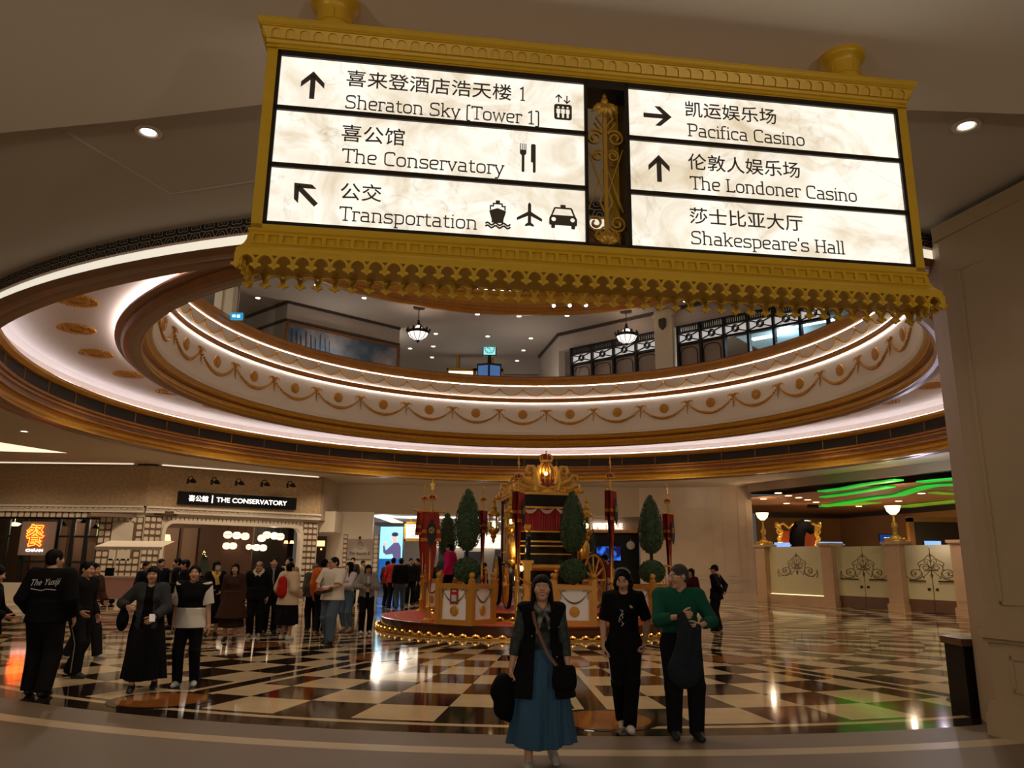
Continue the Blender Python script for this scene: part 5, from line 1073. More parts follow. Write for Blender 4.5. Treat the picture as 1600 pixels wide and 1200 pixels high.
    for x, r, f in ((LX, (.869, 1.25), p1), (LX, (.446, .836), p2), (LX, (.025, .413), p3), (RX, (.869, 1.25), p4), (RX, (.446, .836), p5), (RX, (.025, .413), p6)): panel(x[0], x[1], r[0], r[1], f)
guide_sign()
# ---------------------------------------------------------------- the platform with the gilded coach
PC = Vector((.55, 21.9, 0)); M_RED = mat('red_carpet', (220, 74, 42), .6, noise=(8, .12)); M_BULB = emat('warm_bulb', (255, 190, 96), 2.4)
def platform():
    t = thing('platform', 'round two stepped red carpeted platform edged with gold lights', 'platform', PC)
    def tier(R, z0, z1, nm):
        m = MB(); m.lathe([(R, z0), (R, z1-.05), (R+.03, z1-.045), (R+.03, z1-.005), (R-.03, z1)], 96, mi=1); m.lathe([(R-.03, z1), (0.01, z1)], 96, mi=0); m.lathe([(R-.35, z1+.002), (R-.38, z1+.002)], 96, mi=2); m.build(nm, [M_RED, mat('platform_edge', (84, 46, 26), .15), M_GOLD], t)
        n = int(2*PI*R/.3); g = MB(); b = MB()
        for k in range(n):
            a = 2*PI*k/n; c = Vector(((R+.1)*math.cos(a), (R+.1)*math.sin(a), z0)); T = Matrix.Translation(c) @ Matrix.Rotation(a+PI/2, 4, 'Z'); g.T = T
            g.tube([(-.15, 0, .045), (-.1, 0, .035), (-.06, 0, .075), (0, 0, .095), (.06, 0, .075), (.1, 0, .035), (.15, 0, .045)], [.022, .022, .03, .03, .03, .022, .022], 6)
            b.T = T; b.ball((0, -.035, .1), .018, 6, 4)
        g.T = Matrix(); g.lathe([(R+.06, z0), (R+.16, z0), (R+.16, z0+.03), (R+.06, z0+.03)], 96)
        g.build('gold_edging', M_GOLDM, t); b.build('edge_lights', M_BULB, t)
    tier(4.0, 0, .3, 'lower_step'); tier(2.6, .3, .5, 'upper_step')
platform()

M_PW = mat('planter_white', (236, 230, 222), .5); M_PG = mat('planter_gold', (198, 138, 52), .4, .25)
def planter(name_lb, loc, rz, proto=[None]):
    if proto[0]:
        return dup(proto[0], loc, rz, name_lb)
    t = thing('planter_box', name_lb, 'planter', loc, rz, 'white and gold planter boxes on the platform'); h = .46; H = .9
    for sx in (-1, 1):
        for sy in (-1, 1):
            m = MB(); m.box((sx*h-.055, sy*h-.055, 0), (sx*h+.055, sy*h+.055, H+.1)); m.lathe([(.07, H+.1), (.05, H+.13), (.03, H+.14)], 14, (sx*h, sy*h, 0)); m.ball((sx*h, sy*h, H+.2), .07, 14, 10); m.build('post', M_PG, t)
    m = MB()
    for k in range(4):
        m.T = Matrix.Rotation(k*PI/2, 4, 'Z'); m.box((-h, -h-.04, 0), (h, -h+.04, .12)); m.box((-h, -h-.05, H-.1), (h, -h+.05, H)); m.box((-h, -h-.03, 0), (-h+.13, -h+.03, H)); m.box((h-.13, -h-.03, 0), (h, -h+.03, H))
    m.build('frame', M_PG, t, 0)
    m = MB(); m.box((-h, -h, H-.12), (h, h, H-.06)); m.build('soil', mat('soil_moss', (34, 30, 20), .9), t, 0)
    b = MB()
    for k in range(14): b.ball((random.uniform(-.42, .42), random.uniform(-.42, .42), H-.05), .022, 6, 4)
    b.build('fairy_lights', M_BULB, t)
    for k in range(4):
        T = Matrix.Rotation(k*PI/2, 4, 'Z'); m = MB(); m.T = T; m.box((-h+.12, -h-.005, .11), (h-.12, -h+.0, H-.1)); p = m.build('panel', M_PW, t, 0)
        m = MB(); m.T = T; n = 22
        for i in range(n+1):
            q = i/n; m.ball((-.3+.6*q, -h-.02, .72-.22*(1-(2*q-1)**2)), .014+.009*(1-abs(2*q-1)), 6, 4)
        for s in (-1, 1):
            for i in range(5): m.ball((s*.31, -h-.02, .74-.035*i), .013, 5, 4)
            m.tube([(s*.31, -h-.02, .74), (s*.25, -h-.03, .79), (s*.2, -h-.02, .76)], .009, 5); m.tube([(s*.31, -h-.02, .74), (s*.35, -h-.03, .78), (s*.37, -h-.02, .77)], .009, 5)
        m.build('garland', mat('garland_olive_gold', (120, 92, 34), .4, .4), p)
        m = MB(); m.T = T @ Matrix.Translation((0, -h-.004, .31)) @ FRONT; m.lathe([(0, .03), (.03, .035), (.06, .02), (.1, .025), (.115, .015), (.12, 0)], 24)
        for i in range(10): a = 2*PI*i/10; m.ball((.075*math.cos(a), .075*math.sin(a), .022), (.022, .022, .012), 6, 4)
        m.build('medallion', M_GOLDD, p)
    proto[0] = t; return t
PL = [('white and gold planter box left of the banner pole, with the small red notice', (-1.02, 18.6, .3), -.54), ('white and gold planter box seen square on, behind the woman in the blue skirt', (1.5, 18.75, .3), -.03), ('white and gold planter box behind the man in the green shirt', (3.55, 19.75, .3), .62),
      ('white and gold planter box at the far side of the platform by the passage', (-1.95, 24.1, .3), -.9), ('white and gold planter box half hidden behind the coach', (2.42, 25.0, .3), .3)]
for l, p, r in PL: planter(l, (p[0], p[1], p[2]), r)
t = thing('notice_card', 'small red notice card on the white planter panel', 'sign', (-1.02, 18.6, .3), -.54)
m = MB(); m.box((-.11, -.488, .46), (.11, -.472, .82)); m.build('card', mat('notice_red', (170, 30, 22), .5), t, 0)
m = MB(); m.box((-.07, -.491, .52), (.07, -.488, .66)); m.box((-.06, -.491, .73), (.06, -.488, .76)); m.build('white_field', mat('notice_white', (190, 190, 196), .5), t, 0)

def topiary():
    t = thing('topiary', 'x', 'plant', (0, 0, 0), 0, 'clipped topiaries in the planter boxes'); M_LEAF = mat('topiary_leaf', (62, 92, 48), .5, noise=(14, .6)); rr = random.Random(3)
    def foliage(name, prof):
        m = MB(); m.lathe([(r*.93, z) for r, z in prof], 18)
        N = 2200; zs = np.linspace(prof[0][1], prof[-1][1], 60); rs = np.interp(zs, [z for r, z in prof], [r for r, z in prof]); wgt = np.cumsum(rs+.02); wgt /= wgt[-1]
        for i in range(N):
            z = float(np.interp(rr.random(), wgt, zs)); r = float(np.interp(z, zs, rs)); a = rr.random()*2*PI; k = rr.uniform(.95, 1.08)
            p = Vector((r*k*math.cos(a), r*k*math.sin(a), z)); nrm = Vector((math.cos(a), math.sin(a), rr.uniform(-.3, .9))).normalized(); u = nrm.orthogonal().normalized(); u.rotate(Matrix.Rotation(rr.random()*6.28, 3, nrm)); v = nrm.cross(u); s = rr.uniform(.02, .036)
            q = nrm*.02; m.add([p-u*s, p+v*s*.5+q, p+u*s+q*1.6, p-v*s*.5+q], [(0,1,2,3)])
        o = m.build(name, M_LEAF, t, 0); return o
    foliage('ball_foliage', [(.0, .02), (.17, .07), (.27, .18), (.3, .3), (.27, .43), (.17, .54), (0, .6)])
    foliage('cone_foliage', [(.0, .74), (.12, .78), (.22, .9), (.28, 1.1), (.29, 1.3), (.26, 1.55), (.2, 1.8), (.13, 2.0), (.06, 2.15), (0, 2.22)])
    m = MB(); m.cone((0, 0, -.03), (0, 0, .8), .04); m.build('trunk', mat('trunk_dark', (40, 28, 18), .8), t)
    return t
tp = topiary(); TL = ['topiary in the planter with the red notice, beside the banner pole', 'topiary in front of the right side of the coach', 'topiary in the planter behind the man in the green shirt', 'smaller looking topiary behind the man in the pink jacket', 'topiary mostly hidden behind the coach lantern']
for i, (l, (n_, p, r)) in enumerate(zip(TL, PL)):
    o = tp if i == 0 else dup(tp); o.location = (p[0], p[1], .3+.9); o.rotation_euler = (0, 0, i*1.3); o['label'] = l
    if i in (3, 4): o.scale = (.95, .95, .9)

def crown(m, mg, c, s):
    "gold band and arches (m), red caps (mg)"
    m.lathe([(.9*s, 0), (1.0*s, .05*s), (1.0*s, .3*s), (.92*s, .35*s)], 20, c); mg.ball((c[0], c[1], c[2]+.7*s), (.85*s, .85*s, .6*s), 14, 8)
    for k in range(8):
        a = 2*PI*k/8; ca, sa = math.cos(a), math.sin(a); m.tube([(c[0]+x*s*ca, c[1]+x*s*sa, c[2]+z*s) for x, z in ((1.0, .35), (1.15, .75), (1.0, 1.15), (.5, 1.3), (0, 1.2))], .07*s, 6)
        m.ball((c[0]+1.0*s*ca, c[1]+1.0*s*sa, c[2]+.45*s), .12*s, 6, 4); m.ball((c[0]+1.1*s*ca, c[1]+1.1*s*sa, c[2]+1.05*s), .08*s, 5, 4)
    m.ball((c[0], c[1], c[2]+1.4*s), .18*s, 8, 6); m.box((c[0]-.05*s, c[1]-.05*s, c[2]+1.5*s), (c[0]+.05*s, c[1]+.05*s, c[2]+2.0*s)); m.box((c[0]-.2*s, c[1]-.05*s, c[2]+1.7*s), (c[0]+.2*s, c[1]+.05*s, c[2]+1.8*s))
M_BAN = mat('banner_red', (164, 44, 22), .7, noise=(5, .15)); M_BAND = mat('banner_orange', (226, 140, 62), .6); M_BAND2 = mat('banner_maroon', (84, 18, 14), .7); M_CRED = mat('crown_red', (150, 26, 24), .5)
def banner(lb, loc, H, rz, full=True):
    t = thing('banner_pole', lb, 'banner', loc, rz, 'crowned banner poles round the platform'); S = H
    m = MB(); m.lathe([(0, 0), (.13, 0), (.13, .04), (.06, .08), (.055, .3), (.075, .33), (.04, .38), (.032, .95), (.05, .98), (.032, 1.02), (.026, H-.55), (0, H-.55)], 16); m.build('pole', M_GOLDM, t)
    m = MB(); g = MB(); crown(m, g, (0, 0, H-.58), .1); m.T = Matrix.Translation((0, 0, H-.34)) @ FRONT
    m.prism([(0, 0), (.05, .06), (.02, .09), (.075, .15), (.02, .19), (.0, .3), (-.02, .19), (-.075, .15), (-.02, .09), (-.05, .06)], -.012, .012); m.build('finial', M_GOLDM, t); g.build('crown_cap', M_CRED, t)
    zt = H-.88; m = MB(); m.cone((-.29, 0, zt+.02), (.29, 0, zt+.02), .016, n=8); m.ball((-.3, 0, zt+.02), .035, 8, 6); m.ball((.3, 0, zt+.02), .035, 8, 6); m.build('crossbar', M_GOLDM, t)
    def cloth(m, rows, mi, y):
        "rows of (half width, z); gently pleated sheet with thickness"
        n = 12; vs = []; fs = []
        for w_, z in rows:
            for i in range(n+1):
                q = i/n*2-1; vs.append((w_*q, y+.035*math.sin(q*5+z*2)*min(1, w_*4), z))
        for i in range(len(rows)-1):
            for j in range(n): a = i*(n+1)+j; fs.append((a, a+1, a+n+2, a+n+1))
        o = len(vs); v2 = [(x, yy+.012, z) for x, yy, z in vs]; m.add(vs+v2, fs+[tuple(i+o for i in f[::-1]) for f in fs], mi)
    m = MB()
    for y in (-.07, .06):
        cloth(m, [(.18, zt), (.22, zt-.42)], 0, y); cloth(m, [(.222, zt-.42), (.226, zt-.50)], 1, y-.004); cloth(m, [(.227, zt-.50), (.24, zt-.62)], 0, y); cloth(m, [(.242, zt-.62), (.25, zt-.70)], 1, y-.004)
    m.add([(-.18, -.07, zt), (.18, -.07, zt), (.18, .07, zt), (-.18, .07, zt)], [(0,1,2,3)], 0)
    m.build('tabard', [M_BAN, M_BAND], t)
    m = MB(); b = zt-.5; cloth(m, [(.15, zt-.05), (.15, b-.4), (.09, b-.9), (.012, b-1.5)], 0, -.03); cloth(m, [(.13, b), (.12, b-.4), (.04, b-1.15)], 1, .03); m.build('tail', [M_BAN, M_BAND2], t)
    m = MB(); m.T = Matrix.Translation((0, -.125, zt-.42)) @ FRONT @ Matrix.Diagonal((.8, .85, 1, 1)); m.prism(rounded([(0, .34), (.16, .0), (.12, -.3), (0, -.5), (-.12, -.3), (-.16, .0)], .08, True), 0, .014, 0); m.stroke(circ(0, -.02, .075, 18), .02, .014, .02, True, mi=1); m.stroke([(-.04, .04), (.03, -.02), (-.03, -.07)], .02, .014, .02, mi=1); m.build('badge', [mat('badge_black', (26, 20, 18), .6), M_GOLDD], t)
    return t
def topY(xt, yt, Y): return at_y(xt, yt, Y)
for lb, px, ytop, Y, rz, zb in (('crowned red banner on the pole nearest the passage, spread wide', 669, 745, 19.2, .2, .3), ('crowned red banner just behind it towards the passage, mostly hidden', 657, 752, 23.0, .5, .3),
        ('crowned red banner standing tallest in front of the coach roof', 808.5, 711, 18.15, 1.25, .3), ('crowned red banner on the tall pole right of the coach', 957.5, 711, 18.7, 1.15, .3),
        ('crowned red banner before the stone wall, above the green shirted man', 1049, 754, 21.5, .95, .3), ('small looking red banner behind the coach, before the taupe wall', 752, 756, 25.3, 1.3, .3)):
    p = at_y(px, 960, Y); top = at_y(px, ytop, Y); banner(lb, (p.x, Y, zb), top.z-zb, rz)

def coach():
    t = thing('coach', 'gilded black state coach with red curtains and a crowned roof', 'coach', (.98, 21.0, .5), .16)
    Z = .5; w = .79; D = 2.7
    m = MB(); m.box((-w, 0, 1.42-Z), (w, D, 3.5-Z)); m.box((-w+.1, .1, 1.1-Z), (w-.1, D-.1, 1.42-Z)); m.build('body', mat('coach_black', (12, 10, 10), .18), t, 0)
    m = MB()
    for x in (-w, w):
        for y in (0, D): m.box((x-.05, y-.05, 1.42-Z), (x+.05, y+.05, 3.52-Z))
    m.build('corner_post', mat('coach_maroon', (92, 20, 18), .35), t, 0)
    m = MB()
    for z, r in ((3.16, .025), (2.52, .022), (2.26, .022), (2.14, .018), (1.93, .016)): m.box((-w+.06, -.04, z-Z-r), (w-.04, 0, z-Z+r))
    for x in (-w, w):
        m.box((x-.06, -.06, 1.42-Z), (x-.04, .06, 3.5-Z)); m.box((x+.04, -.06, 1.42-Z), (x+.06, .06, 3.5-Z))
        for z in (3.0, 2.0, 1.7): m.box((x-.02, 0, z-Z-.02), (x+.02, D, z-Z+.02))
        for y in (.5, 1.1, 1.7, 2.3): m.box((x-.03, y-.03, 1.7-Z), (x+.03, y+.03, 3.4-Z))
    for k in range(28): m.ball((-w+.1+.054*k, -.03, 1.93-Z), .02, 6, 4)
    m.build('gold_moulding', M_GOLDM, t, 0)
    for s in (-1, 1):                                             # arched side panels
        m = MB(); m.T = Matrix.Translation((s*(w+.004), 1.4, 2.1-Z)) @ Matrix.Rotation(-s*PI/2 if s < 0 else PI/2, 4, 'Z') @ FRONT
        m.prism(rounded([(-.27, 0), (-.27, 1.2), (.27, 1.2), (.27, 0)], .25), 0, .02); m.build('side_window', mat('coach_window', (20, 22, 30), .06), t)
        m = MB(); m.T = Matrix.Translation((s*(w+.02), 1.4, 2.1-Z)) @ Matrix.Rotation(-s*PI/2 if s < 0 else PI/2, 4, 'Z') @ FRONT; m.stroke(rounded([(-.29, 0), (-.29, 1.23), (.29, 1.23), (.29, 0)], .26), .04, 0, .03); m.build('window_trim', M_GOLDM, t)
    m = MB(); n = 90; vs = []; fs = []                            # pleated curtain
    for i in range(n+1):
        x = -w+.09+(2*w-.16)*i/n; y = -.03+.014*math.sin(i*1.5)
        vs += [(x, y, 2.55-Z), (x, y, 3.13-Z)]
    for i in range(n): fs.append((2*i, 2*i+2, 2*i+3, 2*i+1))
    m.add(vs, fs); m.build('curtain', mat('curtain_red', (140, 26, 26), .6), t)
    m = MB()
    for k in range(3):
        c = -w+.32+.46*k; pts = [(c-.17+.34*i/10, -.06, 3.12-Z-.12*(1-(i/5-1)**2)) for i in range(11)]
        for q in range(3): m.tube([(x, y-.01*q, 3.12-Z-(3.12-Z-z)*(.4+.3*q)) for x, y, z in pts], .018, 6)
    m.build('swag', mat('swag_white', (196, 184, 166), .6), t)
    # roof: cornice, scrolls, orb and crown
    m = MB(); m.box((-w-.08, -.08, 3.5-Z), (w+.08, D+.08, 3.56-Z)); R = 3.56-Z
    def scroll(pts, r0, r1): m.tube(pts, [r0+(r1-r0)*i/(len(pts)-1) for i in range(len(pts))], 8)
    for y in (-.05, D+.05):
        for s in (-1, 1):
            scroll([(s*x, y, R+z) for x, z in [(.30, .06), (.37, .3), (.33, .52), (.40, .68), (.52, .68), (.57, .56), (.5, .48), (.44, .53)]], .1, .05)
            scroll([(s*x, y, R+z) for x, z in [(.36, .2), (.5, .28), (.62, .32), (.7, .45), (.82, .46), (.84, .34), (.76, .32)]], .1, .045)
            scroll([(s*x, y, R+z) for x, z in [(.5, .1), (.66, .12), (.78, .2), (.88, .2), (.9, .1), (.84, .08)]], .09, .04)
            scroll([(s*x, y, R+z) for x, z in [(.12, .1), (.26, .3), (.3, .55), (.22, .72)]], .09, .05)
            scroll([(s*x, y, R+z) for x, z in [(.05, .12), (.3, .16), (.55, .08), (.8, .04), (.95, .06)]], .09, .06)
            for q in range(9): m.ball((s*(.2+.09*q), y-.03, R+.07+.03*math.sin(q*2.1)), (.06, .05, .055), 7, 5)
            m.ball((s*.96, y, R+.06), .07, 8, 6)
    for s in (-1, 1):
        for k in range(9):
            y = .2+k*.28; scroll([(s*(w+.04), y+dy, R+z) for dy, z in ((-.12, .03), (-.05, .16+.12*math.sin(PI*k/8)), (.05, .2+.15*math.sin(PI*k/8)), (.1, .1), (.04, .09))], .05, .02); m.ball((s*(w+.04), y, R+.05), .07, 7, 5)
    m.lathe([(0, 0), (.26, 0), (.24, .1), (.2, .16), (.14, .2), (0, .2)], 20, (0, .1, R)); m.ball((0, .1, R+.6), (.17, .15, .19), 16, 10)
    for k in range(10): a = 2*PI*k/10; scroll([(.18*math.cos(a), .1+.18*math.sin(a), R+.2), (.27*math.cos(a), .1+.25*math.sin(a), R+.4), (.25*math.cos(a), .1+.24*math.sin(a), R+.62), (.12*math.cos(a), .1+.12*math.sin(a), R+.82)], .035, .02)
    g = MB(); crown(m, g, (0, .1, R+.84), .17); m.build('roof_scrollwork', M_GOLDM, t); g.build('crown_cap', M_CRED, t)
    m = MB(); m.box((-.2, -.13, R+.18), (.2, .0, R+.24)); m.box((-.16, -.1, R+.24), (.16, .0, R+.36)); m.build('cushion', M_CRED, t)
    m = MB(); m.ball((-.06, -.16, R+.5), .055, 10, 8); m.build('roof_bulb', emat('coach_bulb', (255, 214, 150), 3.), t)
    # undercarriage: beam, brackets, C springs, wheels
    m = MB(); m.cone((-.62, -.45, 1.58-Z), (.62, -.45, 1.58-Z), .085, n=18)
    for s in (-1, 1):
        m.box((s*.62-.1, -.6, 1.5-Z), (s*.62+.1, -.3, 1.72-Z)); m.box((s*.62-.14, -.64, 1.68-Z), (s*.62+.14, -.26, 1.76-Z)); m.box((s*.62-.08, -.55, .0), (s*.62+.08, -.35, 1.5-Z)); m.box((s*.62-.12, -.6, .75-Z), (s*.62+.12, -.3, .85-Z)); m.box((s*.62-.12, -.6, 1.1-Z), (s*.62+.12, -.3, 1.16-Z))
        m.box((s*.62-.09, -.62, 2.58-Z), (s*.62+.07, -.4, 2.66-Z)); m.ball((s*.62-.02, -.62, 2.56-Z), .09, 10, 8)
        m.ball((s*.98, -.15, 2.06-Z), (.15, .2, .33), 16, 12); m.ball((s*.98, -.15, 1.72-Z), .1, 10, 8)
        for z in (.9, 1.2, 1.5): m.tube([(s*.9, .2, z-Z), (s*1.0, .6, z-Z+.1), (s*.95, 1.4, z-Z), (s*.9, 2.3, z-Z+.1)], .04, 8)
        for q in range(5): m.lathe([(.03, 0), (.05, .1), (.025, .2), (.045, .5), (.03, .9), (.05, 1.0)], 10, (s*(.98), .3+.45*q, .62-Z))
    m.box((-.5, .0, .9-Z), (.5, D+.2, 1.0-Z)); m.build('undercarriage', M_GOLDM, t)
    for s in (-1, 1):
        m = MB(); m.tube([(s*.62, y, z-Z) for y, z in ((-.45, 2.6), (-.56, 2.45), (-.6, 2.2), (-.57, 1.95), (-.5, 1.74))], .07, 10, flat=.5); m.build('spring', mat('spring_black', (20, 22, 28), .15), t)
    def wheel(x, y, r, turn=0):
        m = MB(); T = Matrix.Translation((x, y, r+.02)) @ Matrix.Rotation(turn, 4, 'Z') @ Matrix.Rotation(PI/2, 4, 'Y'); m.T = T; m.lathe([(r-.045, -.04), (r, -.045), (r, .045), (r-.045, .04), (r-.045, -.04)], 40); wo = m.build('tyre', M_BLACK, t)
        m = MB(); m.T = T; m.lathe([(r-.1, -.03), (r-.045, -.035), (r-.045, .035), (r-.1, .03), (r-.1, -.03)], 40); m.lathe([(0, -.12), (.07, -.12), (.1, -.05), (.1, .05), (.07, .12), (0, .12)], 18)
        for k in range(12): a = 2*PI*k/12; m.cone((.08*math.cos(a), .08*math.sin(a), 0), ((r-.08)*math.cos(a), (r-.08)*math.sin(a), 0), .028, .022, 8); m.ball((r*.5*math.cos(a), r*.5*math.sin(a), 0), .04, 6, 4)
        m.build('wheel', M_GOLDM, t)
    for s in (-1, 1): wheel(s*1.05, 1.95, .7)
    wheel(-1.05, .05, .6); wheel(1.3, .1, .74, -.75)
    # lanterns
    def lantern(x, y, z):
        m = MB(); c = (x, y, z); m.lathe([(0, -.42), (.02, -.4), (.05, -.33), (.04, -.3), (.09, -.22), (.07, -.18), (.15, -.1), (.16, -.04), (.14, 0)], 12, c); m.lathe([(.15, .34), (.19, .37), (.13, .43), (.09, .45), (.07, .52), (.09, .55), (.05, .6), (.04, .7), (.06, .73), (.02, .8), (0, .95)], 12, c)
        for k in range(6): a = 2*PI*k/6; m.cone((x+.14*math.cos(a), y+.14*math.sin(a), z), (x+.14*math.cos(a), y+.14*math.sin(a), z+.35), .012, n=5)
        o = m.build('lantern', mat('lantern_brass', (206, 160, 60), .3, .8), t)
        m = MB(); m.lathe([(.125, 0), (.125, .34)], 12, c); m.build('lantern_glass', M_GLASS, o)
        m = MB(); m.ball((x, y, z+.1), (.05, .05, .07), 10, 8); m.build('lantern_bulb', emat('coach_bulb', (255, 214, 150), 8.), o)
    lantern(-1.0, -.1, 2.66-Z); lantern(-1.35, .7, 2.62-Z); lantern(1.04, -.25, 2.58-Z)
    m = MB()
    for q in ((-.86, -.5, 1.62), (-.78, -.55, 1.55), (-.9, -.4, 1.3), (.9, -.5, 1.0)): m.ball((q[0], q[1], q[2]-Z), (.045, .045, .075), 8, 6)
    m.build('side_bulb', emat('coach_bulb', (255, 214, 150), 8.), t)
    lamp('POINT', (.2, 20.4, 2.0), 12, (1, .7, .4), .1); lamp('POINT', (.9, 20.9, 4.15), 4, (1, .75, .45), .06)
    return t
coach()
def rope(lb, a, b, z, m_, sag=.28):
    t = thing('rope_barrier', lb, 'barrier', ((a[0]+b[0])/2, (a[1]+b[1])/2, .5)); c = t.location
    for p in (a, b):
        m = MB(); m.lathe([(0, 0), (.11, 0), (.1, .03), (.03, .06), (.025, z-.08), (.045, z-.05), (.045, z), (0, z+.02)], 14, (p[0]-c.x, p[1]-c.y, 0)); m.ball((p[0]-c.x, p[1]-c.y, z+.05), .045, 10, 8); m.build('post', M_GOLDM, t)
    m = MB(); m.tube([(a[0]-c.x+(b[0]-a[0])*i/14, a[1]-c.y+(b[1]-a[1])*i/14, z-.06-sag*(1-(i/7-1)**2)) for i in range(15)], .022, 8); m.build('rope', m_, t)
M_ROPE = mat('rope_red', (150, 26, 26), .6)
rope('red rope barrier between gold posts beside the planter with the notice', (-1.15, 20.5), (-.6, 19.85), .98, M_ROPE); rope('red rope barrier running back along the coach towards the passage', (-1.15, 21.7), (-1.1, 23.2), .98, M_ROPE)
rope('gold rope barrier between posts in front of the coach', (.15, 19.55), (1.15, 19.5), .95, M_GOLDD, .2); rope('red rope barrier beside the coach wheel', (2.75, 21.0), (2.7, 22.8), .98, M_ROPE)
def hoop():
    p = at_y(1040, 890, 20.95); t = thing('gilt_hoop_bench', 'gilt bench with arched spoked back behind the planter', 'bench', (p.x, 20.95, .3))
    m = MB(); m.tube([(.36*math.cos(a), 0, .75+.62*math.sin(a)) for a in np.linspace(0, PI, 17)], .025, 8)
    for k in range(1, 6): a = PI*k/6; m.cone((0.05*math.cos(a), 0, .78), (.35*math.cos(a), 0, .75+.6*math.sin(a)), .014, n=6)
    m.build('back', M_GOLDD, t)
    m = MB(); m.box((-.4, -.35, .45), (.4, .05, .52)); m.build('seat', M_RED, t)
    for x in (-.36, .36):
        for y in (-.3, 0): m = MB(); m.cone((x, y, 0), (x, y, .46), .03, n=8); m.build('leg', M_GOLDD, t)
hoop()
# ---------------------------------------------------------------- people: bodies and clothes grown as smooth solids from joints
class Sculpt:
    def __init__(s, lo, hi, h):
        s.h = h; s.ax = [np.arange(lo[i]-2*h, hi[i]+3*h, h) for i in range(3)]; s.D = np.full([len(a) for a in s.ax], 9., np.float32)
    def _sl(s, lo, hi, pad):
        o = []
        for i in range(3):
            a = s.ax[i]; i0 = max(0, int((lo[i]-pad-a[0])/s.h)); i1 = min(len(a), int((hi[i]+pad-a[0])/s.h)+2); o.append(slice(i0, max(i0, i1)))
        return tuple(o)
    def put(s, fn, lo, hi, k=.02, cut=False):
        sl = s._sl(lo, hi, k+2*s.h); X, Y, Z = [s.ax[i][sl[i]] for i in range(3)]
        if min(len(X), len(Y), len(Z)) == 0: return
        d = fn(X[:, None, None], Y[None, :, None], Z[None, None, :]).astype(np.float32); a = s.D[sl]
        if cut: s.D[sl] = np.maximum(a, -d); return
        if k > 0: hh = np.clip(.5+.5*(a-d)/k, 0, 1); s.D[sl] = a*(1-hh)+d*hh-k*hh*(1-hh)
        else: s.D[sl] = np.minimum(a, d)
    def rc(s, p0, p1, r0, r1=None, k=.02, sq=None, flat=0, cut=False):
        p0 = np.array(p0, float); p1 = np.array(p1, float); r1 = r0 if r1 is None else r1; ba = p1-p0; L2 = max(1e-9, ba@ba); L = math.sqrt(L2)
        n = None if sq is None else np.array(sq[:3], float)
        def fn(X, Y, Z):
            x, y, z = X-p0[0], Y-p0[1], Z-p0[2]; u = (x*ba[0]+y*ba[1]+z*ba[2])/L2; t = np.clip(u, 0, 1)
            if flat: t2 = u
            else: t2 = t
            x, y, z = x-t2*ba[0], y-t2*ba[1], z-t2*ba[2]
            if n is not None: q = (x*n[0]+y*n[1]+z*n[2])*(1/sq[3]-1); x, y, z = x+q*n[0], y+q*n[1], z+q*n[2]
            d = np.sqrt(x*x+y*y+z*z)-(r0+(r1-r0)*t)
            if flat & 1: d = np.maximum(d, (u-1)*L)
            if flat & 2: d = np.maximum(d, -u*L)
            if flat == 1: d = np.maximum(d, -u*L-.5*r0)
            return d
        m = max(r0, r1); s.put(fn, np.minimum(p0, p1)-m, np.maximum(p0, p1)+m, k, cut)
    def el(s, c, r, k=.01, R=None, cut=False):
        c = np.array(c, float); m = max(r)
        def fn(X, Y, Z):
            x, y, z = X-c[0], Y-c[1], Z-c[2]
            if R is not None: x, y, z = [R[0][i]*x+R[1][i]*y+R[2][i]*z for i in range(3)]
            k0 = np.sqrt((x/r[0])**2+(y/r[1])**2+(z/r[2])**2); k1 = np.sqrt((x/r[0]**2)**2+(y/r[1]**2)**2+(z/r[2]**2)**2)+1e-9
            return k0*(k0-1)/k1
        s.put(fn, c-m, c+m, k, cut)
    def plane(s, fn):
        X, Y, Z = s.ax; s.D = np.maximum(s.D, fn(X[:, None, None], Y[None, :, None], Z[None, None, :]).astype(np.float32))
    def mesh(s):
        D = s.D; ins = D < 0; nx, ny, nz = D.shape; C = (nx-1, ny-1, nz-1)
        cnt = np.zeros(C, np.int8); acc = np.zeros(C+(3,), np.float32); sl = lambda o, n: slice(o, n-1+o)
        for axx in range(3):
            o1, o2 = [a for a in range(3) if a != axx]
            for b in (0, 1):
                for c in (0, 1):
                    o = [0, 0, 0]; o[o1] = b; o[o2] = c; p = list(o); p[axx] = 1
                    A = D[sl(o[0], nx), sl(o[1], ny), sl(o[2], nz)]; B = D[sl(p[0], nx), sl(p[1], ny), sl(p[2], nz)]
                    m = (A < 0) != (B < 0); t = np.where(m, A/np.where(m, A-B, 1), 0); cnt += m
                    for q in range(3): acc[..., q] += np.where(m, t if q == axx else o[q], 0)
        act = cnt > 0; idx = np.full(C, -1, np.int64); idx[act] = np.arange(act.sum()); I = np.argwhere(act)
        V = np.stack([s.ax[q][I[:, q]] for q in range(3)], 1)+acc[act]/cnt[act][:, None]*s.h
        F = []
        for axx in range(3):
            o1, o2 = [(1, 2), (2, 0), (0, 1)][axx]; a = [slice(0, None)]*3; b = [slice(0, None)]*3; a[axx] = slice(0, -1); b[axx] = slice(1, None)
            A = ins[tuple(a)]; B = ins[tuple(b)]; E = np.argwhere(A != B)
            n = D.shape; ok = (E[:, o1] > 0) & (E[:, o2] > 0) & (E[:, o1] < n[o1]-1) & (E[:, o2] < n[o2]-1); E = E[ok]; sg = A[tuple(E.T)]
            def cell(d1, d2): q = E.copy(); q[:, o1] += d1; q[:, o2] += d2; return idx[tuple(q.T)]
            Q = np.stack([cell(-1, -1), cell(0, -1), cell(0, 0), cell(-1, 0)], 1); F.append(np.where(sg[:, None], Q, Q[:, ::-1]))
        return V, np.concatenate(F)
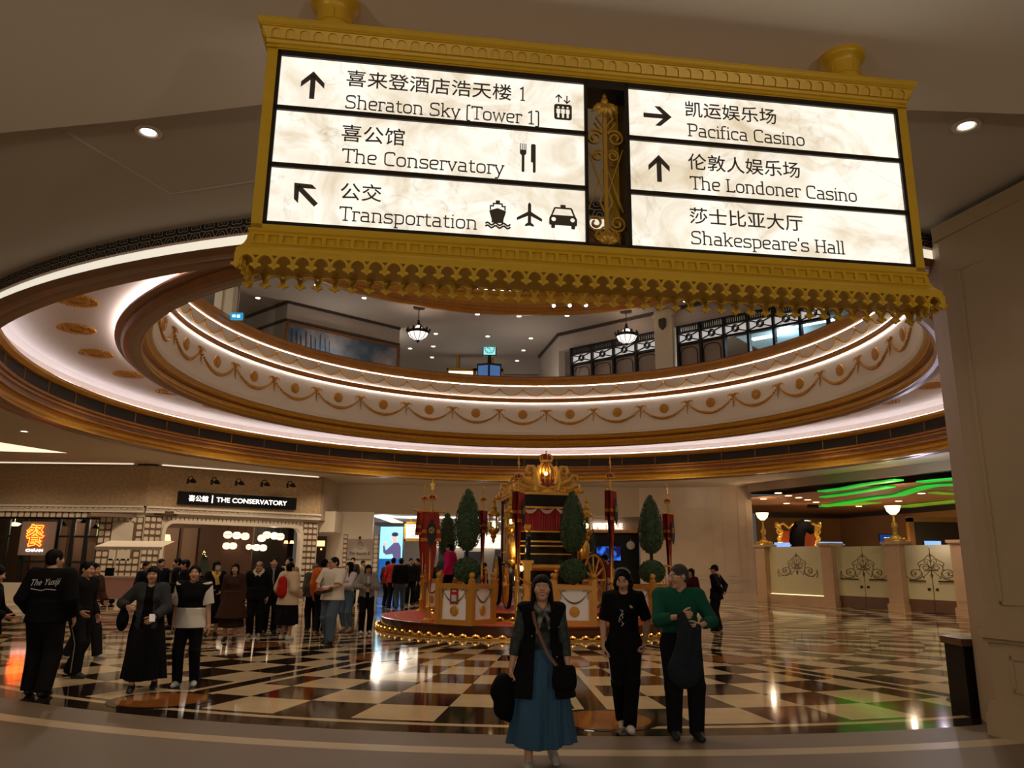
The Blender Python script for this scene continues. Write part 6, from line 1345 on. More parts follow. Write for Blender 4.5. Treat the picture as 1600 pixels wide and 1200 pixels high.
def solid(name, V, F, mats, parent, mi=None, label=None):
    me = bpy.data.meshes.new(name); me.vertices.add(len(V)); me.vertices.foreach_set('co', np.asarray(V, np.float32).ravel()); n = len(F); me.loops.add(n*4); me.loops.foreach_set('vertex_index', np.asarray(F, np.int32).ravel())
    me.polygons.add(n); me.polygons.foreach_set('loop_start', np.arange(0, 4*n, 4, dtype=np.int32))
    if mi is not None: me.polygons.foreach_set('material_index', np.asarray(mi, np.int32))
    me.polygons.foreach_set('use_smooth', np.ones(n, bool)); me.update(calc_edges=True); me.validate()
    for m in mats if isinstance(mats, (list, tuple)) else [mats]: me.materials.append(m)
    o = bpy.data.objects.new(name, me); COL.objects.link(o)
    if parent: o.parent = parent
    if label: o['label'] = label
    return o
def head_shape(h, male, smile=0):
    s = Sculpt((-.1, -.14, -.2), (.1, .13, .13), h)
    s.el((0, .015, .03), (.075, .094, .086), .01); s.el((0, -.02, -.035), (.06+.004*male, .074, .084), .02); s.el((0, -.064, -.097), (.026+.006*male, .022, .018), .03)
    for x in (-1, 1):
        s.el((x*.040, -.062, -.028), (.028, .03, .028), .02); s.el((x*.032, -.096, .004), (.019, .012, .010), .008, cut=True); s.el((x*.032, -.078, .004), (.0135, .0125, .011), .002)
        s.el((x*.074, .012, -.008), (.009, .019, .030), .006); s.el((x*.011, -.104, -.034), (.009, .009, .008), .006)
    s.el((0, -.086, .022), (.05, .012, .008+.003*male), .012); s.rc((0, -.088, .006), (0, -.110, -.030), .007, .0115, .012)
    s.el((0, -.093, -.059), (.021, .008, .0055), .005); s.el((0, -.090, -.070-.006*smile), (.019, .009, .0065), .005)
    if smile: s.el((0, -.098, -.066), (.024, .011, .0065), .004, cut=True); [s.el((x*.03, -.085, -.052), (.012, .01, .012), .01) for x in (-1, 1)]
    s.rc((0, .015, -.05), (0, .03, -.2), .050+.006*male, .052+.006*male, .02)
    V, F = s.mesh(); c = V[F].mean(1); x, y, z = np.abs(c[:, 0]), c[:, 1], c[:, 2]; mi = np.zeros(len(F), int)
    mi[(x < .023-.0006*np.abs((z+.064)*1e3)) & (z < -.053) & (z > -.079-.006*smile) & (y < -.086)] = 1
    mi[(x < .016+.006*smile) & (np.abs(z+.0645+.002*smile) < .0011+.0036*smile-.08*x*smile) & (y < -.075)] = 2 if not smile else 6
    e = ((x-.032)/.014)**2+((z-.004)/(.0048-.0012*smile))**2; mi[(e < 1) & (y < -.08)] = 3; e2 = ((x-.031)/.0066)**2+((z-.004)/(.005-.001*smile))**2; mi[(e2 < 1) & (y < -.08)] = 4
    mi[(x > .014) & (x < .05) & (np.abs(z-.0285+.9*(x-.03)**2) < .003+.001*male) & (y < -.055)] = 5
    return V, F, mi
def hand_shape(h, curl):
    s = Sculpt((-.07, -.09, -.22), (.11, .07, .03), h)
    s.rc((0, 0, .012), (0, 0, -.02), .023, .024, .01, (1, 0, 0, .8)); s.rc((0, -.014, -.03), (0, -.017, -.078), .023, .019, .016, (1, 0, 0, .62)); s.rc((0, .012, -.03), (0, .014, -.074), .023, .018, .016, (1, 0, 0, .62))
    for y, L, z0 in ((-.029, .070, -.082), (-.0095, .080, -.088), (.010, .074, -.085), (.0285, .058, -.077)):
        p = np.array((.0, y, z0)); a = curl*.5; y2 = y*1.12
        s.rc((0, y*.85, -.06), p, .0105, .0098, .004)
        for q, f in enumerate((.45, .32, .23)):
            a += curl*(.9 if q else .4); d = np.array((math.sin(a), (y2-y)*.8, -math.cos(a))); n = p+d*L*f; s.rc(p, n, .0095-.0008*q, .0088-.0008*q, .002); p = n
    p = np.array((.006, -.022, -.022)); ta = .55+.25*curl
    for L, ax_ in ((.042, (.25, -.62, -.74)), (.032, (.35+.3*curl, -.35, -.85)), (.026, (.45+.5*curl, -.1, -.88))):
        d = np.array(ax_); d = d/np.linalg.norm(d); n = p+d*L; s.rc(p, n, .0135 if L > .04 else .0105, .0098, .006 if L > .04 else .002); p = n
    return s.mesh()
_cache = {}
def cached(k, f):
    if k not in _cache: _cache[k] = f()
    return _cache[k]
def shoe_shape(h):
    s = Sculpt((-.07, -.2, -.02), (.07, .11, .14), h)
    s.rc((0, .045, .042), (0, -.03, .045), .042, .046, .02, (1, 0, 0, .82)); s.rc((0, -.03, .04), (.0, -.125, .028), .046, .036, .03, (0, 0, 1, .8)); s.rc((0, .03, .06), (0, .028, .115), .043, .042, .03, flat=1); s.el((0, -.07, .05), (.035, .06, .03), .02)
    s.plane(lambda X, Y, Z: -Z+0*X+0*Y); V, F = s.mesh(); c = V[F].mean(1)[:, 2]; return V, F, (c < .022).astype(int)
def hair_shape(kind, h):
    s = Sculpt((-.13, -.14, -.34), (.13, .17, .2), h); z0 = {'short': -.045, 'crop': -.03, 'bald': -.04}.get(kind, -.1)
    if kind == 'cap':
        s.el((0, .015, .04), (.086, .105, .092), .01); s.plane(lambda X, Y, Z: .015-Z-.25*(Y-.0)+0*X); s.rc((-.03, -.1, .045), (.03, -.1, .045), .05, .05, .01, (0, 0, 1, .18)); s.el((0, .03, -.015), (.08, .085, .05), .004); s.el((0, -.09, -.05), (.09, .085, .085), .0, cut=True); return s.mesh()
    t = {'crop': .005, 'wavy': .007, 'fringe': .009, 'short': .01}.get(kind, .011)
    s.el((0, .018, .033), (.075+t, .094+t, .088+t), .01)
    if kind in ('bob', 'long', 'wavy', 'fringe'):
        zb = {'bob': -.125, 'long': -.27, 'wavy': -.2, 'fringe': -.2}[kind]
        for x in (-1, 1):
            s.rc((x*.072, .012, .03), (x*.082, .005, zb), .026, .026, .02, (1, 0, 0, .75))
            if kind in ('wavy', 'long', 'fringe'): s.rc((x*.07, -.02, 0), (x*.088, -.045, zb*.92), .022, .018, .015)
            if kind == 'wavy':
                for q in range(5): s.el((x*(.088+.008*math.sin(q*2)), -.02+.015*math.cos(q*1.7), -.02-.035*q), (.022, .026, .024), .012)
        s.rc((0, .062, .03), (0, .07, zb), .07, .062, .03, (0, 1, 0, .7)); 
    elif kind in ('tied', 'bun'):
        s.el((0, .04, -.02), (.07, .07, .06), .03)
        if kind == 'bun': s.el((0, .125, .03), (.035, .035, .035), .008)
    else: s.el((0, .04, -.03), (.072, .066, .05), .03)
    face = (.068 if kind in ('bob', 'fringe', 'long', 'wavy') else .076)
    if kind in ('fringe', 'bob', 'long', 'wavy'):
        zt = {'fringe': .034, 'bob': .036, 'long': .05, 'wavy': .066}[kind]; tp = {'fringe': .0, 'bob': .0, 'long': .25, 'wavy': .55}[kind]
        s.put(lambda X, Y, Z: np.maximum(np.maximum(np.abs(X)-(.061-tp*np.maximum(0, Z-.0)+.05*np.maximum(0, -Z-.06)), Z-zt+3*X*X), Y+.028), (-.2, -.3, -.4), (.2, .2, .2), 0, True)
    else: s.el((0, -.105, -.055), (face, .095, .124), 0, cut=True)
    if kind in ('short', 'crop', 'tied', 'bun', 'bald'): s.put(lambda X, Y, Z: np.maximum(Z-(-.01-.5*np.maximum(0, Y-.03)), Y-.02)+0*X, (-.2, -.2, -.3), (.2, .2, .2), 0, True); s.el((.078, .012, -.008), (.014, .026, .036), 0, cut=True); s.el((-.078, .012, -.008), (.014, .026, .036), 0, cut=True); s.plane(lambda X, Y, Z: (z0-.03)-Z+0*X+0*Y)
    if kind == 'bald': s.el((0, -.05, .1), (.08, .13, .085), .0, cut=True)
    return s.mesh()
SKIN = {}
def skin(t):
    if t not in SKIN:
        SKIN[t] = [mat('skin_%d' % t, ((206, 160, 128), (190, 140, 108), (222, 180, 150))[t], .5, noise=(9, .06)), mat('lips_%d' % t, ((156, 86, 76), (140, 78, 66), (176, 92, 84))[t], .45), mat('mouth_dark', (60, 24, 22), .6), mat('eye_white', (178, 166, 154), .35), mat('iris_dark', (26, 18, 14), .2), mat('eyebrow', (34, 26, 22), .7), mat('teeth', (206, 196, 180), .3)]
    return SKIN[t]
def ik(a, b, l1, l2, pole):
    a, b = np.array(a, float), np.array(b, float); d = b-a; L = np.linalg.norm(d); L2 = min(L, (l1+l2)*.998); d = d/L; b = a+d*L2; x = (l1*l1-l2*l2+L2*L2)/(2*L2); hh = math.sqrt(max(0, l1*l1-x*x))
    p = np.array(pole, float); p = p-d*(p@d); p /= np.linalg.norm(p)+1e-9; return a+d*x+p*hh, b
def Rz(a): c, s = math.cos(a), math.sin(a); return np.array(((c,-s,0),(s,c,0),(0,0,1.)))
def Rx(a): c, s = math.cos(a), math.sin(a); return np.array(((1.,0,0),(0,c,-s),(0,s,c)))
NOHAND = None
def person(label, x, y, H, rz, top, bottom, shoes=(30,26,24), hair=('short', (20,16,14)), sk=0, male=1, hands=None, feet=None, look=(0, 0), lean=0., fine=False, curl=(.3, .3), thumbs=None, poles=None, hs=1., wide=1., z=0., extra=None, smile=0, group=None, glasses=0):
    t = thing('person', label, 'person', (x, y, z), math.radians(rz), group); s = H/1.70; h = (.009 if fine else .015); W = wide
    S = lambda p: np.array(p, float)*s
    pel = np.array((0, 0, .92)); ch = np.array((0, -lean*.6, 1.28)); nk = np.array((0, -lean, 1.43)); hd = np.array((0, -lean-.02-.5*lean, 1.575))
    shx = (.185 if male else .165)*W; sho = {-1: np.array((-shx, -lean*.9, 1.385)), 1: np.array((shx, -lean*.9, 1.385))}; hip = {-1: np.array((-.088*W, 0, .90)), 1: np.array((.088*W, 0, .90))}
    hands = hands or {}; feet = feet or {}; HN = {}; EL = {}; FT = {}; KN = {}
    for q in (-1, 1):
        tg = hands.get(q, (q*(shx+.06), -.03-lean*.5, .86)); po = (poles or {}).get(q, (q*.35, 1, -.2)); EL[q], HN[q] = ik(sho[q], tg, .285, .255, po)
        f = feet.get(q, (q*.10, .02, 0, q*8, 0)); an = np.array((f[0], f[1], f[2]+.085)); KN[q], an = ik(hip[q], an, .425, .415, (q*.1, -1, 0)); FT[q] = (an, f)
    # body: one continuous surface with head and hands joined on
    lo, hi = (-.75, -.75, -.02), (.75, .75, 1.6); allp = np.array([sho[-1], sho[1], *HN.values(), *EL.values(), *KN.values(), *[f[0] for f in FT.values()], pel, nk]); lo = (allp.min(0)-.2); hi = (allp.max(0)+.2); hi[2] = 1.6
    SQ = (0, 1, 0, .68)
    def torso(b, e, k=.03, skirt=False):
        b.rc(pel+(0,0,.02), (0, -lean*.25, 1.08), .155*W+e, .132*W+e, k, SQ); b.rc((0, -lean*.25, 1.08), ch, .132*W+e, .152*W+e, k, SQ)
        b.rc((-.105*W, -lean*.8, 1.345), (.105*W, -lean*.8, 1.345), .07+e, .07+e, k+.02)
        if not male: b.rc((-.07*W, ch[1]-.075, 1.255), (.07*W, ch[1]-.075, 1.255), .05+e*.8, .05+e*.8, .04)
        for q in (-1, 1): b.rc((0, nk[1]+.01, 1.41), sho[q]+(0,0,-.005), .055+e*.7, .052+e*.8, .03)
    b = Sculpt(S(lo), S(hi), h*1.0); b2 = Sculpt(lo, hi, h/s)
    torso(b2, -.004); b2.rc(nk-(0,0,.06), hd-(0,-.03,.1), .062, .052, .02)
    for q in (-1, 1):
        b2.rc(sho[q], EL[q], .047, .040, .02); b2.rc(EL[q], HN[q], .040, .0255, .012); b2.rc(hip[q], KN[q], .082*W, .055*W, .03); b2.rc(KN[q], FT[q][0], .053*W, .036, .02); b2.rc(KN[q]+(0, .02, -.09), KN[q]*.5+FT[q][0]*.5+(0, .02, 0), .045*W, .04, .02)
    V, F = b2.mesh(); Vs = [V*s]; Fs = [F]; M = [np.zeros(len(F), int)]; off = len(V)
    hV, hF, hM = cached(('head', fine, male, smile), lambda: head_shape(.0042 if fine else .0075, male, smile)); R = Rz(math.radians(look[0])) @ Rx(math.radians(look[1])); hk = hs
    Vs.append(((hV*hk) @ R.T+hd)*s); Fs.append(hF+off); M.append(hM); off += len(hV)
    for q in (-1, 1):
        cv = curl[0] if q < 0 else curl[1]; gV, gF = cached(('hand', fine, cv), lambda: hand_shape(.0032 if fine else .006, cv))
        d = HN[q]-EL[q]; d /= np.linalg.norm(d); th = np.array((thumbs or {}).get(q, (0, -1, 0)), float); zax = -d; yax = -(th-d*(th@d)); yax /= np.linalg.norm(yax)+1e-9; xax = np.cross(yax, zax); G = np.stack([xax, yax, zax], 1)
        vv = gV*1.0; ff = gF
        if q > 0: vv = vv*np.array((-1, 1, 1)); ff = gF[:, ::-1]
        Vs.append((vv @ G.T+HN[q])*s); Fs.append(ff+off); M.append(np.zeros(len(gF), int)); off += len(gV)
    solid('body', np.concatenate(Vs), np.concatenate(Fs), skin(sk), t, np.concatenate(M))
    fab = lambda c: mat('cloth_%d_%d_%d' % c, c, .88, spec=.12)
    # lower clothes
    kind, col = bottom[0], bottom[1]; b = Sculpt(lo, hi, h/s)
    if kind == 'trousers':
        e = bottom[2] if len(bottom) > 2 else .012; cuff = bottom[3] if len(bottom) > 3 else .0
        b.rc(pel+(0,0,-.02), pel+(0,0,.1), .155*W+e+.004, .145*W+e, .02, (0, 1, 0, .72)); b.plane(lambda X, Y, Z: Z-1.02+0*X+0*Y)
        for q in (-1, 1): b.rc(hip[q], KN[q], .088*W+e, .062*W+e, .03); b.rc(KN[q], FT[q][0]+(0, 0, -.035+cuff), .064*W+e, .046+e*1.2, .02, flat=1)
        V, F = b.mesh(); lower = solid('trousers', V*s, F, fab(col), t)
    else:
        hem, fl = bottom[2], bottom[3]; nf = bottom[4] if len(bottom) > 4 else 9; b = Sculpt((-.75, -.6, 0), (.75, .6, 1.2), h/s); wz = 1.03; fx = (FT[-1][0][0]+FT[1][0][0])/2; fy = (FT[-1][0][1]+FT[1][0][1])/2
        def sk_(X, Y, Z):
            u = np.clip((wz-Z)/(wz-hem), 0, 1.05); cx = fx*u*.8; cy = fy*u*.8; x_ = X-cx; y_ = (Y-cy)/.78; r = np.sqrt(x_*x_+y_*y_); a = np.arctan2(y_, x_)
            R_ = (.135+.055*np.minimum(1, u*4))*W+(fl-.17)*u**1.1+.028*u*np.sin(a*nf+2*u)+.012*u*np.sin(a*nf*2.3+1)
            d = (r-R_)*.8
            for q in (-1, 1):                                     # keep clear of the striding legs
                p0, p1 = hip[q], FT[q][0]; tt = np.clip((p0[2]-Z)/(p0[2]-p1[2]), 0, 1); kx = KN[q]-(p0+(p1-p0)*.5); bl = 4*tt*(1-tt)
                lx = p0[0]+(p1[0]-p0[0])*tt+kx[0]*bl; ly = p0[1]+(p1[1]-p0[1])*tt+kx[1]*bl; dl = np.sqrt((X-lx)**2+(Y-ly)**2)-(.115-.02*tt)*W; hh = np.clip(.5+.5*(d-dl)/.09, 0, 1); d = d*(1-hh)+dl*hh-.09*hh*(1-hh)
            return np.maximum(np.maximum(d, hem-Z-.015*np.sin(a*3)), Z-wz)
        b.put(sk_, (-.7, -.55, hem-.05), (.7, .55, 1.1), 0); V, F = b.mesh(); lower = solid('skirt', V*s, F, fab(col), t)
    # upper clothes: each layer (name, colour, sleeve 0..1, hem, ease[, open front[, neck]])
    out = {}
    for ly in top:
        nm, col, sl, hem, e = ly[:5]; opn = ly[5] if len(ly) > 5 else 0; nz = ly[6] if len(ly) > 6 else 1.452; mm = ly[7] if len(ly) > 7 else None
        b = Sculpt(lo, hi, h/s); torso(b, e)
        if hem < .86:
            lg = .03 if hem < .7 else 0; fl = .165*W+e+(.92-hem)*.26+lg*1.6; b.rc((0, -lean*.1, .98), (0, 0, hem), .162*W+e+lg*.6, fl, .03, (0, 1, 0, .80+lg*2), flat=1)
        b.plane(lambda X, Y, Z: hem-Z+0*X+0*Y); b.rc((0, nk[1]-.055, 1.46), (0, nk[1]-.012, 1.6), .056, .085, 0, cut=True); b.plane(lambda X, Y, Z: Z-nz-.02-.12*(np.abs(X) < .0)+0*X+0*Y)
        if opn: b.put(lambda X, Y, Z: np.maximum(np.abs(X)-opn*(1+1.2*np.clip(1.3-Z, 0, 1)), Y+.02), (-.3, -.5, .2), (.3, 0, 1.6), 0, True)
        for q in (-1, 1):
            if sl <= 0: b.rc(sho[q]+(q*.065, 0, -.05), sho[q]+(q*.3, 0, -.2), .075, .09, 0, cut=True); continue
            b.rc(sho[q]*(.96, 1, 1), EL[q]*min(1, sl*2)+sho[q]*(1-min(1, sl*2)), .053+e, .048+e-.006*min(1, sl*2), .025, flat=1 if sl < .5 else 0)
            if sl > .5: u = min(1, (sl-.5)*2); b.rc(EL[q], EL[q]*(1-u)+HN[q]*u, .048+e*.8, .036+e*.7, .015, flat=1)
        V, F = b.mesh(); out[nm] = solid(nm, V*s, F, mm or fab(col), t)
    # shoes, hair
    for q in (-1, 1):
        sv, sf, sm = cached(('shoe', fine), lambda: shoe_shape(.005 if fine else .008)); an, f = FT[q]; o = solid('shoe', sv*s*(.96 if not male else 1.03), sf, [mat('shoe_%d_%d_%d' % shoes, shoes, .6), mat('shoe_sole_%d' % (shoes[0] > 90), (190, 184, 174) if shoes[0] > 90 else (30, 27, 25), .6)], t, sm)
        o.location = S((an[0], an[1]-.02, an[2]-.085)); o.rotation_euler = (math.radians(f[4]), 0, math.radians(f[3]))
        if f[4]: p = o.location; ang = math.radians(f[4]); o.location = Vector((an[0]*s, an[1]*s, an[2]*s))-Matrix.Rotation(math.radians(f[3]), 3, 'Z') @ (Matrix.Rotation(ang, 3, 'X') @ Vector((0, .02*s, .085*s)))
    if hair:
        vv, ff = cached(('hair', hair[0], fine), lambda: hair_shape(hair[0], .0045 if fine else .008)); o = solid('cap' if hair[0] == 'cap' else 'hair', ((vv*hk) @ R.T+hd)*s, ff, mat('hair_%d_%d_%d' % hair[1], hair[1], .55, spec=.12, bump=(60, .5)), t)
    if glasses:
        m = MB(); rim = lambda x0: [(x0+.024*math.cos(a), -.104, .004+.018*math.sin(a)) for a in np.linspace(0, 2*PI, 13)[:-1]]
        for q in (-1, 1): m.tube(rim(q*.033), .0022, 5, True); m.tube([(q*.057, -.1, .008), (q*.08, -.03, .008), (q*.08, .03, .0)], .0028, 5)
        m.tube([(-.009, -.106, .008), (.009, -.106, .008)], .002, 5)
        m.v = [tuple((R @ (np.array(p)*hk)+hd)*s) for p in m.v]; m.build('glasses', mat('glasses_%d' % glasses, (214, 210, 204) if glasses > 1 else (20, 18, 18), .3, .3), t)
    info = dict(t=t, s=s, HN=HN, EL=EL, hd=hd, R=R, sho=sho, out=out, lower=lower, nk=nk, KN=KN, FT=FT)
    return info
def at_person(i, p):                                              # local point -> world
    t = i['t']; v = Vector(tuple(float(c)*i['s'] for c in p)); return Matrix.Translation(t.location) @ Matrix.Rotation(t.rotation_euler.z, 4, 'Z') @ v
def part(i, mb, name, m_, par=None, smooth=40):
    s = i['s']; mb.v = [(p[0]*s, p[1]*s, p[2]*s) for p in mb.v]; return mb.build(name, m_, par or i['t'], smooth)
def soft(name, label, cat, i, fn, col, h=.008, rough=.7, base=(0,0,0)):
    "a soft held thing sculpted in the person's own axes, a thing of its own"
    b = Sculpt((-.55, -.6, .2), (.55, .5, 1.5), h); fn(b); V, F = b.mesh(); o = solid(name, V*i['s'], F, mat('soft_%d_%d_%d' % col, col, .85, spec=.08, bump=(14, .5)), None); o.location = i['t'].location; o.rotation_euler = i['t'].rotation_euler; tag(o, label, cat); return o
# ---------------------------------------------------------------- the people
BLK = (20, 18, 18); NAVY = (24, 26, 34); HB = (9, 7, 6); WHT = (206, 198, 186); WSH = (196, 190, 182)
def strap(i, pts, r=.014, col=(104, 60, 36), name='strap', flat=.35):
    m = MB(); m.tube(pts, r, 8, flat=flat); return part(i, m, name, mat('leather_%d_%d_%d' % col, col, .5))
# woman in the blue skirt
M_FLOR = mat('dark_floral', (12, 24, 24), .7, noise=(20, 0, (46, 56, 40)))
w = person('woman in a long blue skirt and black vest, looking up, with brown bag strap', .28, 6.98, 1.56, 4,
    [('shirt', (20, 36, 30), .78, .92, .014, 0, 1.452, M_FLOR), ('vest', (16, 15, 15), 0, .62, .036, .06, 1.44)], ('skirt', (54, 84, 106), .2, .29, 11), (168, 160, 156), ('fringe', HB), 1, 0,
    hands={-1: (-.30, -.03, .80), 1: (.245, -.1, .82)}, feet={-1: (-.13, -.12, 0, -6, 0), 1: (.13, .2, .035, 10, 24)}, look=(-4, -16), fine=True, curl=(.75, .55), hs=1.1, smile=1)
m = MB(); m.tube([(-.085, -.03, 1.44), (-.07, -.1, 1.40), (0, -.135, 1.36), (.07, -.1, 1.40), (.085, -.03, 1.44), (.05, .06, 1.46), (-.05, .06, 1.46)], .032, 10, True)
m.tube([(0, -.14, 1.37), (-.035, -.165, 1.30), (-.06, -.165, 1.18)], [.03, .035, .02], 8, flat=.5); m.tube([(0, -.14, 1.37), (.04, -.165, 1.31), (.055, -.165, 1.22)], [.03, .035, .018], 8, flat=.5); part(w, m, 'scarf', mat('patterned_scarf', (40, 42, 38), .8, noise=(22, 0, (128, 124, 112))))
strap(w, [(-.10, .02, 1.47), (-.10, -.07, 1.44), (-.08, -.18, 1.28), (-.03, -.2, 1.15), (.04, -.215, 1.0), (.1, -.235, .92), (.14, -.24, .87)], .016, (104, 62, 42))
m = MB()
for p in ((-.11, -.19, 1.16), (.12, -.2, .98), (.1, -.205, .88), (.14, -.17, 1.24)): m.ball(p, .006, 6, 4)
part(w, m, 'snap_button', mat('snap_silver', (200, 200, 196), .3, .8))
soft('handbag', 'black handbag worn at the hip of the woman in the blue skirt', 'bag', w, lambda b: (b.rc((.12, -.24, .73), (.25, -.2, .73), .045, .045, .05, (0, 1, 0, .8)), b.rc((.12, -.24, .80), (.25, -.2, .80), .05, .05, .06, (0, 1, 0, .8)), b.rc((.12, -.24, .87), (.25, -.2, .87), .04, .04, .05, (0, 1, 0, .8))), (18, 16, 16))
soft('folded_jacket', 'bundled black jacket carried low in the right hand of the woman in the blue skirt', 'jacket', w, lambda b: (b.el((-.36, -.05, .72), (.09, .1, .1), .03), b.el((-.35, -.04, .56), (.095, .09, .14), .05), b.el((-.42, -.06, .66), (.06, .07, .08), .04), b.rc((-.36, -.02, .5), (-.29, 0, .42), .07, .04, .05)), (16, 15, 15), .01)
# woman in black tee
g = person('woman in black T-shirt and black trousers with white side stripes, looking down', 1.22, 8.55, 1.63, -4, [('tshirt', (14, 13, 13), .46, .93, .02)], ('trousers', (15, 14, 15), .02), (188, 180, 164), ('wavy', HB), 1, 0,
    hands={-1: (-.23, -.05, .86), 1: (.215, -.06, .9)}, feet={-1: (-.03, .16, .03, -2, 22), 1: (.03, -.13, 0, 4, 0)}, look=(-14, 24), fine=True, curl=(.8, .9), poles={-1: (-.5, .7, 0), 1: (.6, .7, 0)})
for q in (-1, 1):
    m = MB(); k, a = g['KN'][q], g['FT'][q][0]; hp = np.array((q*.088, 0, .9)); e = q*.013
    m.tube([tuple(hp*.7+k*.3+(q*.1, -.03, 0)), tuple(k+(q*.082, -.02, 0)), tuple(k*.5+a*.5+(q*.074, -.02, 0)), tuple(a+(q*.064, -.02, -.0))], .005, 6); part(g, m, 'side_stripe', mat('stripe_white', (196, 192, 186), .7))
m = MB(); T = Matrix.Translation((.075, -.165, 1.27)) @ FRONT; m.T = T
for r in (.03, .021, .012): m.stroke([(r*math.cos(a)-.02, r*math.sin(a)) for a in np.linspace(0, PI/2, 7)], .006, 0, .006)
m.T = Matrix.Translation((-.04, -.168, 1.08)) @ FRONT
for k in range(6): m.stroke([(.02*math.sin(k*2.1), .02*k), (.03*math.cos(k*1.3), .02*k+.03)], .007, 0, .006)
m.stroke([(.0, .12), (.02, .16), (-.01, .17)], .006, 0, .006); part(g, m, 'chest_print', mat('print_white', (190, 186, 180), .6), g['out']['tshirt'], 0)
m = MB(); m.tube([tuple(g['R'] @ np.array((.092*math.cos(a), -.01, .045+.09*math.sin(a)))+g['hd']) for a in np.linspace(.3, PI-.3, 13)], .008, 6, flat=1.6); part(g, m, 'hair_band', mat('grey_band', (96, 94, 94), .3))
soft('phone_pouch', 'small black pouch in the right hand of the woman in the black T-shirt', 'bag', g, lambda b: b.rc((-.215, -.06, .78), (-.2, -.05, .88), .035, .035, .01, (1, 0, 0, .6)), (14, 13, 13))
# man in green
mg = person('man in a dark green shirt holding a dark jacket and turning his head away', 1.74, 8.2, 1.67, 0, [('shirt', (22, 74, 56), .8, .86, .026)], ('trousers', (20, 20, 24), .022), (18, 17, 17), ('crop', (62, 54, 48)), 1, 1,
    hands={-1: (-.05, -.30, 1.19), 1: (.14, -.28, 1.10)}, feet={-1: (-.09, .0, 0, -6, 0), 1: (.12, -.06, 0, 8, 0)}, look=(-66, 4), fine=True, curl=(.95, .8), poles={-1: (-.9, .3, -.8), 1: (.9, .4, -.6)}, thumbs={-1: (.2, -.3, .9), 1: (-.3, -.3, .9)}, wide=1.1, glasses=2, hs=1.04)
m = MB(); nk = mg['nk']; m.tube([(.03, -.085, 1.40), (.075, -.03, 1.455), (.06, .06, 1.475), (0, .085, 1.48), (-.06, .06, 1.475), (-.075, -.03, 1.455), (-.03, -.085, 1.40)], .022, 8, flat=1.3); part(mg, m, 'collar', mat('cloth_22_74_56', (22, 74, 56), .85))
m = MB()
for k in range(5): m.ball((0, -.145-.012*min(k, 2), 1.36-.07*k), .007, 6, 4)
part(mg, m, 'button', mat('button_green', (14, 44, 34), .4), mg['out']['shirt'])
soft('jacket', 'dark jacket hanging from the hands of the man in the green shirt', 'jacket', mg, lambda b: (b.rc((-.05, -.34, 1.2), (-.0, -.36, .95), .045, .1, .04, (0, 1, 0, .6)), b.rc((.1, -.33, 1.08), (.03, -.36, .9), .05, .1, .04, (0, 1, 0, .6)), b.rc((.0, -.36, .95), (-.04, -.35, .68), .11, .17, .05, (0, 1, 0, .55)), b.el((-.09, -.36, .72), (.09, .06, .09), .05), b.el((.06, -.35, .70), (.08, .06, .08), .05), b.rc((.02, -.42, 1.05), (-.05, -.44, .75), .03, .02, .04)), (34, 38, 44), .01)
# guard
person('man in black suit and cap, hands clasped behind his back, before the stone wall', 5.56, 21.4, 1.7, -128, [('jacket', BLK, 1, .8, .03)], ('trousers', BLK, .022), BLK, ('cap', BLK), 1, 1, hands={-1: (-.05, .2, 1.0), 1: (.05, .2, .99)}, poles={-1: (-1, .3, 0), 1: (1, .3, 0)}, look=(10, 14), curl=(.8, .8))
# left group
a = person('woman with bobbed hair in open grey jacket holding a white phone', -4.78, 10.62, 1.58, 14, [('top', (14, 13, 13), .3, .9, .014), ('jacket', (52, 52, 54), .95, .84, .036, .05)], ('skirt', (16, 15, 16), .16, .26, 7), (26, 24, 24), ('bob', HB), 1, 0,
    hands={-1: (-.25, -.20, 1.14), 1: (.12, -.27, 1.0)}, feet={-1: (-.1, -.1, 0, 0, 0), 1: (.14, .18, .02, 0, 18)}, poles={-1: (-.9, .3, -.8), 1: (.8, .4, -.6)}, curl=(.7, .7), look=(0, -4), fine=True, thumbs={-1: (.4, -.2, .8), 1: (-.4, -.2, .8)})
m = MB(); m.T = Matrix.Translation(at_person(a, (.11, -.34, 1.0))) @ Matrix.Rotation(.5, 4, 'Z') @ Matrix.Rotation(-.9, 4, 'X'); m.box((-.034, -.004, -.07), (.034, .004, .07)); tag(m.build('phone', mat('phone_white', (190, 188, 186), .3), None, 0), 'white phone in the hand of the woman in the grey jacket', 'phone')
soft('shoulder_bag', 'black shoulder bag under the raised hand of the woman in the grey jacket', 'bag', a, lambda b: (b.el((-.31, -.12, .96), (.075, .14, .15), .02), b.el((-.29, -.17, 1.12), (.05, .06, .06), .04)), (16, 15, 15), .012)
v = person('woman in a black vest over a white T-shirt with white trainers, hair tied back', -4.40, 11.08, 1.60, 8, [('tshirt', WHT, .46, .81, .05), ('vest', (15, 14, 15), 0, .93, .066)], ('trousers', (16, 16, 20), .018), (190, 184, 176), ('tied', HB), 1, 0, hands={-1: (-.22, -.06, .88), 1: (.27, -.03, .84)}, feet={-1: (-.09, -.05, 0, -8, 0), 1: (.13, .02, 0, 10, 0)}, look=(4, -8), fine=True)
T_ = person('tall man seen from behind in a black jersey with white script on its back', -5.86, 10.15, 1.78, 186, [('jersey', (13, 12, 13), .95, .84, .045)], ('trousers', BLK, .035), BLK, ('short', HB), 1, 1, hands={-1: (-.27, -.1, .9), 1: (.25, -.12, .95)}, feet={-1: (-.12, .1, 0, -8, 0), 1: (.12, -.08, 0, 8, 0)}, look=(-34, 0), fine=True, wide=1.08)
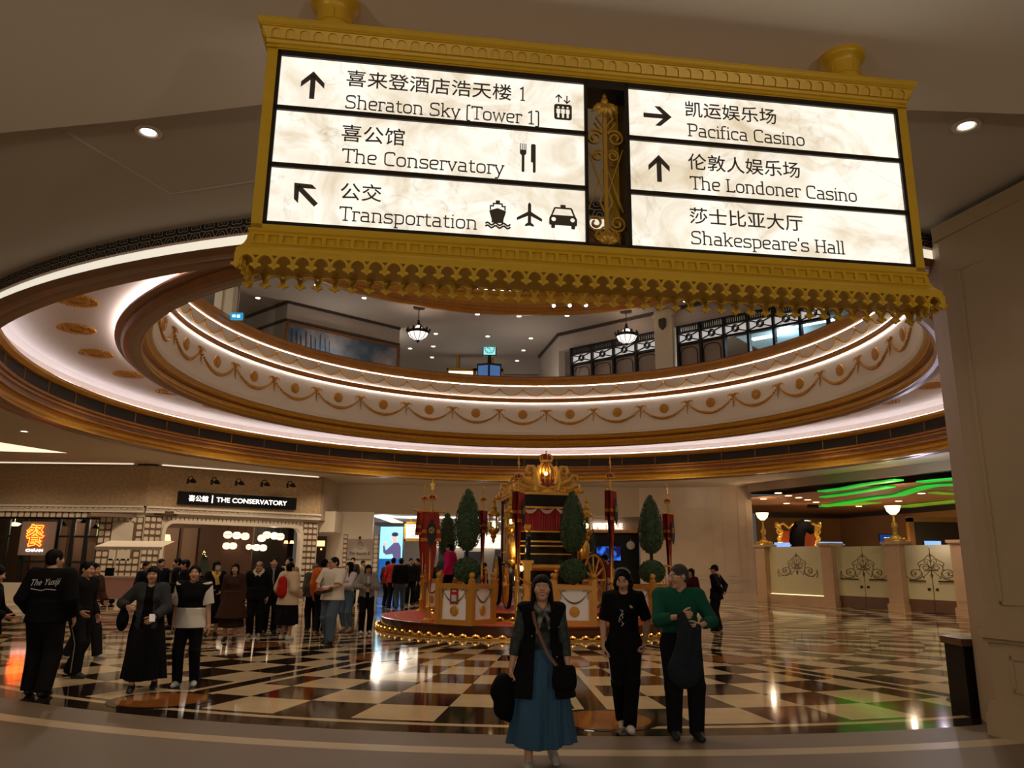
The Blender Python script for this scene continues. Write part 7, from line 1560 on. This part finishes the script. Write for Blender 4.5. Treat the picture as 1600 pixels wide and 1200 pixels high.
m = MB(); m.T = Matrix.Translation((0, .165, 1.28)) @ Matrix.Rotation(PI, 4, 'Z') @ FRONT
vs, fs = text_vf('The Yusiji', 1, .01, offset=-.004); vs = fit_text(vs, -.17, .16, -.03, .07); m.add([(x+.35*y, y+.06*x, z*.6) for x, y, z in vs], fs); m.stroke(rounded([(-.15, -.045), (-.02, -.07), (.02, -.05), (.14, -.06)], .05), .008, 0, .006); part(T_, m, 'lettering', mat('print_white', (190, 186, 180), .6), T_['out']['jersey'], 0)
person('person in dark clothes with short dark hair at the picture edge, arm bent', -6.40, 9.85, 1.58, 110, [('jacket', (17, 15, 15), 1, .8, .03)], ('trousers', BLK, .03), (40, 34, 30), ('short', HB), 1, 1, hands={-1: (-.2, -.22, 1.05), 1: (.16, -.24, 1.0)}, poles={-1: (-.8, .5, -.5), 1: (.8, .5, -.5)}, look=(30, 10))
cp = person('young man in black cap and tracksuit seen from the side', -6.30, 11.77, 1.63, 78, [('jacket', (18, 17, 17), 1, .86, .035)], ('trousers', BLK, .03), BLK, ('short', HB), 1, 1, hands={-1: (-.2, -.16, .96), 1: (.22, -.1, .9)}, feet={-1: (-.1, -.12, 0, 0, 0), 1: (.1, .16, .02, 0, 15)})
m = MB(); k = cp['KN'][-1]; m.tube([(-.19, 0, .85), tuple(k+(-.1, 0, 0)), tuple(cp['FT'][-1][0]+(-.085, 0, 0))], .008, 6); part(cp, m, 'side_stripe', mat('stripe_grey', (130, 124, 116), .7))
person('person in a puffy brown jacket striding to the cafe', -7.28, 13.84, 1.60, 82, [('jacket', (66, 42, 26), 1, .86, .06)], ('trousers', (28, 26, 28), .035), (186, 178, 164), ('tied', HB), 1, 0, hands={-1: (-.2, -.18, 1.02), 1: (.2, -.16, 1.0)}, poles={-1: (-.7, .8, 0), 1: (.7, .8, 0)}, feet={-1: (-.08, .26, .03, 0, 22), 1: (.1, -.22, 0, 0, 0)})
# standing crowd before the restaurant
person('man in dark navy with short hair, behind the woman in the grey jacket', -9.35, 20.3, 1.62, 70, [('shirt', NAVY, .8, .85, .025)], ('trousers', BLK, .02), BLK, ('short', HB), 1, 1)
person('man in a navy top facing sideways with an arm held out, behind the vest wearer', -8.75, 19.8, 1.7, 60, [('shirt', (26, 28, 40), .5, .85, .03)], ('trousers', BLK, .02), BLK, ('crop', HB), 1, 1, hands={-1: (-.1, -.36, 1.05)}, poles={-1: (-.6, .5, -.8)})
person('dark haired man in black between the vest wearer and the masked woman', -8.5, 20.2, 1.72, -60, [('jacket', BLK, 1, .84, .03)], ('trousers', BLK, .02), BLK, ('short', HB), 1, 1)
r_ = person('person in black with a red and white collar, face turned to the side', -7.75, 18.9, 1.68, -78, [('jacket', (22, 18, 20), 1, .82, .035)], ('trousers', BLK, .02), BLK, ('short', HB), 1, 1, look=(0, 6))
m = MB(); m.tube([(.08*math.cos(q), -.01+.075*math.sin(q), 1.45-.04*math.sin(-q)) for q in np.linspace(0, 2*PI, 14)[:-1]], .026, 8, True); part(r_, m, 'scarf', mat('red_scarf', (150, 36, 30), .8))
m = MB(); m.tube([(-.06, -.09, 1.40), (0, -.12, 1.36), (.06, -.1, 1.4)], .024, 8); part(r_, m, 'white_trim', mat('stripe_white', (196, 192, 186), .7))
k = person('woman in a face mask and yellow scarf, long black coat', -6.75, 18.2, 1.66, 28, [('coat', (20, 18, 19), 1, .48, .035)], ('skirt', BLK, .3, .2, 5), (40, 36, 34), ('bob', HB), 1, 0, hands={-1: (-.14, -.24, 1.06), 1: (.1, -.26, 1.0)}, poles={-1: (-.8, .4, -.7), 1: (.8, .4, -.7)}, look=(20, 0))
m = MB(); m.ball(tuple(k['R'] @ np.array((0, -.066, -.05))+k['hd']), (.062, .052, .05), 14, 9); part(k, m, 'face_mask', mat('mask_blue', (150, 178, 190), .7))
m = MB(); m.tube([(-.08, -.02, 1.46), (-.06, -.12, 1.4), (.0, -.19, 1.3), (.03, -.2, 1.16)], [.04, .045, .05, .06], 8, flat=.6); m.tube([(.08, -.02, 1.46), (.05, -.12, 1.4), (.0, -.18, 1.32)], .04, 8, flat=.6); part(k, m, 'scarf', mat('yellow_scarf', (196, 150, 62), .8))
person('woman in a long brown coat with straight dark hair', -5.95, 17.15, 1.61, 6, [('coat', (62, 40, 28), 1, .5, .035)], ('skirt', (52, 34, 25), .3, .24, 5), (22, 20, 20), ('long', HB), 1, 0, hands={-1: (-.22, -.03, .86), 1: (.22, -.03, .86)})
bd = person('bald man with glasses in a black jacket with cream collar', -5.77, 18.2, 1.67, 8, [('jacket', (18, 17, 17), 1, .82, .045)], ('trousers', BLK, .025), (150, 140, 130), ('bald', (70, 64, 58)), 1, 1, glasses=1, wide=1.08, hands={-1: (-.25, -.05, .88), 1: (.25, -.05, .88)})
m = MB(); m.tube([(.02, -.13, 1.36), (.1, -.07, 1.45), (.09, .05, 1.49), (0, .09, 1.5), (-.09, .05, 1.49), (-.1, -.07, 1.45), (-.02, -.13, 1.36)], .032, 8, flat=1.2); part(bd, m, 'collar', mat('cream_collar', (200, 184, 150), .8))
person('man in a dark blazer over a pale shirt, beside the woman with the red backpack', -5.7, 19.05, 1.77, 24, [('shirt', (150, 150, 150), .3, .86, .012), ('blazer', NAVY, 1, .78, .032, .02)], ('trousers', BLK, .02), BLK, ('short', HB), 0, 1)
person('man in a pale yellow jacket behind the dark blazer', -5.75, 20.6, 1.78, -20, [('jacket', (176, 154, 96), 1, .84, .035)], ('trousers', NAVY, .02), BLK, ('crop', HB), 0, 1)
rp = person('woman in a cream hooded jacket seen from behind with a red backpack, black skirt', -4.88, 17.55, 1.64, 150, [('hoodie', (196, 170, 138), 1, .76, .075)], ('skirt', (15, 14, 15), .33, .25, 8), (190, 186, 176), ('short', HB), 1, 0, hands={-1: (-.22, -.14, .98), 1: (.22, -.12, .95)})
def rucksack(b): b.rc((0, .21, 1.05), (0, .2, 1.28), .14, .12, .03, (0, 1, 0, .6)); b.rc((0, .27, 1.02), (0, .27, 1.12), .08, .08, .03, (0, 1, 0, .5))
soft('backpack', 'red backpack on the woman in the cream hooded jacket', 'backpack', rp, rucksack, (166, 34, 28), .012)
strap(rp, [(-.1, .12, 1.42), (-.12, -.02, 1.47), (-.13, -.14, 1.36), (-.15, -.12, 1.15), (-.12, .1, 1.0)], .02, (150, 34, 28)); strap(rp, [(.1, .12, 1.42), (.12, -.02, 1.47), (.13, -.14, 1.36), (.15, -.12, 1.15), (.12, .1, 1.0)], .02, (150, 34, 28))
m = MB(); m.tube([(-.08, .06, 1.45), (0, .14, 1.42), (.08, .06, 1.45)], .045, 10); part(rp, m, 'hood', mat('cloth_196_170_138', (196, 170, 138), .85))
person('grey haired person in grey jacket turned away behind the orange jacket', -4.95, 20.1, 1.62, -150, [('jacket', (84, 78, 74), 1, .84, .04)], ('trousers', BLK, .025), BLK, ('short', (120, 112, 104)), 1, 1)
og = person('person in an orange hooded jacket seen from behind', -4.52, 19.2, 1.74, 165, [('jacket', (204, 98, 34), 1, .86, .045)], ('trousers', BLK, .025), (120, 80, 60), ('tied', HB), 1, 1)
m = MB(); m.tube([(-.09, .05, 1.46), (0, .15, 1.4), (.09, .05, 1.46)], .05, 10); part(og, m, 'hood', mat('cloth_204_98_34', (204, 98, 34), .85))
wm = person('big man in white T-shirt and jeans with glasses and brown belt bag', -3.77, 16.96, 1.77, -32, [('tshirt', (208, 196, 176), .46, .84, .05)], ('trousers', (76, 88, 100), .03), (34, 28, 28), ('crop', HB), 1, 1, hands={-1: (-.14, -.26, 1.08), 1: (.08, -.3, 1.06)}, poles={-1: (-.9, .3, -.6), 1: (.9, .3, -.6)}, wide=1.24, glasses=1, feet={-1: (-.12, .1, 0, -10, 0), 1: (.14, -.14, 0, 10, 0)}, look=(-14, 0))
soft('belt_bag', 'brown belt bag across the front of the big man in the white T-shirt', 'bag', wm, lambda b: b.rc((-.14, -.27, 1.0), (.18, -.24, 1.06), .055, .05, .02, (0, 1, 0, .6)), (84, 58, 40), .01)
strap(wm, [(.2, -.16, 1.1), (.21, .05, 1.25), (.1, .12, 1.42), (-.1, -.02, 1.5), (-.19, -.15, 1.2), (-.16, -.22, 1.02)], .016, (84, 58, 40))
wj = person('woman in white long sleeved top and jeans with long dark hair, arms folded', -3.98, 19.6, 1.67, -26, [('top', (206, 196, 190), 1, .9, .016)], ('trousers', (84, 104, 120), .012, .1), (150, 120, 100), ('long', HB), 2, 0, hands={-1: (.06, -.2, 1.08), 1: (-.06, -.24, 1.12)}, poles={-1: (-1, .2, -.5), 1: (1, .2, -.5)}, look=(-20, 0))
ph = person('woman in a light grey jacket holding up a camera phone', -3.46, 19.3, 1.61, 18, [('top', (190, 184, 178), .3, .92, .01), ('jacket', (140, 134, 126), 1, .86, .045, .03)], ('trousers', BLK, .02), (200, 194, 184), ('bob', HB), 1, 0, hands={-1: (-.14, -.3, 1.15), 1: (.04, -.32, 1.14)}, poles={-1: (-.9, .3, -.6), 1: (.9, .3, -.6)}, glasses=1, thumbs={-1: (.5, 0, .8), 1: (-.5, 0, .8)})
m = MB(); m.T = Matrix.Translation(at_person(ph, (-.05, -.42, 1.2))) @ Matrix.Rotation(.3, 4, 'Z'); m.box((-.075, -.006, -.037), (.075, .006, .037)); tag(m.build('phone', mat('phone_black', (12, 12, 14), .2), None, 0), 'black phone held up by the woman in the light grey jacket', 'phone')
person('person in cream jacket with black shoulder bag at the corner of the emblem wall', -6.15, 33.0, 1.75, 60, [('jacket', (170, 156, 124), 1, .84, .04)], ('trousers', BLK, .02), BLK, ('short', HB), 1, 1)
person('woman in a dark red top behind the woman with the phone', -6.9, 31.5, 1.72, -30, [('top', (86, 34, 36), 1, .84, .03)], ('trousers', BLK, .02), BLK, ('bun', HB), 1, 0)
person('tall person with a pale face behind the woman with the phone', -6.35, 31.9, 1.86, 0, [('top', (60, 54, 52), 1, .84, .03)], ('trousers', BLK, .02), BLK, ('tied', HB), 2, 0)
# passage crowd
for lb, px, Y, H, rz, col, hr, lo_ in (('man in a dark red jacket beside the light box', 605, 31.2, 1.74, 150, (96, 34, 32), 'short', BLK), ('man in a bright red jacket beside the light box', 614, 30.6, 1.86, 165, (176, 48, 38), 'short', NAVY), ('man in black T-shirt and jeans, back turned, at the passage mouth', 626, 29.6, 1.84, 195, (20, 20, 24), 'short', (72, 84, 100)),
        ('man in a dark suit in the passage, nearest the hanging guide sign', 641, 32.4, 1.86, 20, (26, 22, 24), 'crop', BLK), ('man in a dark coat in the passage, left of the gold pole', 652, 33.4, 1.86, -40, (30, 24, 22), 'short', BLK), ('person in grey walking away down the passage', 661, 36.5, 1.8, 170, (110, 104, 104), 'short', BLK),
        ('dark coated person in the passage behind the banner poles', 686, 34.5, 1.74, 30, (22, 20, 22), 'tied', BLK), ('person in black behind the pink jacket, farther down the passage', 692, 37, 1.78, -60, (18, 17, 18), 'bob', BLK), ('person in dark clothes seen between the two topiaries', 757, 30, 1.7, 90, (26, 24, 28), 'bun', BLK)):
    p = at_y(px, 900, Y); person(lb, p.x, Y, H, rz, [('jacket', col, 1, .84, .035)], ('trousers', lo_, .02), BLK, (hr, HB), 1, 1)
person('person in a pale coat walking away at the far end of the passage', -5.8, 48, 1.7, 180, [('coat', (150, 140, 132), 1, .5, .04)], ('trousers', BLK, .02), BLK, ('bob', HB), 1, 0)
# on the platform
person('man in a bright pink jacket standing on the platform', -1.72, 22.55, 1.72, -110, [('jacket', (204, 34, 104), 1, .84, .045)], ('trousers', BLK, .02), BLK, ('short', HB), 1, 1, z=.5, hands={-1: (-.25, -.04, .88), 1: (.25, -.06, .88)})
person('person in maroon sweater and pale trousers on the platform by the coach wheel', 2.86, 23.75, 1.68, -150, [('sweater', (116, 34, 52), 1, .86, .035)], ('trousers', (186, 170, 150), .025), (40, 34, 30), ('short', HB), 1, 1, z=.3, look=(20, 18))
person('dark person in a red patterned top half hidden behind the man in green', 5.05, 22.0, 1.6, -60, [('top', (70, 26, 24), 1, .84, .03)], ('trousers', BLK, .02), BLK, ('bob', HB), 1, 0)
